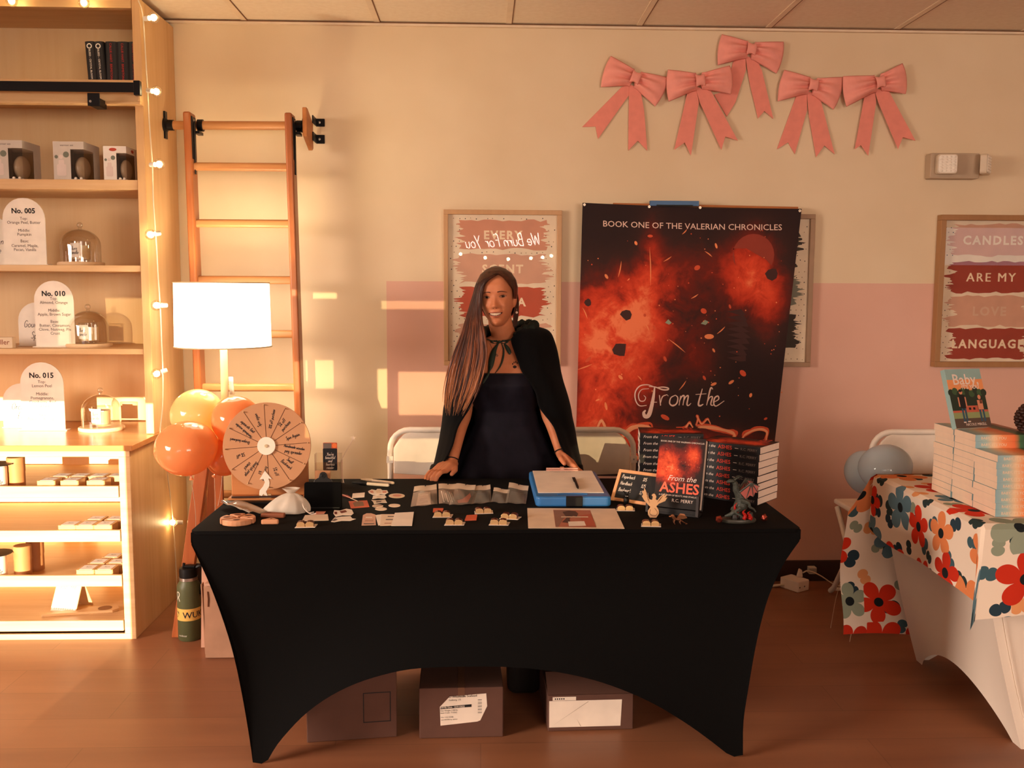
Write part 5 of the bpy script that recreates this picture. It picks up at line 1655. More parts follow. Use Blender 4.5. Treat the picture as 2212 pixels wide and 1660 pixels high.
g = MB().box(-.06, .06, -.08, .08, .0005, .2).build('dark_bag', mat('dark_fabric_bag', '1a1312', .9), loc=(.155, 3.3, 0), bevel=.03, seg=4)
tag(g, 'dark soft bag standing between the two right boxes under the table', 'bag')
# ---------------------------------------------------------------- white folding chairs
M_CHAIR = mat('white_chair_plastic', 'eadbc8', .45)
M_TUBE = mat('white_chair_tube', 'ece0d0', .35)
def chair(label, loc, rot=0.0):
    g = thing('folding_chair', label, 'chair', loc, rot, 'white folding chairs')
    W2, zt, r = .225, .842, .085
    zb = .005
    P = [(-W2, .05, .42), (-W2, .015, .62), (-W2, 0, zt - r - .01)] + [(-W2 + r - r * math.cos(q), 0, zt - r + r * math.sin(q)) for q in [PI / 2 * k / 6 for k in range(1, 7)]]
    P += [(-x, y, z) for x, y, z in P[::-1]]
    MB().tube(P, .0125, 10).build('back_frame', M_TUBE, g, smooth=True)
    pn = rrect(.405, .185, .05, 6)
    def f(p, q):
        x = (p - .5) * .408
        e = abs(x) / .204
        zc = .834 - .07 * max(0, (e - .62) / .38) ** 2.2
        z0 = .655 - .012 * (1 - e * e)
        return (x * 1.03, -.004 + .018 * (1 - e * e), z0 + (zc - z0) * (1 - q))
    MB().grid(f, 18, 8).build('backrest', M_CHAIR, g, smooth=True, solid=.012, bevel=.003)
    MB().box(-.205, .205, .08, .46, .425, .45).build('seat', M_CHAIR, g, bevel=.01, seg=3)
    for s in (-1, 1):
        MB().tube([(s * W2, .05, .425), (s * W2, .36, .04), (s * W2, .4, .012)], .0125, 10).build('leg', M_TUBE, g, smooth=True)
        MB().tube([(s * .208, .40, .42), (s * .208, .06, .05), (s * .208, .03, .012)], .0125, 10).build('leg', M_TUBE, g, smooth=True)
        MB().box(s * W2 - .014, s * W2 + .014, -.0145, -.0115, .70, .73).lathe([(.004, 0), (.0035, .003), (.0001, .003)], 10, 1, TR(s * W2, -.0145, .715) @ RX(90)).build('rivet_plate', [M_TUBE, mat('steel', 'b8b2ac', .3, .9)], g)
    MB().tube([(-.208, .045, .035), (.208, .045, .035)], .008, 8).tube([(-W2, .385, .025), (W2, .385, .025)], .008, 8).build('stretcher', M_TUBE, g, smooth=True)
    return g
c1_ = chair('white folding chair behind the table at the woman\'s right hand', (-.165, 4.0, 0))
c2_ = dup(c1_, (.435, 4.0, 0), (0, 0, 0), 'white folding chair behind the table beneath the fiery banner')
c3_ = dup(c1_, (1.90, 3.93, 0), (0, 0, 0), 'white folding chair behind the flower-clothed table')
# ---------------------------------------------------------------- framed prints
M_FRM = wood('light_frame_wood', 'b98d62', 'c99e72', 'z', .5)
M_PRINT = mat('print_paper', 'ecd9bd', .7)
M_DOT = mat('dot_dark', '2b2420', .7)
M_DOT2 = mat('dot_tan', 'a48a6c', .7)
M_PGL = clear('picture_glass', (1, 1, 1), .045, 0)
def brush(x0, x1, y0, y1, seed, rag=.05):
    R_ = random.Random(seed)
    n = 14
    top = [(x0 + (x1 - x0) * k / n, y1 + R_.uniform(-.006, .006)) for k in range(n + 1)]
    bot = [(x0 + (x1 - x0) * k / n, y0 + R_.uniform(-.006, .006)) for k in range(n + 1)]
    m = 17
    lv = [0]
    for k in range(m * 2):
        lv.append(lv[-1] * .72 + R_.uniform(-.6, .6) + (R_.uniform(-.5, .5) if k % 3 == 0 else 0))
    def side(xe, s):
        out = []
        for k in range(1, m * 2):
            y = y0 + .009 + (y1 - y0 - .018) * k / (m * 2)
            q = max(-1, min(1, lv[k if s > 0 else -k] * .8 + R_.uniform(-.35, .35)))
            out.append((xe + s * q * rag * .8, y + R_.uniform(-.001, .001)))
        return out
    return bot + side(x1, 1) + top[::-1] + side(x0, -1)[::-1]
def picture(label, x0, x1, z0, z1, rows, fw=.022, dp=.032, fm=None, seed=1):
    """rows: (y0, y1, material, text, text material, text x offset, size) in metres from the lower edge"""
    g = thing('framed_print', label, 'picture', ((x0 + x1) / 2, YW - .001, z0), None, 'framed prints on the back wall')
    w_, h_ = x1 - x0, z1 - z0
    w = MB()
    T = UP
    w.box(-w_ / 2, w_ / 2, -dp, 0, 0, fw).box(-w_ / 2, w_ / 2, -dp, 0, h_ - fw, h_).box(-w_ / 2, -w_ / 2 + fw, -dp, 0, fw, h_ - fw).box(w_ / 2 - fw, w_ / 2, -dp, 0, fw, h_ - fw)
    w.build('frame', fm or M_FRM, g, bevel=.002)
    mats = [M_PRINT, M_DOT, M_DOT2]
    w = MB().box(-w_ / 2 + fw, w_ / 2 - fw, -.012, -.006, fw, h_ - fw)
    T = TR(0, -.0122, 0) @ UP
    R_ = random.Random(seed)
    gx, gy = w_ / 2 - fw, h_ - 2 * fw
    sp = .0265
    ny, nx = int(gy / sp), int(2 * gx / sp)
    for j in range(ny):
        for i in range(nx):
            x = -gx + sp * (i + .5) + (sp / 2 if j % 2 else 0)
            y = fw + sp * (j + .5)
            if abs(x) > gx - .006:
                continue
            inside = any(r[0] - .006 < y < r[1] + .006 and abs(x) < gx - .055 for r in rows)
            if inside:
                continue
            if R_.random() < .72:
                w.flat(circ(R_.uniform(.0022, .0030), 8, x + R_.uniform(-.003, .003), y + R_.uniform(-.003, .003)), 0, 1 if R_.random() < .55 else 2, T)
    for k, r in enumerate(rows):
        for m_ in (r[2], r[4]):
            if m_ not in mats:
                mats.append(m_)
        w.flat(brush(-gx + .05, gx - .05, r[0], r[1], seed * 10 + k), .0003, mats.index(r[2]), T)
        if r[3]:
            w.text(r[3], r[6], mats.index(r[4]), T @ TR(r[5], (r[0] + r[1]) / 2 - r[6] * .36, .0006), bold=.035, space=1.25)
    w.build('print', mats, g)
    MB().box(-w_ / 2 + fw, w_ / 2 - fw, -.018, -.0165, fw, h_ - fw).build('glass', M_PGL, g)
    return g
B1, B2, B3, B4 = mat('brush_rose', 'cf8f74', .7), mat('brush_blush', 'd4a288', .7), mat('brush_red', 'bf5238', .7), mat('brush_brick', '9f3d2c', .7)
BK_, BG_ = mat('brush_black', '25201f', .7), mat('brush_sage', '77796a', .7)
M_LET = mat('print_lettering', 'f3dcbb', .7)
picture('framed print reading EVERY SCENT behind the woman', -.178, .383, 1.079, 1.817,
        [(.555, .69, B1, 'EVERY', M_LET, .0, .055), (.395, .53, B2, 'SCENT', M_LET, .0, .055), (.235, .375, B3, 'HAS  A', M_LET, .008, .055), (.06, .2, B2, 'STORY', M_LET, 0, .055)], seed=1)
picture('framed print mostly hidden behind the fiery banner', 1.05, 1.598, 1.075, 1.807, [(.48, .64, BK_, '', M_LET, 0, .05), (.3, .44, BG_, '', M_LET, 0, .05), (.09, .25, BK_, '', M_LET, 0, .05)], seed=2, fm=mat('grey_frame', '9c7b5e', .5))
picture('framed print reading ARE MY LOVE LANGUAGE at the right edge', 2.203, 2.75, 1.076, 1.809,
        [(.54, .69, B2, 'CANDLES', M_PRINT, 0, .058), (.362, .512, B4, 'ARE MY', M_LET, 0, .06), (.2, .345, B2, 'LOVE', mat('faint_lettering', 'd9b49a', .7), 0, .06), (.04, .186, B4, 'LANGUAGE', M_LET, 0, .058)], fw=.026, dp=.045, fm=wood('brown_frame', '9c7048', 'aa7d52', 'z', .5), seed=3)
# ---------------------------------------------------------------- fiery banner
YBN = 4.465
def c7(x, y): return (1220 + x / 2.8625, 420 + y / 2.8625)
cTL, cTR, cBR, cBL = (110, 52), (1465, 90), (1272, 1760), (62, 1740)
def bn_px(s, t):
    x, y = bil((cTL, cTR, cBR, cBL), s, t)
    y -= 14 * math.sin(PI * s) * (1 - t) * (-1) ** 0 * -.6
    return c7(x, y)
def bn_y(s, t):
    return YBN - .012 - .008 * math.sin(5 * s + 3 * t) - .012 * t + .012 * (s > .9) * (s - .9) * 10 * t
def bn(s, t, off=0.0):
    u, v = bn_px(s, t)
    return aty(u, v, bn_y(s, t) - off)
ORG = bn(0, 1)
ban = thing('fabric_banner', 'tall dark fabric banner printed with fire, reading From the, hung on the back wall', 'banner', (ORG.x, YBN, ORG.z))
OFF = -Vector((ORG.x, YBN, ORG.z))
t = NT('banner_print')
uv = t.obj(uv=True)
s = t.sep(uv)
tot = None
for (x, y, rx, ry, k) in ((.10, .55, .16, .16, 1.25), (.30, .60, .17, .15, 1.05), (.12, .36, .13, .16, 1.0), (.33, .38, .10, .12, .7), (.16, .22, .14, .10, .75), (.80, .80, .12, .12, .85), (.84, .70, .12, .10, .7), (.5, .72, .22, .16, .42), (.58, .45, .12, .14, .35), (.70, .14, .3, .05, .5), (.25, .14, .2, .05, .9), (.9, .62, .1, .12, .4), (.05, .16, .08, .06, .6), (.32, .8, .05, .16, .5)):
    dx = t.math('MULTIPLY', t.math('SUBTRACT', s[0], x), 1 / rx)
    dy = t.math('MULTIPLY', t.math('SUBTRACT', s[1], y), 1 / ry)
    g = t.math('MULTIPLY', t.math('POWER', 2.718, t.math('MULTIPLY', t.math('ADD', t.math('MULTIPLY', dx, dx), t.math('MULTIPLY', dy, dy)), -1.0)), k)
    tot = g if tot is None else t.math('ADD', tot, g)
mp = t.obj((1, 1.15, 1), uv=True)
n = t.noise(mp, 5.0, 7, .62, .5)
n2 = t.noise(mp, 15, 4, .6, 1.2)
nn = t.math('MULTIPLY', t.math('SUBTRACT', t.math('ADD', t.math('MULTIPLY', n, .75), t.math('MULTIPLY', n2, .25)), .24), 2.1)
f_ = t.math('MULTIPLY', tot, nn, clamp=True)
c_ = t.ramp(f_, [(0, '2a1b1b'), (.1, '3a211d'), (.26, '6c2116'), (.46, 'b8341c'), (.72, 'dc4a2a'), (1.0, 'ef7d52')])
M_BANNER = t.fin(c_, .7, 0, .2)
BW_ = MB().grid(lambda a_, b_: bn(a_, 1 - b_) + OFF, 40, 44, uvs=True)
BM_ = [M_BANNER]
def bmerge(o, ms):
    idx = []
    for m_ in ms:
        if m_ not in BM_:
            BM_.append(m_)
        idx.append(BM_.index(m_))
    BW_.merge(o, idx)
def c2st(x, y):
    for _ in range(2):
        t_ = (y - 60) / 1685
        xl, xr = 110 - 48 * t_, 1465 - 193 * t_
        s_ = (x - xl) / (xr - xl)
        yt, yb = 52 + 38 * s_, 1740 + 20 * s_
        t_ = (y - yt) / (yb - yt)
    return s_, t_
def onb(x, y, off=.0015):
    s_, t_ = c2st(x, y)
    return bn(s_, t_, off) + OFF
def bpoly(w, pts, m=0, off=.0012):
    n = len(pts)
    ar = sum(pts[i][0] * pts[(i + 1) % n][1] - pts[(i + 1) % n][0] * pts[i][1] for i in range(n))
    if ar > 0:
        pts = pts[::-1]
    w.add([onb(x, y, off) for x, y in pts], [tuple(range(n))], m)
def bstroke(w, pts, wd_, m=0, off=.002):
    P = smooth([Vector((x, y, 0)) for x, y in pts], 5)
    n = len(P)
    ww = wd_ if isinstance(wd_, (int, float)) else None
    L = []
    for i in range(n):
        k = ww if ww else wd_[0] + (wd_[1] - wd_[0]) * math.sin(PI * i / (n - 1))
        L.append(k)
    q = MB().stroke(P, L)
    w.add([onb(v.x, v.y, off) for v in q.v], [f[::-1] for f in q.f], m)
M_BDK = mat('banner_dark', '3d1a15', .7)
M_SPK = mat('banner_spark', 'ee8a55', .7)
M_SPK2 = mat('banner_ember', 'd2502b', .7)
M_BTXT = mat('banner_lettering', 'e9c6b4', .7)
M_EYE = mat('banner_eye', '8f9a80', .7)
M_GLW = mat('banner_glow', 'f0a274', .7)
w = MB()
R_ = random.Random(5)
for (x, y, r) in ((380, 740, 36), (340, 960, 50), (1280, 488, 42), (145, 670, 26)):
    bpoly(w, [(x + r * R_.uniform(.7, 1.1) * math.cos(k * PI / 4), y + r * R_.uniform(.7, 1.1) * math.sin(k * PI / 4)) for k in range(8)], 0, .0013)
bmerge(w, [M_BDK])
w = MB()
bpoly(w, [(1165 + 128 * math.cos(k * PI / 12), 372 + 132 * math.sin(k * PI / 12)) for k in range(-14, 3)] + [(1240, 400), (1120, 330), (1040, 330)], 0, .0009)
bmerge(w, [mat('banner_moon', '8f3320', .7)])
w = MB()
for k in range(9):
    y = 720 + 36 * k
    bpoly(w, [(1000, y), (1090 + 14 * (k % 3), y - 14), (1150 - 8 * abs(k - 4), y + 22), (1080, y + 24)], 0, .0013)
bmerge(w, [M_BDK])
w = MB()
bpoly(w, [(620, 790), (640, 768), (660, 790), (645, 802)])
bpoly(w, [(840, 796), (865, 772), (890, 784), (870, 804)])
bmerge(w, [M_EYE])
w = MB()
for (x, y, a, b, q) in ((818, 448, 20, 15, -.5), (858, 717, 20, 16, .6), (892, 876, 30, 16, 0), (528, 252, 17, 9, 0), (620, 1378, 30, 14, .5), (1148, 1242, 9, 14, .3), (1100, 1105, 24, 16, .8), (1028, 1160, 20, 9, -.6), (258, 506, 17, 9, 1.0), (345, 1130, 18, 10, .8), (620, 1015, 9, 18, -.4), (145, 1022, 24, 10, -.7), (555, 822, 8, 18, -.4), (440, 297, 9, 14, -.4), (935, 312, 7, 18, -.3), (203, 1272, 14, 5, -.4), (255, 1310, 8, 26, -.2), (862, 1133, 8, 16, -.5), (920, 962, 7, 14, -.5), (1020, 690, 7, 14, -.3), (920, 1172, 20, 9, -.4), (495, 744, 9, 10, 0), (1240, 1388, 12, 7, -.5), (122, 1450, 14, 8, 0), (1208, 1218, 0, 0, 0)):
    if a:
        ca, sa = math.cos(q), math.sin(q)
        bpoly(w, [(x + a * math.cos(k * PI / 5) * ca - b * math.sin(k * PI / 5) * sa, y + a * math.cos(k * PI / 5) * sa + b * math.sin(k * PI / 5) * ca) for k in range(10)], 0 if (x * 7 + y) % 3 else 1, .0018)
for k in range(90):
    x, y = R_.uniform(110, 1340), R_.uniform(220, 1400)
    r = R_.uniform(2, 5)
    bpoly(w, [(x + r * math.cos(k_ * PI / 3), y + r * math.sin(k_ * PI / 3)) for k_ in range(6)], k % 2, .0017)
for (x0, y0, x1, y1) in ((640, 890, 745, 975), (780, 640, 825, 612), (865, 345, 910, 380), (610, 410, 660, 378), (385, 530, 400, 515), (500, 800, 520, 840), (725, 240, 755, 208), (525, 330, 530, 560), (80, 1085, 170, 1050), (110, 700, 140, 770), (940, 860, 990, 815), (330, 510, 350, 410), (450, 1120, 475, 1150), (705, 1210, 750, 1150)):
    bstroke(w, [(x0, y0), ((x0 + x1) / 2 + 3, (y0 + y1) / 2), (x1, y1)], (1, 7), 0, .0019)
bmerge(w, [M_SPK, M_SPK2])
w = MB()
sz = 43
vs, fs = text_mesh('BOOK ONE OF THE VALERIAN CHRONICLES', 0, .004, 'LEFT', 1.0)
mx = max(v_[0] for v_ in vs)
for v_ in vs:
    pass
w.add([onb(234 + v_[0] / mx * 1106, 196 + 24 * v_[0] / mx - v_[1] * 52 - 0, .002) for v_ in vs], fs)
for pts, wd_ in (([(585, 1240), (592, 1305)], (6, 12)), ([(592, 1290), (604, 1250), (634, 1236)], (4, 7)), ([(684, 1240), (656, 1256), (648, 1290), (668, 1306), (692, 1290), (698, 1256), (684, 1240)], (5, 9)),
                 ([(716, 1244), (706, 1304)], (5, 10)), ([(708, 1280), (722, 1250), (738, 1246), (730, 1303)], (5, 9)), ([(733, 1280), (748, 1250), (763, 1246), (755, 1296), (765, 1304), (780, 1290)], (4, 9)),
                 ([(634, 1240), (640, 1246)], (4, 6)), ([(850, 1200), (826, 1290), (836, 1306), (856, 1296)], (5, 11)), ([(808, 1236), (875, 1232)], (4, 6)), ([(915, 1204), (900, 1200), (876, 1304)], (4, 10)), ([(880, 1284), (896, 1254), (912, 1252), (902, 1294), (912, 1304), (924, 1296)], (4, 8)),
                 ([(922, 1284), (950, 1266), (946, 1246), (926, 1258), (920, 1292), (936, 1308), (985, 1276)], (4, 9)),
                 ([(556, 1190), (548, 1250), (534, 1320), (518, 1366), (496, 1372), (488, 1350), (500, 1334)], (8, 26)), ([(520, 1186), (560, 1190), (604, 1206), (636, 1206), (638, 1196), (606, 1190), (566, 1194)], (5, 9)),
                 ([(556, 1190), (512, 1176), (464, 1184), (436, 1222), (438, 1272), (462, 1306), (506, 1304)], (4, 8)), ([(520, 1200), (476, 1206), (456, 1238), (464, 1274), (490, 1276), (500, 1256), (488, 1242)], (3, 6)), ([(530, 1284), (570, 1284)], (4, 8))):
    bstroke(w, pts, wd_, 0, .0022)
bmerge(w, [M_BTXT])
w = MB()
for pts, wd_ in (([(180, 1492), (205, 1440), (228, 1400), (250, 1440), (268, 1494)], (12, 26)), ([(340, 1540), (372, 1480), (430, 1440), (510, 1436), (560, 1462)], (12, 40)), ([(690, 1448), (740, 1446), (768, 1412), (790, 1444)], (6, 16)), ([(820, 1436), (900, 1442), (980, 1462), (1050, 1480), (1040, 1510)], (10, 34)),
                 ([(812, 1430), (824, 1390), (818, 1370), (846, 1420), (880, 1390), (900, 1420)], (5, 14)), ([(1092, 1520), (1120, 1484), (1184, 1458), (1244, 1466), (1240, 1530)], (10, 28)), ([(360, 1560), (400, 1600), (470, 1640), (500, 1690)], (16, 36)), ([(240, 1640), (280, 1700)], (10, 40)), ([(480, 1480), (500, 1540)], (8, 20))):
    for j in range(7):
        jp = [(x + R_.uniform(-1, 1) * wd_[1] * .45, y + R_.uniform(-1, 1) * wd_[1] * .45 - 3) for x, y in pts]
        bstroke(w, jp, (wd_[0] * .4, wd_[1] * R_.uniform(.3, .6)), 1, .002 + .00003 * j)
    for j in range(5):
        jp = [(x + R_.uniform(-1, 1) * wd_[1] * .22, y + R_.uniform(-1, 1) * wd_[1] * .22) for x, y in pts]
        bstroke(w, jp, (wd_[0] * .2, wd_[1] * R_.uniform(.2, .4)), 0, .0024 + .00003 * j)
bmerge(w, [M_GLW, mat('banner_fire', 'd9532b', .7)])
BW_.build('cloth', BM_, ban, smooth=True)
for x, y in ((122, 64), (522, 70), (836, 74), (1450, 102)):
    p = onb(x, y, .003)
    w = MB().lathe([(.0025, 0), (.006, 0), (.006, .002), (.0025, .002), (.0025, 0)], 14, 0, TR(p) @ RX(90))
    w.build('grommet', mat('grommet_brass', 'cdbba6', .3, .6), ban)
a, b = onb(300, 62, -.004), onb(1440, 92, -.004)
MB().tube([a + Vector((0, .006, .004)), b + Vector((0, .006, .006))], .006, 8).build('batten', wood('batten_wood', 'a8663a', 'bf7a48', 'x'), ban)
a, b = onb(527, 64, .004), onb(828, 36, .004)
MB().box(a.x, b.x, a.y - .003, a.y + .02, a.z, b.z + .002).box(a.x + .03, b.x - .03, a.y - .005, a.y - .003, a.z - .003, a.z + .005, 1).build('blue_clamp', [mat('clamp_blue', '2f5f8f', .4), M_PLASTIC], ban, bevel=.002)
# ---------------------------------------------------------------- bows on the wall
M_BOW = mat('pink_felt', 'f2a092', .8, var=.04, vs=30)
M_BOW2 = mat('pink_felt_tail', 'ea9080', .8, var=.04, vs=30)
def cb8(x, y): return (1240 + x * .34358, 60 + y * .34358)
def bow(label, knot, L, R, tails, tone=0, dep=0.0):
    yb = YW - .006 - dep
    k = aty(*cb8(*knot), yb)
    g = thing('paper_bow', label, 'bow', (k.x, YW - .001, k.z), None, 'pink bows on the back wall')
    def W_(p, d=0.0):
        q = aty(*cb8(*p), yb - d)
        return Vector((q.x - k.x, q.y - (YW - .001), q.z - k.z))
    for i, tl in enumerate(tails):
        P = [W_(p) for p in tl]
        n = len(P)
        w = MB()
        dd = .003 + .004 * i
        pts = [(p.x, p.z) for p in P]
        w.prism(pts, dep + dd, dep + dd + .003, 0, UP)
        w.build('tail', M_BOW2, g, bevel=.0008)
    for (ot, ob), s in ((L, -1), (R, 1)):
        A, B = W_(ot, .03), W_(ob, .03)
        up = (A - B).normalized()
        ax = ((A + B) / 2).normalized()
        kt, kb = ax * .008 + up * .016, ax * .008 - up * .016
        def f(p, q):
            e = p
            a_ = kt.lerp(A, e) + up * .012 * math.sin(PI * e) * 0
            b_ = kb.lerp(B, e)
            c = a_.lerp(b_, q)
            mid = (q - .5) * 2
            c = c + ax * (.010 * (1 - mid * mid) * e)
            ww = e ** .75
            c2 = ax * (c.dot(ax)) + (c - ax * c.dot(ax)) * (ww / e if e > .02 else 1) if e > .02 else c
            fold = math.cos(q * 2 * PI * 2.5) * .014 * (1 - e) ** 1.1 * min(1, e * 6)
            bul = .026 * math.sin(PI * min(1, e * .8 + .1)) * (1 - mid ** 4 * .75)
            return Vector((c2.x, -(.014 + dep) - bul - fold, c2.z))
        w = MB()
        w.grid(f, 18, 24)
        if s < 0:
            pass
        o = w.build('loop', M_BOW, g, smooth=True, solid=.004, off=0)
    T = UP
    q = math.atan2((W_(R[0]) + W_(R[1])).z - (W_(L[0]) + W_(L[1])).z, (W_(R[0]) + W_(R[1])).x - (W_(L[0]) + W_(L[1])).x)
    w = MB()
    w.grid(lambda p, q2: (.021 * (2 * p - 1) , .024 * math.cos(PI * (1 - q2)) * (1 + .12 * math.cos(2 * PI * p)), .036 + dep + .012 * math.sin(PI * q2) + .004 * math.sin(PI * p)), 10, 12, 0, UP @ Matrix.Rotation(q, 4, 'Z'))
    w.build('knot', M_BOW, g, smooth=True, solid=.003, off=0)
bow('pink bow farthest left, its left loop crumpled', (380, 322), ((235, 172), (172, 368)), ((597, 308), (515, 490)), [[(345, 360), (300, 372), (50, 625), (135, 622), (150, 700), (345, 425)], [(345, 355), (415, 385), (440, 520), (460, 775), (400, 712), (340, 775), (342, 560)]])
bow('pink bow highest on the wall, nearly touching the ceiling', (1103, 143), ((935, 35), (910, 230)), ((1325, 82), (1280, 283)), [[(1078, 175), (1000, 215), (950, 400), (880, 420), (960, 560), (1015, 470), (1080, 270)], [(1075, 175), (1150, 205), (1180, 270), (1252, 575), (1195, 525), (1155, 572), (1100, 340)]])
bow('pink bow second from left, hanging below the highest bow', (783, 340), ((595, 258), (600, 460)), ((985, 232), (992, 412)), [[(765, 370), (710, 420), (630, 768), (697, 722), (735, 805), (785, 470)], [(760, 370), (860, 400), (1030, 712), (950, 685), (925, 770), (790, 470)]], dep=.012)
bow('pink bow second from right, its loop touching the rightmost bow', (1490, 368), ((1330, 260), (1288, 458)), ((1700, 305), (1640, 510)), [[(1465, 400), (1400, 420), (1275, 765), (1345, 722), (1388, 795), (1465, 520)], [(1462, 400), (1540, 420), (1637, 797), (1572, 742), (1520, 815), (1475, 560)]])
bow('pink bow farthest right on the wall, tilted up to the right', (1907, 350), ((1700, 300), (1722, 492)), ((2075, 218), (2095, 412)), [[(1890, 385), (1830, 410), (1765, 765), (1805, 738), (1850, 805), (1900, 470)], [(1885, 385), (1975, 395), (2145, 712), (2065, 690), (2035, 765), (1910, 470)]], dep=.012)
# ---------------------------------------------------------------- emergency light
x0, x1, z0, z1 = rc(2003, 2112, 333, 387, 4.5)
em = thing('emergency_light', 'twin head emergency light mounted on the wall above the right picture', 'emergency light', ((x0 + x1) / 2, YW - .001, (z0 + z1) / 2))
w_, h_ = x1 - x0, z1 - z0
M_EML = mat('emergency_casing', 'b9a288', .5)
MB().prism(rrect(w_, h_, .008, 3), 0, .055, 0, UP).build('casing', M_EML, em, bevel=.004)
M_LENS = mat('lens_plastic', 'f6ecdc', .15, 0, .8)
for cx, rot in ((-w_ * .22, -6), (w_ * .56, 52)):
    T = TR(cx, -.075, .004) @ RZ(rot) @ UP
    w = MB().prism(rrect(.094, .092, .014, 4), -.015, .016, 0, T)
    hd = w.build('lamp_head', mat('head_casing', 'd3c1a8', .4), em, bevel=.003)
    w = MB().prism(rrect(.084, .082, .012, 4), .0165, .019, 0, T)
    for i in range(4):
        for j in range(6):
            w.ball((-.029 + .0195 * i, -.0325 + .013 * j, .0185), (.009, .0058, .004), 8, 5, 0, T)
    w.build('lens', M_LENS, hd, smooth=True)
    MB().tube([(cx * .9, -.056, .004), (cx, -.066, .004)], .012, 10).build('swivel', M_PLASTIC, em)
# ---------------------------------------------------------------- power cube and cables on the floor
a = atz(1716, 1272, 0)
rt = thing('power_cube', 'white cube power strip lying on the floor by the wall', 'power strip', (a.x, a.y, 0), 33)
MB().prism(rrect(.085, .11, .008, 3), .0005, .052).build('housing', mat('white_plastic', 'eddccb', .4), rt, bevel=.004)
w = MB()
for x, y in ((-.03, .024), (.005, .024)):
    w.flat(circ(.004, 8, x, y), .0432, 0, UP)
w.v = [Vector((v.x, v.y - .012, v.z)) for v in w.v]
for y in (-.03, -.005, .022, .034):
    w.box(.0426, .043, y, y + .009, .027, .035, 0)
w.build('sockets', M_INK, rt)
a2 = aty(1736, 1242, a.y + .03)
pg = thing('plug_cable', 'white cable with plug rising from the power cube and running right along the floor', 'cable', (a.x + .03, a.y + .02, .053))
O_ = Vector((a.x + .03, a.y + .02, .053))
MB().prism([(-.014, 0), (.014, 0), (.009, .035), (-.003, .04)], -.01, .01, 0, UP).build('plug', mat('white_plastic', 'eddccb', .4), pg, bevel=.003)
P = [aty(1734, 1238, a.y + .02), aty(1746, 1234, a.y + .02), aty(1770, 1243, a.y + .03), aty(1800, 1262, a.y + .04), atz(1830, 1269, .006), atz(1852, 1270, .006), Vector((2.0, 4.3, .006)), Vector((2.4, 4.35, .006))]
MB().tube(smooth([p - O_ for p in P], 5), .0035, 6).build('cord', M_WIRE, pg, smooth=True)
P = [Vector((a.x - .05, a.y, .02)), Vector((a.x - .12, a.y + .01, .008)), Vector((a.x - .4, a.y - .1, .006)), Vector((a.x - .8, a.y - .3, .006))]
o = MB().tube(smooth(P, 5), .006, 8).build('extension_cable', M_WIRE, smooth=True)
tag(o, 'thick white cord running from the power cube behind the black table', 'cable')
p0, p1, z0, z1 = rc(1746, 1762, 1225, 1239, 4.5)
o = MB().box(p0, p1, YW - .045, YW - .012, z0, z1).box(p0, p1, YW - .047, YW - .045, z0 + .004, z1 - .004, 1).build('wall_adapter', [mat('adapter_white', 'd8cbb8', .4), mat('adapter_print', 'a8a090', .5)], bevel=.003)
tag(o, 'small white plug adapter on the dark baseboard above the power cube', 'plug')
# ---------------------------------------------------------------- white table on the right with flowered cloth
M_WCL = NT('white_spandex')
M_WCL.bump(M_WCL.noise(M_WCL.obj(), 3.5, 2, .4), .35, .05)
M_WCL = M_WCL.fin('f0e2d2', .75, 0, .2)
wt = thing('white_table', 'table in a white stretch cover at the right edge of the picture', 'table', (2.4, 3.14, 0))
OFF = Vector((-2.4, -3.14, 0))
def edge(z):
    k = 1 - z / .73
    return 1.545 + .165 * k ** 1.35
Y0, Y1, X1 = 2.79, 3.51, 3.35
def wside(u, v):
    zb = .30 * (math.sin(PI * min(1, max(0, (u - .07) / .86))) ** .75) if .07 < u < .93 else 0
    zb *= .45
    z = .73 + (zb - .73) * v
    y = Y1 + (Y0 - Y1) * u
    y += (.03 * (1 - u) - .03 * u) * 0
    return Vector((edge(z) + .05 * math.sin(PI * u) * math.sin(PI * v) , y, z)) + OFF
def wfront(u, v):
    zb = .34 * (math.sin(PI * min(1, max(0, (u - .06) / .88))) ** .7) if .06 < u < .94 else 0
    z = .73 + (zb - .73) * v
    e = edge(z)
    x = e + (X1 - (e - 1.545) * .9 - e) * u
    return Vector((x, Y0 + .04 * math.sin(PI * u) * math.sin(PI * v), z)) + OFF
w = MB().grid(wside, 30, 20).grid(wfront, 40, 20)
w.grid(lambda u, v: (lambda p: Vector((p.x, Y1 - 3.14 - .0, p.z)))(wfront(1 - u, v)), 30, 14)
w.box(1.545 - 2.4, X1 - 2.4, Y0 - 3.14, Y1 - 3.14, .715, .732)
w.build('stretch_cover', M_WCL, wt, smooth=True)
w = MB()
for z0_, z1_ in ((.02, .7),):
    P = [(edge(z) + .012, Y0 - .002, z) for z in [z0_ + (z1_ - z0_) * k / 8 for k in range(9)]]
    w.tube([Vector((x + .02, y, z)) + OFF for x, y, z in P], .002, 5)
w.build('seam', M_WCL, wt, smooth=True)
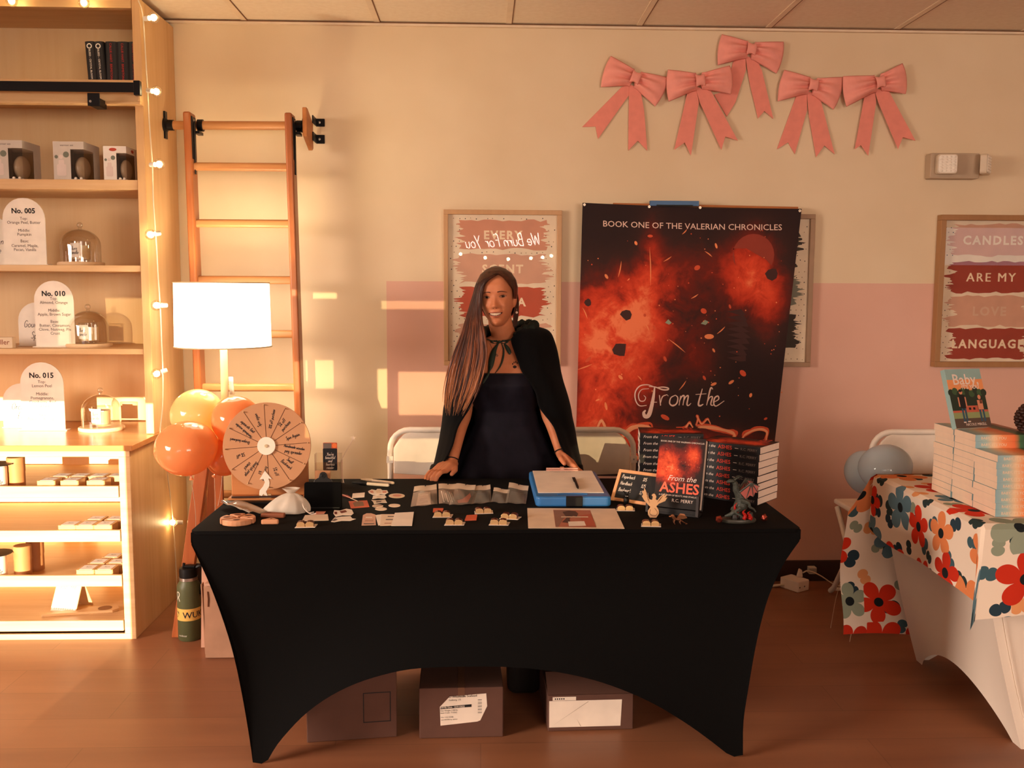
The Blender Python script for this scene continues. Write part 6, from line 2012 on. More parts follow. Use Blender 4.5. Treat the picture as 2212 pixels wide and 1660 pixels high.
# flowered cloth
t = NT('flower_print')
uv = t.obj((1, 1, 1), uv=True)
def flowers(scale, off, petals, r0, seedcols, prev, centre=True, rnd=.55):
    mp = t.n('ShaderNodeMapping')
    t.put(mp.inputs[0], uv)
    mp.inputs['Location'].default_value = off
    mp.inputs['Scale'].default_value = (scale, scale, 1)
    vo = t.n('ShaderNodeTexVoronoi', voronoi_dimensions='2D')
    vo.inputs['Scale'].default_value = 1.0
    vo.inputs['Randomness'].default_value = rnd
    t.put(vo.inputs['Vector'], mp.outputs[0])
    d = t.n('ShaderNodeVectorMath', operation='SUBTRACT')
    t.put(d.inputs[0], mp.outputs[0])
    t.put(d.inputs[1], vo.outputs['Position'])
    q = t.sep(d.outputs[0])
    cs_ = t.sep(vo.outputs['Color'])
    ang_ = t.math('ARCTAN2', q[1], q[0])
    ang_ = t.math('ADD', ang_, t.math('MULTIPLY', cs_[1], 6.28))
    r = vo.outputs['Distance']
    pet = t.math('ABSOLUTE', t.math('COSINE', t.math('MULTIPLY', ang_, petals / 2)))
    pet = t.math('POWER', pet, .6)
    lim = t.math('MULTIPLY', t.math('ADD', .38, t.math('MULTIPLY', pet, .62)), r0)
    lim = t.math('MULTIPLY', lim, t.math('ADD', .75, t.math('MULTIPLY', cs_[2], .3)))
    mask = t.math('LESS_THAN', r, lim)
    col_ = t.ramp(cs_[0], seedcols, 'CONSTANT')
    c = t.mix(mask, prev, col_)
    if centre:
        c = t.mix(t.math('LESS_THAN', r, r0 * .2), c, lin('1d2326'))
    return c
c0_ = lin('f0dfcc')
c = flowers(9.5, (.35, .2, 0), 2, .34, [(0, '2e3f40'), (.2, 'e7a06a'), (.4, '42606a'), (.6, '8f9a86'), (.8, '2b3f4c')], c0_, False, .8)
c = flowers(5.6, (.1, .42, 0), 5, .52, [(0, 'd8371d'), (.28, 'e58a55'), (.5, '5f7f8c'), (.68, '95a08c'), (.82, 'c9331d')], c, True, .5)
M_FLOW = t.fin(c, .8, 0, .15)
xl = 1.535
y0, y1 = Y0 - .022, Y1 + .02
fc = thing('flowered_cloth', 'white tablecloth printed with red, orange and blue flowers, draped over the white table', 'tablecloth', (xl, 3.14, .733))
OFF = Vector((-xl, -3.14, -.733))
def rnd_drop(d):
    "profile over the table edge: distance along the cloth -> (outward, down)"
    r = .018
    if d < r * PI / 2:
        return r * math.sin(d / r), r * (1 - math.cos(d / r))
    return r, r + d - r * PI / 2
def topg(a_, b_):
    return Vector((xl + .0 + (X1 - xl) * a_, y0 + (y1 - y0) * b_, .736)) + OFF
def mk(name, fn, nu, nv, uvf):
    w = MB()
    b = len(w.v)
    w.grid(fn, nu, nv, uvs=True)
    for j in range(nv + 1):
        for i in range(nu + 1):
            w.uv[b + j * (nu + 1) + i] = uvf(i / nu, j / nv)
    return w
W_ = MB()
W_.uv = {}
def addg(fn, nu, nv, uvf):
    b = len(W_.v)
    W_.grid(fn, nu, nv)
    for j in range(nv + 1):
        for i in range(nu + 1):
            W_.uv[b + j * (nu + 1) + i] = uvf(i / nu, j / nv)
DX, DY = X1 - xl, y1 - y0
addg(topg, 20, 10, lambda a_, b_: (.3 + DX * a_, .5 + DY * b_))
def ldrop(a_, b_):
    "left drape: a from back to front, b downwards"
    y = y1 + (y0 - y1) * a_
    L = (.215 + .05 * a_ + .02 * math.sin(6 * a_)) * b_
    o, d = rnd_drop(L)
    sway = .014 * math.sin(9 * a_ + 1) * b_
    return Vector((xl - o - sway, y, .736 - d)) + OFF
addg(ldrop, 30, 12, lambda a_, b_: (.3 - .26 * b_, .5 + DY * (1 - a_)))
def fdrop(a_, b_):
    x = xl - .018 * 0 + DX * a_
    L = (.30 - .02 * math.sin(11 * a_)) * b_
    o, d = rnd_drop(L)
    fold = (.022 * math.exp(-a_ * 14) + .012 * math.sin(26 * a_)) * b_
    return Vector((x - .03 * math.exp(-a_ * 30) * b_, y0 - o - fold, .736 - d)) + OFF
addg(fdrop, 60, 12, lambda a_, b_: (.3 + DX * a_, .5 - .3 * b_))
def corner(a_, b_):
    "folded corner between left and front drapes"
    p = ldrop(1, b_)
    q = fdrop(0, b_)
    m = (p + q) / 2 + Vector((-.03, -.03, -.05)) * b_
    return p.lerp(m, a_ * 2) if a_ < .5 else m.lerp(q, a_ * 2 - 1)
addg(corner, 8, 12, lambda a_, b_: (.3 - .26 * b_ * (1 - a_), .5 - .3 * b_ * a_))
def bdrop(a_, b_):
    x = xl - .11 + (.9) * a_
    L = .66 * b_
    o, d = rnd_drop(L)
    e = min(1, b_ * 4)
    x = x + .11 * (1 - e) * (1 - a_)
    return Vector((x + .012 * math.sin(8 * b_), y1 + o + .012 * math.sin(12 * a_) * b_ + .015, .736 - d)) + OFF
addg(bdrop, 40, 24, lambda a_, b_: (.2 + .9 * a_, .5 + DY + .66 * b_))
W_.build('cloth', M_FLOW, fc, smooth=True)
# paperbacks on the flowered cloth
M_PGE = mat('paperback_pages', 'ecd0b6', .8)
t = NT('paperback_cover')
s = t.sep(t.obj())
gx = t.math('MULTIPLY', s[0], 1 / .21)
n = t.noise(t.obj(), 16, 3)
gx2 = t.math('ADD', gx, t.math('MULTIPLY', t.math('SUBTRACT', n, .5), .12))
c = t.ramp(gx2, [(0, '8fb0b8'), (.16, 'a9c0b8'), (.3, 'eec9a0'), (.45, 'f0935a'), (.62, 'e8743f'), (.7, '3f6a44'), (.85, '2a3a2c'), (1, 'c98a74')])
M_PBC = t.fin(c, .4, 0, .4)
PT, PL, PW = .0215, .212, .135
_pb = None
nm9 = ['lowest', 'second from the bottom', 'third from the bottom', 'fourth from the bottom', 'fifth from the bottom', 'sixth from the bottom', 'seventh from the bottom', 'eighth from the bottom', 'ninth from the bottom', 'second from the top', 'topmost']
for st_i, (y, nb, who) in enumerate(((2.842, 9, 'front stack'), (2.98, 11, 'middle stack'), (3.118, 11, 'back stack'))):
    for k in range(nb):
        nm = nm9[k] if k < nb - 1 else 'topmost'
        if nb == 9 and k == 7:
            nm = 'second from the top'
        lab = 'bright paperback, %s of the %s on the flowered cloth' % (nm, who)
        loc = (1.612 + random.uniform(-.003, .003), y + random.uniform(0, .001), .738 + (PT + .0002) * k)
        if _pb is None:
            g = thing('paperback', lab, 'book', loc, None, 'bright paperbacks on the flowered cloth')
            MB().box(0, PL, 0, PW, 0, .0002).box(0, PL, 0, PW, PT - .0002, PT).box(0, PL, 0, .0009, .0002, PT - .0002).build('cover', M_PBC, g)
            MB().box(-.0004, PL + .0004, .001, PW + .0002, .0003, PT - .0003).build('pages', M_PGE, g)
            MB().text("BABY, IT'S YOU", .0125, 0, TR(.018, -.0004, .0065) @ UP, align='LEFT', bold=.01).build('spine_lettering', mat('spine_cream', 'f0d6b8', .6), g)
            _pb = g
        else:
            dup(_pb, loc, (0, 0, math.radians(random.uniform(-.5, .5))), lab)
# the standing copy
zt = .738 + (PT + .0002) * 11
P0, P1 = atz(2066, 931, zt + .0008), atz(2147, 936, zt + .0008)
P0 = Vector((P0.x, 3.05, zt + .001))
s_ = aty(2066, 931, 3.05)
e_ = aty(2147, 935, 3.02)
tp = aty(2040, 806, 3.09)
bb = thing('paperback', "paperback standing upright on the stacks, its cover reading Baby, It's You", 'book', (0, 0, 0))
P0 = Vector((s_.x, s_.y, zt + .0105))
MX = frame(P0, Vector((e_.x - s_.x, e_.y - s_.y, 0.0)), Vector((tp.x - P0.x, tp.y - P0.y, tp.z - P0.z)))
bw, bh = (Vector((e_.x, e_.y, 0)) - Vector((s_.x, s_.y, 0))).length, (tp - P0).length
ey_ = (tp - P0).normalized()
ex_ = Vector((e_.x - s_.x, e_.y - s_.y, .0)).normalized()
nz = ex_.cross(ey_).normalized()
# sheared upright outline: the copy leans to its left while its foot stays flat on the stack
rr_ = math.atan2(-(tp.x - P0.x), tp.z - P0.z)
fi, le = math.radians(17), math.radians(19)
ex_ = Vector((math.cos(fi), math.sin(fi), 0))
ey_ = Vector((0, 0, math.cos(le))) + Vector((-ex_.y, ex_.x, 0)) * math.sin(le)
bb.matrix_world = frame(P0, ex_, ey_)
bw, bh = .150, .203
M_SKY, M_SUNS = mat('cover_sky', '93b3b0', .5), mat('cover_sunset', 'ec9a62', .5)
M_GRN, M_DGR = mat('cover_green', '3f5a3c', .5), mat('cover_dark_green', '27352a', .5)
M_LAWN, M_PATH = mat('cover_lawn', '8f9a68', .5), mat('cover_path', '5c4a40', .5)
M_SKN, M_JEAN, M_DK = mat('cover_skin', 'd98e6e', .5), mat('cover_jeans', '35566a', .5), mat('cover_dark', '1c1a1e', .5)
M_BRK = mat('cover_brick', 'c2604a', .5)
sh = math.tan(0)
mats = [M_SKY, M_SUNS, M_GRN, M_DGR, M_LAWN, M_PATH, M_SKN, M_JEAN, M_DK, M_BRK, M_TITLE]
w = MB().box(0, bw, 0, bh, -.001, 0, 0).box(0, bw, 0, bh, -.020, -.019, 0).box(0, .001, 0, bh, -.019, -.001, 0)
def R4(x0, x1, y0, y1, m, d): w.flat([(x0 * bw, y0 * bh), (x1 * bw, y0 * bh), (x1 * bw, y1 * bh), (x0 * bw, y1 * bh)], d, m)
R4(0, 1, .0, .16, 5, .0003)
R4(0, 1, .16, .26, 4, .0003)
R4(0, 1, .28, .62, 3, .0002)
R4(0, 1, .62, .82, 1, .0002)
for k in range(9):
    w.flat(circ(.085 * bw, 9, (.05 + .115 * k) * bw, (.6 + .03 * math.sin(k * 2.3)) * bh), .0004 + .00001 * k, 2 if k % 2 else 3)
R4(.0, 1, .26, .295, 9, .0004)
R4(.38, .72, .29, .37, 9, .0005)
R4(.46, .52, .30, .34, 8, .0007)
R4(.58, .64, .30, .34, 8, .0007)
R4(.25, .30, .10, .35, 7, .0006)
R4(.33, .38, .10, .35, 7, .0006)
R4(.24, .39, .33, .56, 8, .0007)
R4(.20, .235, .36, .52, 6, .0007)
R4(.395, .43, .36, .52, 6, .0007)
w.flat(circ(.05 * bw, 12, .315 * bw, .605 * bh, .04 * bh), .0008, 6).flat(circ(.052 * bw, 12, .31 * bw, .63 * bh, .025 * bh), .0009, 8)
R4(.24, .31, .085, .105, 10, .0008)
R4(.36, .44, .095, .115, 10, .0008)
R4(.74, .79, .10, .33, 7, .0006)
R4(.83, .88, .10, .33, 7, .0006)
R4(.73, .88, .30, .46, 6, .0007)
w.flat(circ(.045 * bw, 12, .81 * bw, .51 * bh, .04 * bh), .0008, 6).flat([(.80 * bw, .4 * bh), (.87 * bw, .4 * bh), (.87 * bw, .53 * bh), (.80 * bw, .56 * bh)], .0007, 8)
w.text('Baby,', .052, 10, TR(bw * .52, bh * .735, .0008), bold=.01)
w.text("IT'S YOU", .019, 10, TR(bw * .62, bh * .655, .001), bold=.02)
w.text('NICOLE MIKELL', .0125, 10, TR(bw * .58, bh * .035, .0008), bold=.01)
w.build('cover', mats, bb)
MB().box(.0012, bw - .001, .001, bh - .001, -.0188, -.0012).build('pages', M_PGE, bb)
# dark pine cone ornament at the edge of the frame
a = aty(2219, 940, 3.06)
pc = thing('pine_cone_ornament', 'dark brown scaly ornament standing on the stacked paperbacks at the right edge', 'ornament', (a.x, 3.06, zt + .0005))
w = MB()
for j in range(9):
    z = .008 + .0095 * j
    rr = .034 * math.sin(PI * (.22 + .72 * j / 9)) 
    n = 9
    for i in range(n):
        q = 2 * PI * (i + .5 * (j % 2)) / n
        w.ball((rr * math.cos(q), rr * math.sin(q), z), (.0105, .0105, .007), 7, 5)
w.lathe([(.0001, 0), (.026, 0), (.03, .03), (.02, .07), (.0001, .092)], 16)
w.build('scales', mat('pine_brown', '3a2018', .5, var=.3, vs=80), pc, smooth=True)
bl = 'pale blue balloons behind the flowered table'
balloon(1868, 1020, 3.80, .082, .09, MBLU, 'pale blue balloon at the far left corner of the flowered table, lower one', bl, (.2, .1, -1), (1.50, 3.86, .003))
balloon(1912, 1010, 3.69, .105, .09, MBLU, 'pale blue balloon in front of the white chair, upper one', bl, (.3, .1, -1), (1.52, 3.7, .003))
# ---------------------------------------------------------------- behind the camera: neon sign and bulbs mirrored in the picture glass
ym = -2.9
yv = 2 * (YW - .018) - ym
def virt(u, v):
    p = aty(u, v, yv)
    return Vector((p.x, ym, p.z))
M_NEON = emit('neon_white', 'fff3e6', 26)
ns = thing('neon_sign', 'white script neon sign reading We Burn For You, seen mirrored in the picture glass', 'neon sign', virt(1085, 522))
p0, p1 = virt(1003, 522), virt(1162, 522)
tw = abs(p1.x - p0.x)
st = hand_strokes('We Burn For You', .22, .25, 'C', 3)
xs_ = [p.x for q in st for p in q]
k_ = tw / (max(xs_) - min(xs_))
xm = (max(xs_) + min(xs_)) / 2
for q in st:
    MB().tube([Vector((-(p.x - xm) * k_, 0, (p.y - .09) * k_ - (p.x - xm) * k_ * .05)) for p in q], .0068, 6).build('letter_tube', M_NEON, ns, smooth=True)
bs = thing('bulb_string', 'string of small bulbs seen mirrored in the picture glass', 'string lights', virt(1090, 556))
o_ = virt(1090, 556)
pts = [virt(u, v) - o_ for u, v in ((940, 540), (995, 549), (1048, 557), (1098, 560), (1147, 558), (1172, 556), (1191, 553), (1260, 545))]
MB().tube(smooth([p + Vector((0, 0, .03)) for p in pts], 4), .006, 5).build('wire', M_WIRE, bs)
for p in pts[1:-1]:
    MB().ball(p, .022, 10, 8).build('bulb', emit('small_bulb', 'ffe9c4', 50), bs, smooth=True)
# ---------------------------------------------------------------- the woman behind the table
from mathutils.bvhtree import BVHTree
per = thing('person', 'smiling long-haired woman in dark dress and black hooded cloak, hands on the table', 'person', (.09, 3.76, 0))
PO = Vector((.09, 3.76, 0))
t = NT('skin')
v = t.obj()
t.fin(t.ramp(t.noise(v, 22, 3), [(.3, 'c87a52'), (.7, 'd28862')]), .5, 0, .3)
t.b.inputs['Subsurface Weight'].default_value = .12
t.b.inputs['Subsurface Radius'].default_value = (.02, .008, .004)
M_SKIN = t.m
def interp(tab, z):
    if z <= tab[0][0]:
        return tab[0][1]
    for (a, p), (b, q) in zip(tab, tab[1:]):
        if z <= b:
            k = (z - a) / (b - a)
            k = k * k * (3 - 2 * k) * .35 + k * .65
            return p + (q - p) * k
    return tab[-1][1]
TW = [(-.113, .006), (-.110, .020), (-.104, .027), (-.090, .038), (-.070, .0485), (-.045, .0575), (-.02, .0635), (0, .067), (.03, .069), (.055, .066), (.08, .054), (.096, .036), (.106, .016), (.109, .002)]
TF = [(-.113, .058), (-.110, .070), (-.100, .080), (-.085, .081), (-.06, .084), (-.04, .085), (-.02, .083), (0, .082), (.025, .089), (.045, .087), (.068, .075), (.088, .054), (.1, .033), (.109, .004)]
TB = [(-.113, .0), (-.104, .012), (-.08, .028), (-.05, .055), (0, .092), (.04, .10), (.07, .088), (.095, .05), (.109, .004)]
def g2(x, z, cx, cz, sx, sz): return math.exp(-((x - cx) / sx) ** 2 - ((z - cz) / sz) ** 2)
def feat(x, z):
    d = 0
    tt = min(1, max(0, (.012 - z) / .047))
    h = .002 + .019 * tt ** 1.35
    if z > .012:
        h = .002 * max(0, 1 - (z - .012) / .012)
    if z < -.036:
        h *= max(0, 1 - (-.036 - z) / .011)
    d += h * math.exp(-(x / (.0065 + .0055 * tt)) ** 2)
    ax = abs(x)
    d += .0055 * g2(ax, z, .0125, -.036, .0055, .006)
    d -= .0075 * g2(ax, z, .031, .001, .014, .009)
    d += .004 * g2(ax, z, .030, .019, .02, .007)
    d += .0075 * g2(ax, z, .041, -.032, .014, .013)
    d -= .0045 * g2(ax, z, .0268, -.050, .0045, .013)
    d += .0035 * g2(x, z, 0, -.0565, .022, .005) + .004 * g2(x, z, 0, -.077, .018, .005)
    d -= .0035 * g2(x, z, 0, -.087, .016, .005)
    d += .006 * g2(x, z, 0, -.102, .015, .010)
    return d
def front_y(x, z):
    w_, f_ = interp(TW, z), interp(TF, z)
    k = max(0, 1 - abs(x / w_) ** 2.25)
    return -(f_ * k ** (1 / 2.25)) - feat(x, z)
HO = aty(1074.5, 643, 3.705)
MH = TR(HO) @ RY(-4) @ RZ(-9) @ RX(-2)
def head_pt(a, z, k=1.0, bump=True):
    w_, f_, b_ = interp(TW, z), interp(TF, z), interp(TB, z)
    c, s = math.cos(a), math.sin(a)
    e = 2 / 2.25
    x = w_ * math.copysign(abs(c) ** e, c)
    if s < 0:
        y = -f_ * abs(s) ** e
        if bump:
            y -= feat(x, z) * min(1, abs(s) * 1.6)
    else:
        y = b_ * abs(s) ** e
    return Vector((x * k, y * k, z * (k if z > 0 else 1)))
parts = MB()
parts.grid(lambda p, q: head_pt(2 * PI * p, -.113 + .222 * q), 120, 110, 0, MH, wrap=True)
nb = len(parts.v)
ring_ = 120
parts.f.append(tuple(range(ring_ - 1, -1, -1)))
parts.m.append(0)
parts.f.append(tuple(range(nb - ring_, nb)))
parts.m.append(0)
for s in (-1, 1):
    parts.ball((s * .069, .004, -.012), (.009, .017, .031), 16, 12, 0, MH @ TR(s * .069, 0, 0) @ RY(s * 8) @ TR(-s * .069, 0, 0))
NX = aty(1091, 722, 3.76).x
parts.tube([MH @ Vector((.0, .018, -.045)), MH @ Vector((.002, .02, -.10)), Vector((NX, 3.765, 1.245)), Vector((NX, 3.775, 1.17))], [.047, .047, .05, .066], 24)
TR_ = [(1.262, NX, .045, .045, 3.77), (1.245, NX, .085, .055, 3.772), (1.225, .088, .135, .066, 3.775), (1.195, .09, .165, .080, 3.775), (1.15, .09, .168, .095, 3.765), (1.10, .09, .155, .108, 3.76), (1.05, .092, .145, .112, 3.76), (.95, .10, .118, .088, 3.77), (.88, .105, .125, .095, 3.78), (.78, .11, .165, .12, 3.80), (.70, .11, .16, .12, 3.80)]
def torso(p, q):
    k = q * (len(TR_) - 1)
    i = min(int(k), len(TR_) - 2)
    f_ = k - i
    r = [TR_[i][j] + (TR_[i + 1][j] - TR_[i][j]) * f_ for j in range(5)]
    th = 2 * PI * p
    c, s = math.cos(th), math.sin(th)
    y = r[4] + r[3] * math.copysign(abs(s) ** .85, s)
    if s < 0:
        y -= .020 * sum(g2(r[1] + r[2] * c, r[0], r[1] + o, 1.075, .05, .05) for o in (-.062, .062))
    return Vector((r[1] + r[2] * math.copysign(abs(c) ** .9, c), y, r[0]))
b0 = len(parts.v)
parts.grid(torso, 48, 40, wrap=True)
parts.f += [tuple(b0 + k for k in range(48)), tuple(b0 + 48 * 40 + k for k in range(47, -1, -1))]
parts.m += [0, 0]
def limb(P, R, n=5, seg=18):
    Q = smooth(P, n)
    m = len(Q)
    rr = []
    for i in range(m):
        k = i / (m - 1) * (len(R) - 1)
        a = min(int(k), len(R) - 2)
        rr.append(R[a] + (R[a + 1] - R[a]) * (k - a))
    parts.tube(Q, rr, seg)
    parts.ball(Q[0], rr[0], 14, 10)
    parts.ball(Q[-1], rr[-1], 14, 10)
shR, elR, wrR, knR = Vector((-.062, 3.775, 1.19)), aty(1003, 886, 3.735), aty(977, 1000, 3.60), aty(950, 1018, 3.535)
shL, elL, wrL, knL = Vector((.242, 3.775, 1.19)), aty(1184, 886, 3.735), aty(1212, 982, 3.62), aty(1238, 1008, 3.56)
for sh_, el_, wr_ in ((shR, elR, wrR), (shL, elL, wrL)):
    limb([sh_, sh_.lerp(el_, .5), el_, el_.lerp(wr_, .35), wr_], [.043, .040, .036, .033, .030, .024, .020])
def hand_(wr_, kn_, thumb_dir, tip_dir, drop):
    d = (kn_ - wr_).normalized()
    side = Vector((thumb_dir)).normalized()
    side = (side - d * side.dot(d)).normalized()
    nrm = d.cross(side)
    if nrm.z < 0:
        nrm = -nrm
    K = wr_ + d * .085
    for j in range(5):
        o = -.028 + .014 * j
        parts.tube([wr_ + d * .004 + side * o * .6, wr_ + d * .045 + side * o * .95 + nrm * .003, K + side * o], [.0155, .0155, .0115], 12)
    td = Vector(tip_dir).normalized()
    for j, L in enumerate((.062, .074, .080, .072)):
        o = -.029 + .0193 * j
        a = K + side * o - d * .006
        p1 = a + d * L * .42 + nrm * .006
        p2 = p1 + (d * .6 + td * .5 - nrm * drop * .4).normalized() * L * .32
        p3 = p2 + (d * .3 + td * .5 - nrm * drop).normalized() * L * .28
        parts.tube([a, p1, p2, p3], [.0098, .0088, .0080, .0066], 10)
        parts.ball(p1, .0086, 10, 8)
        parts.ball(p3, .0066, 10, 8)
    a = wr_ + d * .022 + side * .028 - nrm * .004
    p1 = a + (side * .55 + d * .75 - nrm * .15).normalized() * .036
    p2 = p1 + (d * .95 + side * .15 - nrm * .1).normalized() * .032
    parts.tube([wr_ + d * .01 + side * .012, a, p1, p2], [.015, .0125, .0105, .0082], 12)
    parts.ball(p2, .0082, 10, 8)
hand_(wrR, knR, (-.25, -1, -.2), (-.6, -.1, -.5), .7)
hand_(wrL, knL, (.25, -1, -.2), (.6, -.1, -.5), .7)
for s, x in ((-1, .02), (1, .19)):
    limb([Vector((x, 3.80, .74)), Vector((x, 3.79, .42)), Vector((x, 3.81, .10))], [.078, .065, .05, .052, .036], 4, 16)
    limb([Vector((x, 3.83, .045)), Vector((x + s * .01, 3.72, .03)), Vector((x + s * .015, 3.64, .022))], [.036, .032, .022], 4, 12)
tmp = parts.build('body_parts', M_SKIN)
md = tmp.modifiers.new('remesh', 'REMESH')
md.mode = 'VOXEL'
md.voxel_size = .0030
md.use_smooth_shade = True
sm_ = tmp.modifiers.new('smooth', 'SMOOTH')
sm_.factor = .5
sm_.iterations = 3
dg_ = bpy.context.evaluated_depsgraph_get()
me = bpy.data.meshes.new_from_object(tmp.evaluated_get(dg_))
bpy.data.objects.remove(tmp)
me.name = 'body'
me.materials.clear()
me.materials.append(M_SKIN)
for p in me.polygons:
    p.use_smooth = True
body = bpy.data.objects.new('body', me)
COL.objects.link(body)
body.parent = per
body.location = -PO
BVH = BVHTree.FromPolygons([v.co for v in me.vertices], [tuple(p.vertices) for p in me.polygons])
def hit(u, v, off=.001):
    o, d = Vector((0, 0, H)), ray(u, v).normalized()
    loc, n, i, dist = BVH.ray_cast(o, d)
    if loc is None:
        return aty(u, v, 3.66)
    return loc - d * off
def child(w, name, m, **kw):
    w.v = [Vector(v) - PO for v in w.v]
    return w.build(name, m, per, **kw)
def fp(x, z, off=.0012):
    return MH @ Vector((x, front_y(x, z) - off, z))
def band(w, up, lo, n, off, m=0, rows=2):
    "strip on the face between two curves x -> z"
    x0, x1, fu, fl = up[0], up[1], up[2], lo
    w.grid(lambda p, q: fp(x0 + (x1 - x0) * p, fu(x0 + (x1 - x0) * p) * (1 - q) + fl(x0 + (x1 - x0) * p) * q, off), n, rows, m)
# mouth
HW = .0285
def c_(zc, ze, pw=2.0):
    return lambda x: zc + (ze - zc) * abs(x / HW) ** pw
lip_t, in_t, in_b, lip_b = c_(-.0565, -.0595, 1.6), c_(-.0608, -.0598, 2), c_(-.0725, -.0600, 2.1), c_(-.0795, -.0604, 2.0)
w = MB()
band(w, (-HW, HW, lip_t), in_t, 26, .0022, 0)
band(w, (-HW * .96, HW * .96, in_b), lip_b, 26, .0026, 0)
child(w, 'lips', mat('lip_skin', 'a95a42', .4), smooth=True, solid=.0012)
w = MB()
band(w, (-HW * .95, HW * .95, in_t), in_b, 22, .0008, 0)
child(w, 'mouth_inside', mat('mouth_dark', '2b0f0c', .6), smooth=True)
w = MB()
tx = [-.0205, -.0165, -.0118, -.0066, 0, .0066, .0118, .0165, .0205]
for a, b in zip(tx, tx[1:]):
    mid = (a + b) / 2
    zb = in_b(mid) + .0022
    w.grid(lambda p, q: fp(a + .0003 + (b - a - .0006) * p, in_t(mid) * (1 - q) + q * max(zb, in_t(mid) - .0102), .0017), 3, 2)
child(w, 'teeth', mat('teeth', 'e2c6a8', .3), smooth=True)
# eyes and brows
for s in (-1, 1):
    cx = s * .0315
    ew, zt, zb = .0132, .0043, -.0031
    up = lambda x: .0008 + zt * (1 - ((x - cx) / ew) ** 2) + .0012 * s * (x - cx) / ew
    lo = lambda x: .0008 + zb * (1 - ((x - cx) / ew) ** 2) + .0012 * s * (x - cx) / ew
    w = MB()
    band(w, (cx - ew, cx + ew, up), lo, 14, .0012, 0, 4)
    for r, m_, o in ((.0056, 1, .0018), (.0027, 2, .0021)):
        P = []
        for k in range(16):
            q = 2 * PI * k / 16
            x = cx + .0005 + r * math.cos(q)
            z = max(min(.001 + r * math.sin(q), up(x)), lo(x))
            P.append(fp(x, z, o))
        w.add(P, [tuple(range(16))], m_)
    w.ball(fp(cx + .002, .003, .0024), .0008, 6, 4, 3)
    e = child(w, 'eye', [mat('eye_white', 'a88068', .3), mat('iris', '2b1c14', .2), M_INK, mat('eye_glint', 'f5e8d8', .2)], smooth=False)
    w = MB()
    w.grid(lambda p, q: fp(cx - ew * 1.12 + 2.24 * ew * p, up(cx + ew * (2 * p - 1)) + .0017 * q * (.5 + .5 * math.sin(PI * p)) + .0002, .0023), 14, 1)
    w.grid(lambda p, q: fp(cx - ew + 2 * ew * p, lo(cx + ew * (2 * p - 1)) - .0008 * q, .0018), 14, 1)
    child(w, 'eyelash', mat('lash', '1a0e0a', .7))
    w = MB()
    w.grid(lambda p, q: fp(s * (.0135 + .036 * p), .0165 + .0052 * math.sin(PI * min(1, p * .82 + .1)) - .003 * p + (q - .5) * (.0042 * (1 - p) ** .6 + .0008), .0016), 14, 2)
    child(w, 'eyebrow', mat('brow_hair', '5e3420', .8))
    w = MB()
    w.ball(MH @ Vector((s * .0055, front_y(s * .0055, -.0425) + .001, -.0425)), (.0028, .0022, .0016), 8, 6)
    child(w, 'nostril', mat('nostril_dark', '4a1f14', .8))
# earring
ep = MH @ Vector((.074, -.004, -.048))
w = MB().tube([ep, ep + Vector((0, -.002, -.010))], .0009, 6, 0).ball(ep + Vector((0, -.002, -.0155)), .0052, 12, 8, 1)
child(w, 'earring', [mat('steel', 'b8b2ac', .3, .9), mat('pearl', 'e8d2c0', .2)], smooth=True)
# hair
t = NT('hair')
geo = t.n('ShaderNodeTexCoord').outputs['Object']
s = t.sep(geo)
zf = t.math('MULTIPLY', t.math('SUBTRACT', 1.47, s[2]), 1 / .55, clamp=True)
mpn = t.obj((90, 90, 2.5))
n = t.noise(mpn, 1.0, 3)
zf = t.math('ADD', zf, t.math('MULTIPLY', t.math('SUBTRACT', n, .5), .5), clamp=True)
t.bump(t.noise(t.obj((160, 160, 3)), 1.0, 3), .5, .004)
t.fin(t.ramp(zf, [(0, '331a10'), (.22, '4e2816'), (.5, '834524'), (.8, 'ad6a3c'), (1, 'bd7f4e')]), .42, 0, .45)
M_HAIR = t.m
t = NT('hair_dark_streak')
t.fin(t.ramp(t.noise(t.obj((90, 90, 2.5)), 1.0, 3), [(.3, '2a140c'), (.7, '53291a')]), .42, 0, .45)
M_HAIRD = t.m
w = MB()
vs, keep = [], []
NA, NZ = 220, 150
cap = MB()
def capp(p, q):
    z = -.075 + .184 * q
    return head_pt(2 * PI * p, z, 1.0, False)
def in_face(x, y, z):
    if y > -.012:
        return False
    hl = .079 - 22 * (x - .010) ** 2
    lx = -.056 if z > -.02 else -.058
    return x > lx and x < .061 and z < hl
for j in range(NZ + 1):
    for i in range(NA):
        p = capp(i / NA, j / NZ)
        nrm = Vector((p.x, p.y, max(0, p.z) * .9))
        nrm = nrm.normalized() if nrm.length > 1e-6 else Vector((0, 0, 1))
        vs.append((p, nrm))
V3 = [MH @ (p + n_ * (.010 + .004 * min(1, max(0, (p.z + .02) / .05)))) for p, n_ in vs]
fs = []
for j in range(NZ):
    for i in range(NA):
        ids = (j * NA + i, j * NA + (i + 1) % NA, (j + 1) * NA + (i + 1) % NA, (j + 1) * NA + i)
        c = sum((vs[k][0] for k in ids), Vector()) / 4
        if c.z < -.01 and c.y < .015:
            continue
        if in_face(c.x, c.y, c.z):
            continue
        fs.append(ids)
fs.append(tuple(NZ * NA + k for k in range(NA)))
w.add(V3, fs, 1)
LR = [(588, 1084, 1070, 3.665, 3.70), (597, 1066, 1044, 3.636, 3.69), (612, 1047, 1032, 3.628, 3.685), (640, 1039, 1024, 3.628, 3.68), (680, 1038, 1012, 3.62, 3.67), (720, 1044, 998, 3.595, 3.655), (760, 1050, 981, 3.585, 3.645), (800, 1045, 968, 3.58, 3.64), (840, 1033, 961, 3.578, 3.64), (870, 1018, 959, 3.578, 3.64), (900, 1000, 962, 3.578, 3.64)]
R_ = random.Random(11)
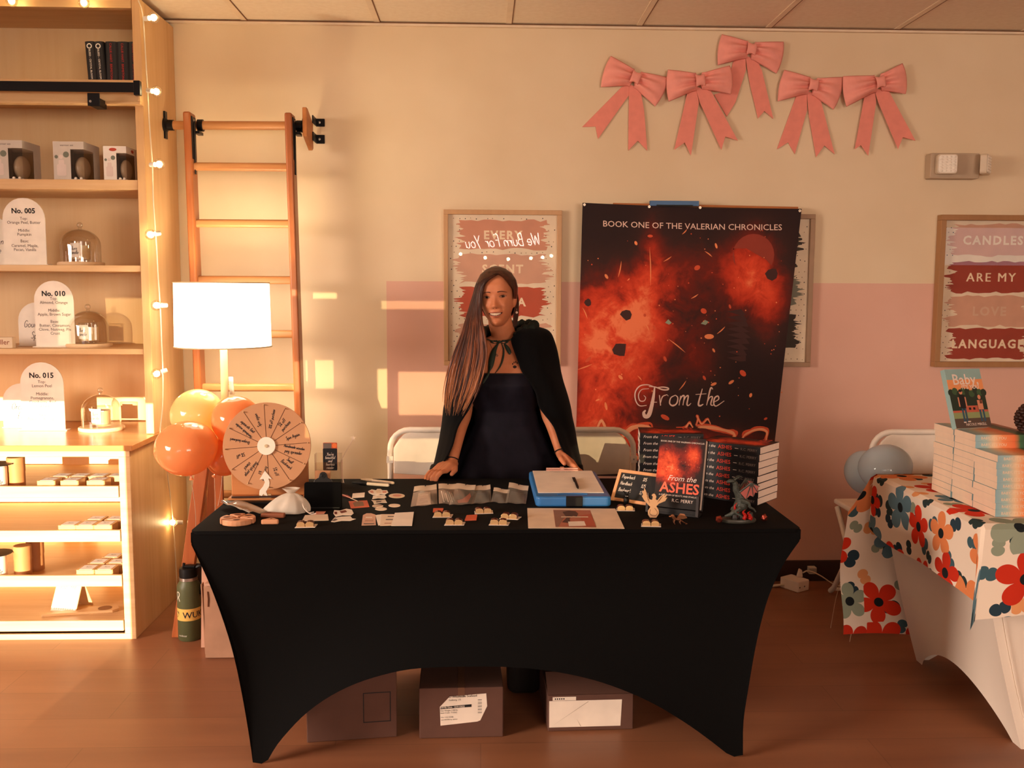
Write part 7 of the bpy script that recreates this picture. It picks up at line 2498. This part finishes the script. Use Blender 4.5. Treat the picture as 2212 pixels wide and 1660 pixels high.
def lrow(k, s_):
    v_, a, b, ya, yb = LR[k]
    return aty(a + (b - a) * s_, v_, ya + (yb - ya) * s_ - .012 * math.sin(PI * s_))
def sheet(p, q):
    k = q * 9.0
    i = min(int(k), 8)
    a = lrow(i, .04 + .93 * p).lerp(lrow(i + 1, .04 + .93 * p), k - i)
    return a + Vector((0, .012, 0))
w.grid(lambda p, q: sheet(p, q * .86), 14, 40, 0)
for k in range(170):
    s_ = (k + R_.random()) / 170
    n = R_.choice((11, 11, 10, 10, 9))
    end = R_.uniform(.1, 1.0)
    P = []
    j1, j2, ph = R_.uniform(-1, 1), R_.uniform(-1, 1), R_.uniform(0, 6)
    for i in range(n):
        p = lrow(i, min(1, max(0, s_ + .02 * math.sin(i * .9 + ph))))
        g = i / 10
        p = p + Vector((.006 * j1 * g + .005 * math.sin(i * .9 + ph) * min(1, i / 4), -.006 * R_.random() - .004 * j2, 0))
        P.append(p)
    P[-1] = P[-2].lerp(P[-1], end)
    Q = smooth(P, 3)
    m = len(Q)
    r0 = R_.uniform(.0022, .0048)
    w.tube(Q, [r0 * (.55 + .45 * min(1, i / 4)) * (1 if i < m * .55 else max(.12, 1 - ((i - m * .55) / (m * .45)) ** 1.3)) for i in range(m)], 6, 1 if R_.random() < .33 else 0, sq=.7, caps=False)
RRW = [(588, 1085, 1088, 3.665, 3.70), (597, 1094, 1098, 3.645, 3.69), (610, 1104, 1109, 3.65, 3.70), (630, 1110, 1116, 3.665, 3.715), (655, 1113, 1119.5, 3.705, 3.735), (680, 1109, 1119.5, 3.715, 3.745), (706, 1108, 1116, 3.72, 3.75)]
for k in range(95):
    s_ = (k + R_.random()) / 95
    P = []
    ph = R_.uniform(0, 6)
    for i in range(len(RRW)):
        v_, a, b, ya, yb = RRW[i]
        P.append(aty(a + (b - a) * s_ + .5 * math.sin(i + ph), v_, ya + (yb - ya) * s_ - .003 * R_.random()))
    P[-1] = P[-2].lerp(P[-1], R_.uniform(.5, 1.1))
    Q = smooth(P, 3)
    m = len(Q)
    r0 = R_.uniform(.0020, .0036)
    w.tube(Q, [r0 * (1 if i < m * .6 else max(.15, 1 - ((i - m * .6) / (m * .4)))) for i in range(m)], 6, 1, sq=.7, caps=False)
child(w, 'hair', [M_HAIR, M_HAIRD], smooth=True)
# dress
t = NT('dress_cloth')
v = t.obj()
t.bump(t.noise(t.obj((60, 60, 3)), 1.0, 3), .25, .004)
t.fin(t.ramp(t.noise(v, 30, 3), [(.3, '0f0c17'), (.7, '17131f')]), .8, 0, .2)
M_DRESS = t.m
DR = [(1.114, .091, .152, .112, 3.757), (1.07, .092, .153, .124, 3.757), (1.02, .094, .142, .116, 3.76), (.96, .099, .124, .098, 3.768), (.90, .103, .132, .102, 3.775), (.84, .107, .165, .122, 3.785), (.76, .11, .21, .145, 3.79), (.70, .11, .24, .165, 3.795), (.55, .11, .30, .19, 3.80), (.38, .11, .33, .21, 3.81)]
def dress(p, q):
    k = q * (len(DR) - 1)
    i = min(int(k), len(DR) - 2)
    f_ = k - i
    f_ = f_ * f_ * (3 - 2 * f_) * .5 + f_ * .5
    r = [DR[i][j] + (DR[i + 1][j] - DR[i][j]) * f_ for j in range(5)]
    th = 2 * PI * p
    c, s_ = math.cos(th), math.sin(th)
    fl = max(0, (.93 - r[0]) / .5)
    k2 = 1 + .085 * fl * math.cos(11 * th + 1.2 * math.sin(th * 2))
    x = r[1] + r[2] * k2 * math.copysign(abs(c) ** .9, c)
    y = r[4] + r[3] * k2 * math.copysign(abs(s_) ** .85, s_)
    if s_ < 0:
        y -= .022 * sum(g2(x, r[0], r[1] + o, 1.07, .05, .042) for o in (-.062, .062))
    return Vector((x, y, r[0]))
w = MB().grid(dress, 110, 60, wrap=True)
child(w, 'dress', M_DRESS, smooth=True, solid=.003, off=1)
w = MB()
w.tube([dress(k / 80, .0) + Vector((0, -.002 if math.sin(2 * PI * k / 80) < 0 else .002, .0)) for k in range(80)], .004, 6, closed=True)
child(w, 'neckline_band', mat('dress_trim', '0c0912', .8), smooth=True)
# cloak
t = NT('velvet_cloak')
t.fin(t.ramp(t.noise(t.obj((40, 40, 4)), 1.0, 3), [(.3, '060506'), (.7, '0b0a0c')]), .9, 0, .1, Sheen_Weight=.05)
M_CLOAK = t.m
CK = [((1046, 729), (1043, 722), (1041, 717), (1136, 703), (1119, 716), (1103, 733), 3.672, 3.75, 3.845),
      ((1047, 738), (1028, 728), (1014, 722), (1166, 708), (1136, 724), (1105, 742), 3.668, 3.765, 3.885),
      ((1048, 756), (1016, 742), (992, 735), (1190, 720), (1150, 742), (1111, 760), 3.660, 3.77, 3.905),
      ((1047, 780), (1008, 770), (980, 765), (1203, 757), (1162, 772), (1120, 784), 3.650, 3.77, 3.915),
      ((1041, 806), (1002, 804), (972, 800), (1210, 796), (1172, 802), (1129, 806), 3.640, 3.77, 3.925),
      ((1030, 846), (994, 846), (966, 846), (1221, 840), (1190, 844), (1156, 846), 3.645, 3.77, 3.935),
      ((1015, 882), (984, 882), (960, 882), (1231, 878), (1202, 880), (1166, 882), 3.640, 3.76, 3.945),
      ((990, 922), (972, 922), (956, 923), (1239, 923), (1214, 922), (1196, 922), 3.635, 3.77, 3.95),
      ((977, 965), (962, 965), (949, 965), (1245, 965), (1230, 965), (1212, 965), 3.590, 3.77, 3.955),
      ((959, 1000), (950, 1000), (942, 1000), (1251, 1000), (1243, 1000), (1234, 1000), 3.580, 3.77, 3.96),
      ((944, 1030), (938, 1030), (930, 1030), (1256, 1030), (1250, 1030), (1246, 1030), 3.60, 3.76, 3.96),
      ((925, 1240), (915, 1240), (905, 1240), (1275, 1240), (1270, 1240), (1265, 1240), 3.62, 3.76, 3.965)]
def crow(i):
    li, lm, lo, ro, rm, ri, yi, yo, yb = CK[i]
    a, b, c = aty(*li, yi), aty(*lm, (yi * .62 + yo * .38) - .018), aty(*lo, yo)
    d, e, f_ = aty(*ro, yo), aty(*rm, (yi * .62 + yo * .38) - .022), aty(*ri, yi)
    m1 = c.lerp(d, .25)
    m2 = c.lerp(d, .75)
    m0 = c.lerp(d, .5)
    m1.y = yb - .03
    m2.y = yb - .03
    m0.y = yb
    return poly_fn([a, b, c, m1, m0, m2, d, e, f_], 6)
rows_ = [crow(i) for i in range(len(CK))]
def cloak(p, q):
    k = q * (len(CK) - 1)
    i = min(int(k), len(CK) - 2)
    a = rows_[i](p).lerp(rows_[i + 1](p), k - i)
    fd = .006 * math.sin(p * 46 + 1) * min(1, q * 1.4)
    return a + Vector((0, fd, 0))
def cloak_s(p, q):
    K = [q * (len(CK) - 1)]
    k = K[0]
    i = min(int(k), len(CK) - 2)
    t_ = k - i
    g = lambda j: rows_[min(max(j, 0), len(CK) - 1)](p)
    p0, p1, p2, p3 = g(i - 1), g(i), g(i + 1), g(i + 2)
    a = .5 * (p1 * 2 + (p2 - p0) * t_ + (p0 * 2 - p1 * 5 + p2 * 4 - p3) * t_ * t_ + (p1 * 3 - p0 - p2 * 3 + p3) * t_ ** 3)
    return a + Vector((0, .006 * math.sin(p * 46 + 1) * min(1, q * 1.4), 0))
w = MB().grid(cloak_s, 100, 66)
child(w, 'cloak', M_CLOAK, smooth=True, solid=.004, off=0)
M_HOOD = mat('green_black_velvet', '10170f', .85, var=.3, vs=60)
w = MB()
hp_ = [aty(1046, 724, 3.70), aty(1044, 715, 3.76), aty(1060, 712, 3.83), aty(1092, 706, 3.86), aty(1128, 703, 3.84), aty(1152, 703, 3.79), aty(1150, 707, 3.745), aty(1128, 712, 3.715), aty(1112, 726, 3.69)]
Q = smooth(hp_, 6)
m = len(Q)
w.tube(Q, [(.010 + .011 * math.sin(PI * i / (m - 1))) * (1 + .22 * math.sin(i * 1.9)) for i in range(m)], 12)
child(w, 'hood', M_HOOD, smooth=True)
# ties, necklace, tattoo, wrist bands
M_RIB = mat('green_ribbon', '26352a', .6)
w = MB()
w.tube([aty(1047, 731, 3.665), hit(1062, 737, .006), hit(1079, 739, .008), hit(1094, 737, .006), aty(1103, 734, 3.665)], .0028, 6)
w.ball(hit(1079, 739, .009), (.007, .005, .006), 10, 8)
def leaf(pts, wd_, off=.007, tw=0):
    P = [hit(u, v, off) for u, v in pts]
    P = smooth(P, 4)
    n = len(P)
    L, R2 = [], []
    for i, p in enumerate(P):
        k = wd_ * math.sin(PI * (i + .6) / (n + .2)) + .0008
        L.append(p + Vector((-k, -.001, 0)))
        R2.append(p + Vector((k, -.003, 0)))
    w.add(L + R2, [(i, i + 1, n + i + 1, n + i) for i in range(n - 1)])
leaf([(1077, 741), (1068, 756), (1063, 775), (1060, 792), (1056, 804)], .011)
leaf([(1060, 792), (1054, 810), (1047, 822), (1043, 832)], .004, .012)
leaf([(1083, 741), (1088, 756), (1086, 776), (1080, 792), (1070, 806)], .0028)
leaf([(1090, 742), (1095, 750), (1100, 760), (1101, 766)], .008)
leaf([(1076, 740), (1071, 735), (1062, 739), (1070, 743), (1077, 740)], .004)
leaf([(1082, 740), (1088, 735), (1096, 738), (1089, 743), (1082, 740)], .004)
child(w, 'ribbon_tie', M_RIB, smooth=True, solid=.001)
w = MB()
w.tube(smooth([hit(u, v, .002) for u, v in ((1058, 742), (1064, 755), (1073, 765), (1082, 756), (1090, 744))], 4), .0007, 5)
c = hit(1073.5, 768, .003)
w.tube([c + Vector((.004 * math.cos(2 * PI * k / 14), 0, .005 * math.sin(2 * PI * k / 14))) for k in range(14)], .0011, 6, closed=True)
w.ball(c, .0018, 8, 6)
child(w, 'necklace', mat('silver', 'c8bcb0', .25, .9), smooth=True)
w = MB()
for (u, v, ru, rv) in ((1112, 793, 4.2, 3.2), (1107.5, 786.5, 1.3, 2.1), (1110.5, 783.5, 1.2, 2.2), (1114, 782.5, 1.2, 2.2), (1117.5, 784.5, 1.2, 2.0)):
    P = [hit(u + ru * math.cos(2 * PI * k / 12), v + rv * math.sin(-2 * PI * k / 12), .0008) for k in range(12)]
    w.add(P, [tuple(range(12))])
child(w, 'paw_tattoo', mat('tattoo_ink', '2a1a18', .7))
for wr_, el_ in ((wrR, elR), (wrL, elL)):
    d = (el_ - wr_).normalized()
    c = wr_ + d * .012
    a = d.orthogonal().normalized()
    b = d.cross(a)
    w = MB().tube([c + (a * math.cos(2 * PI * k / 24) + b * math.sin(2 * PI * k / 24)) * .0235 for k in range(24)], .0022, 6, closed=True)
    child(w, 'wrist_band', mat('black_elastic', '100d0d', .7), smooth=True)
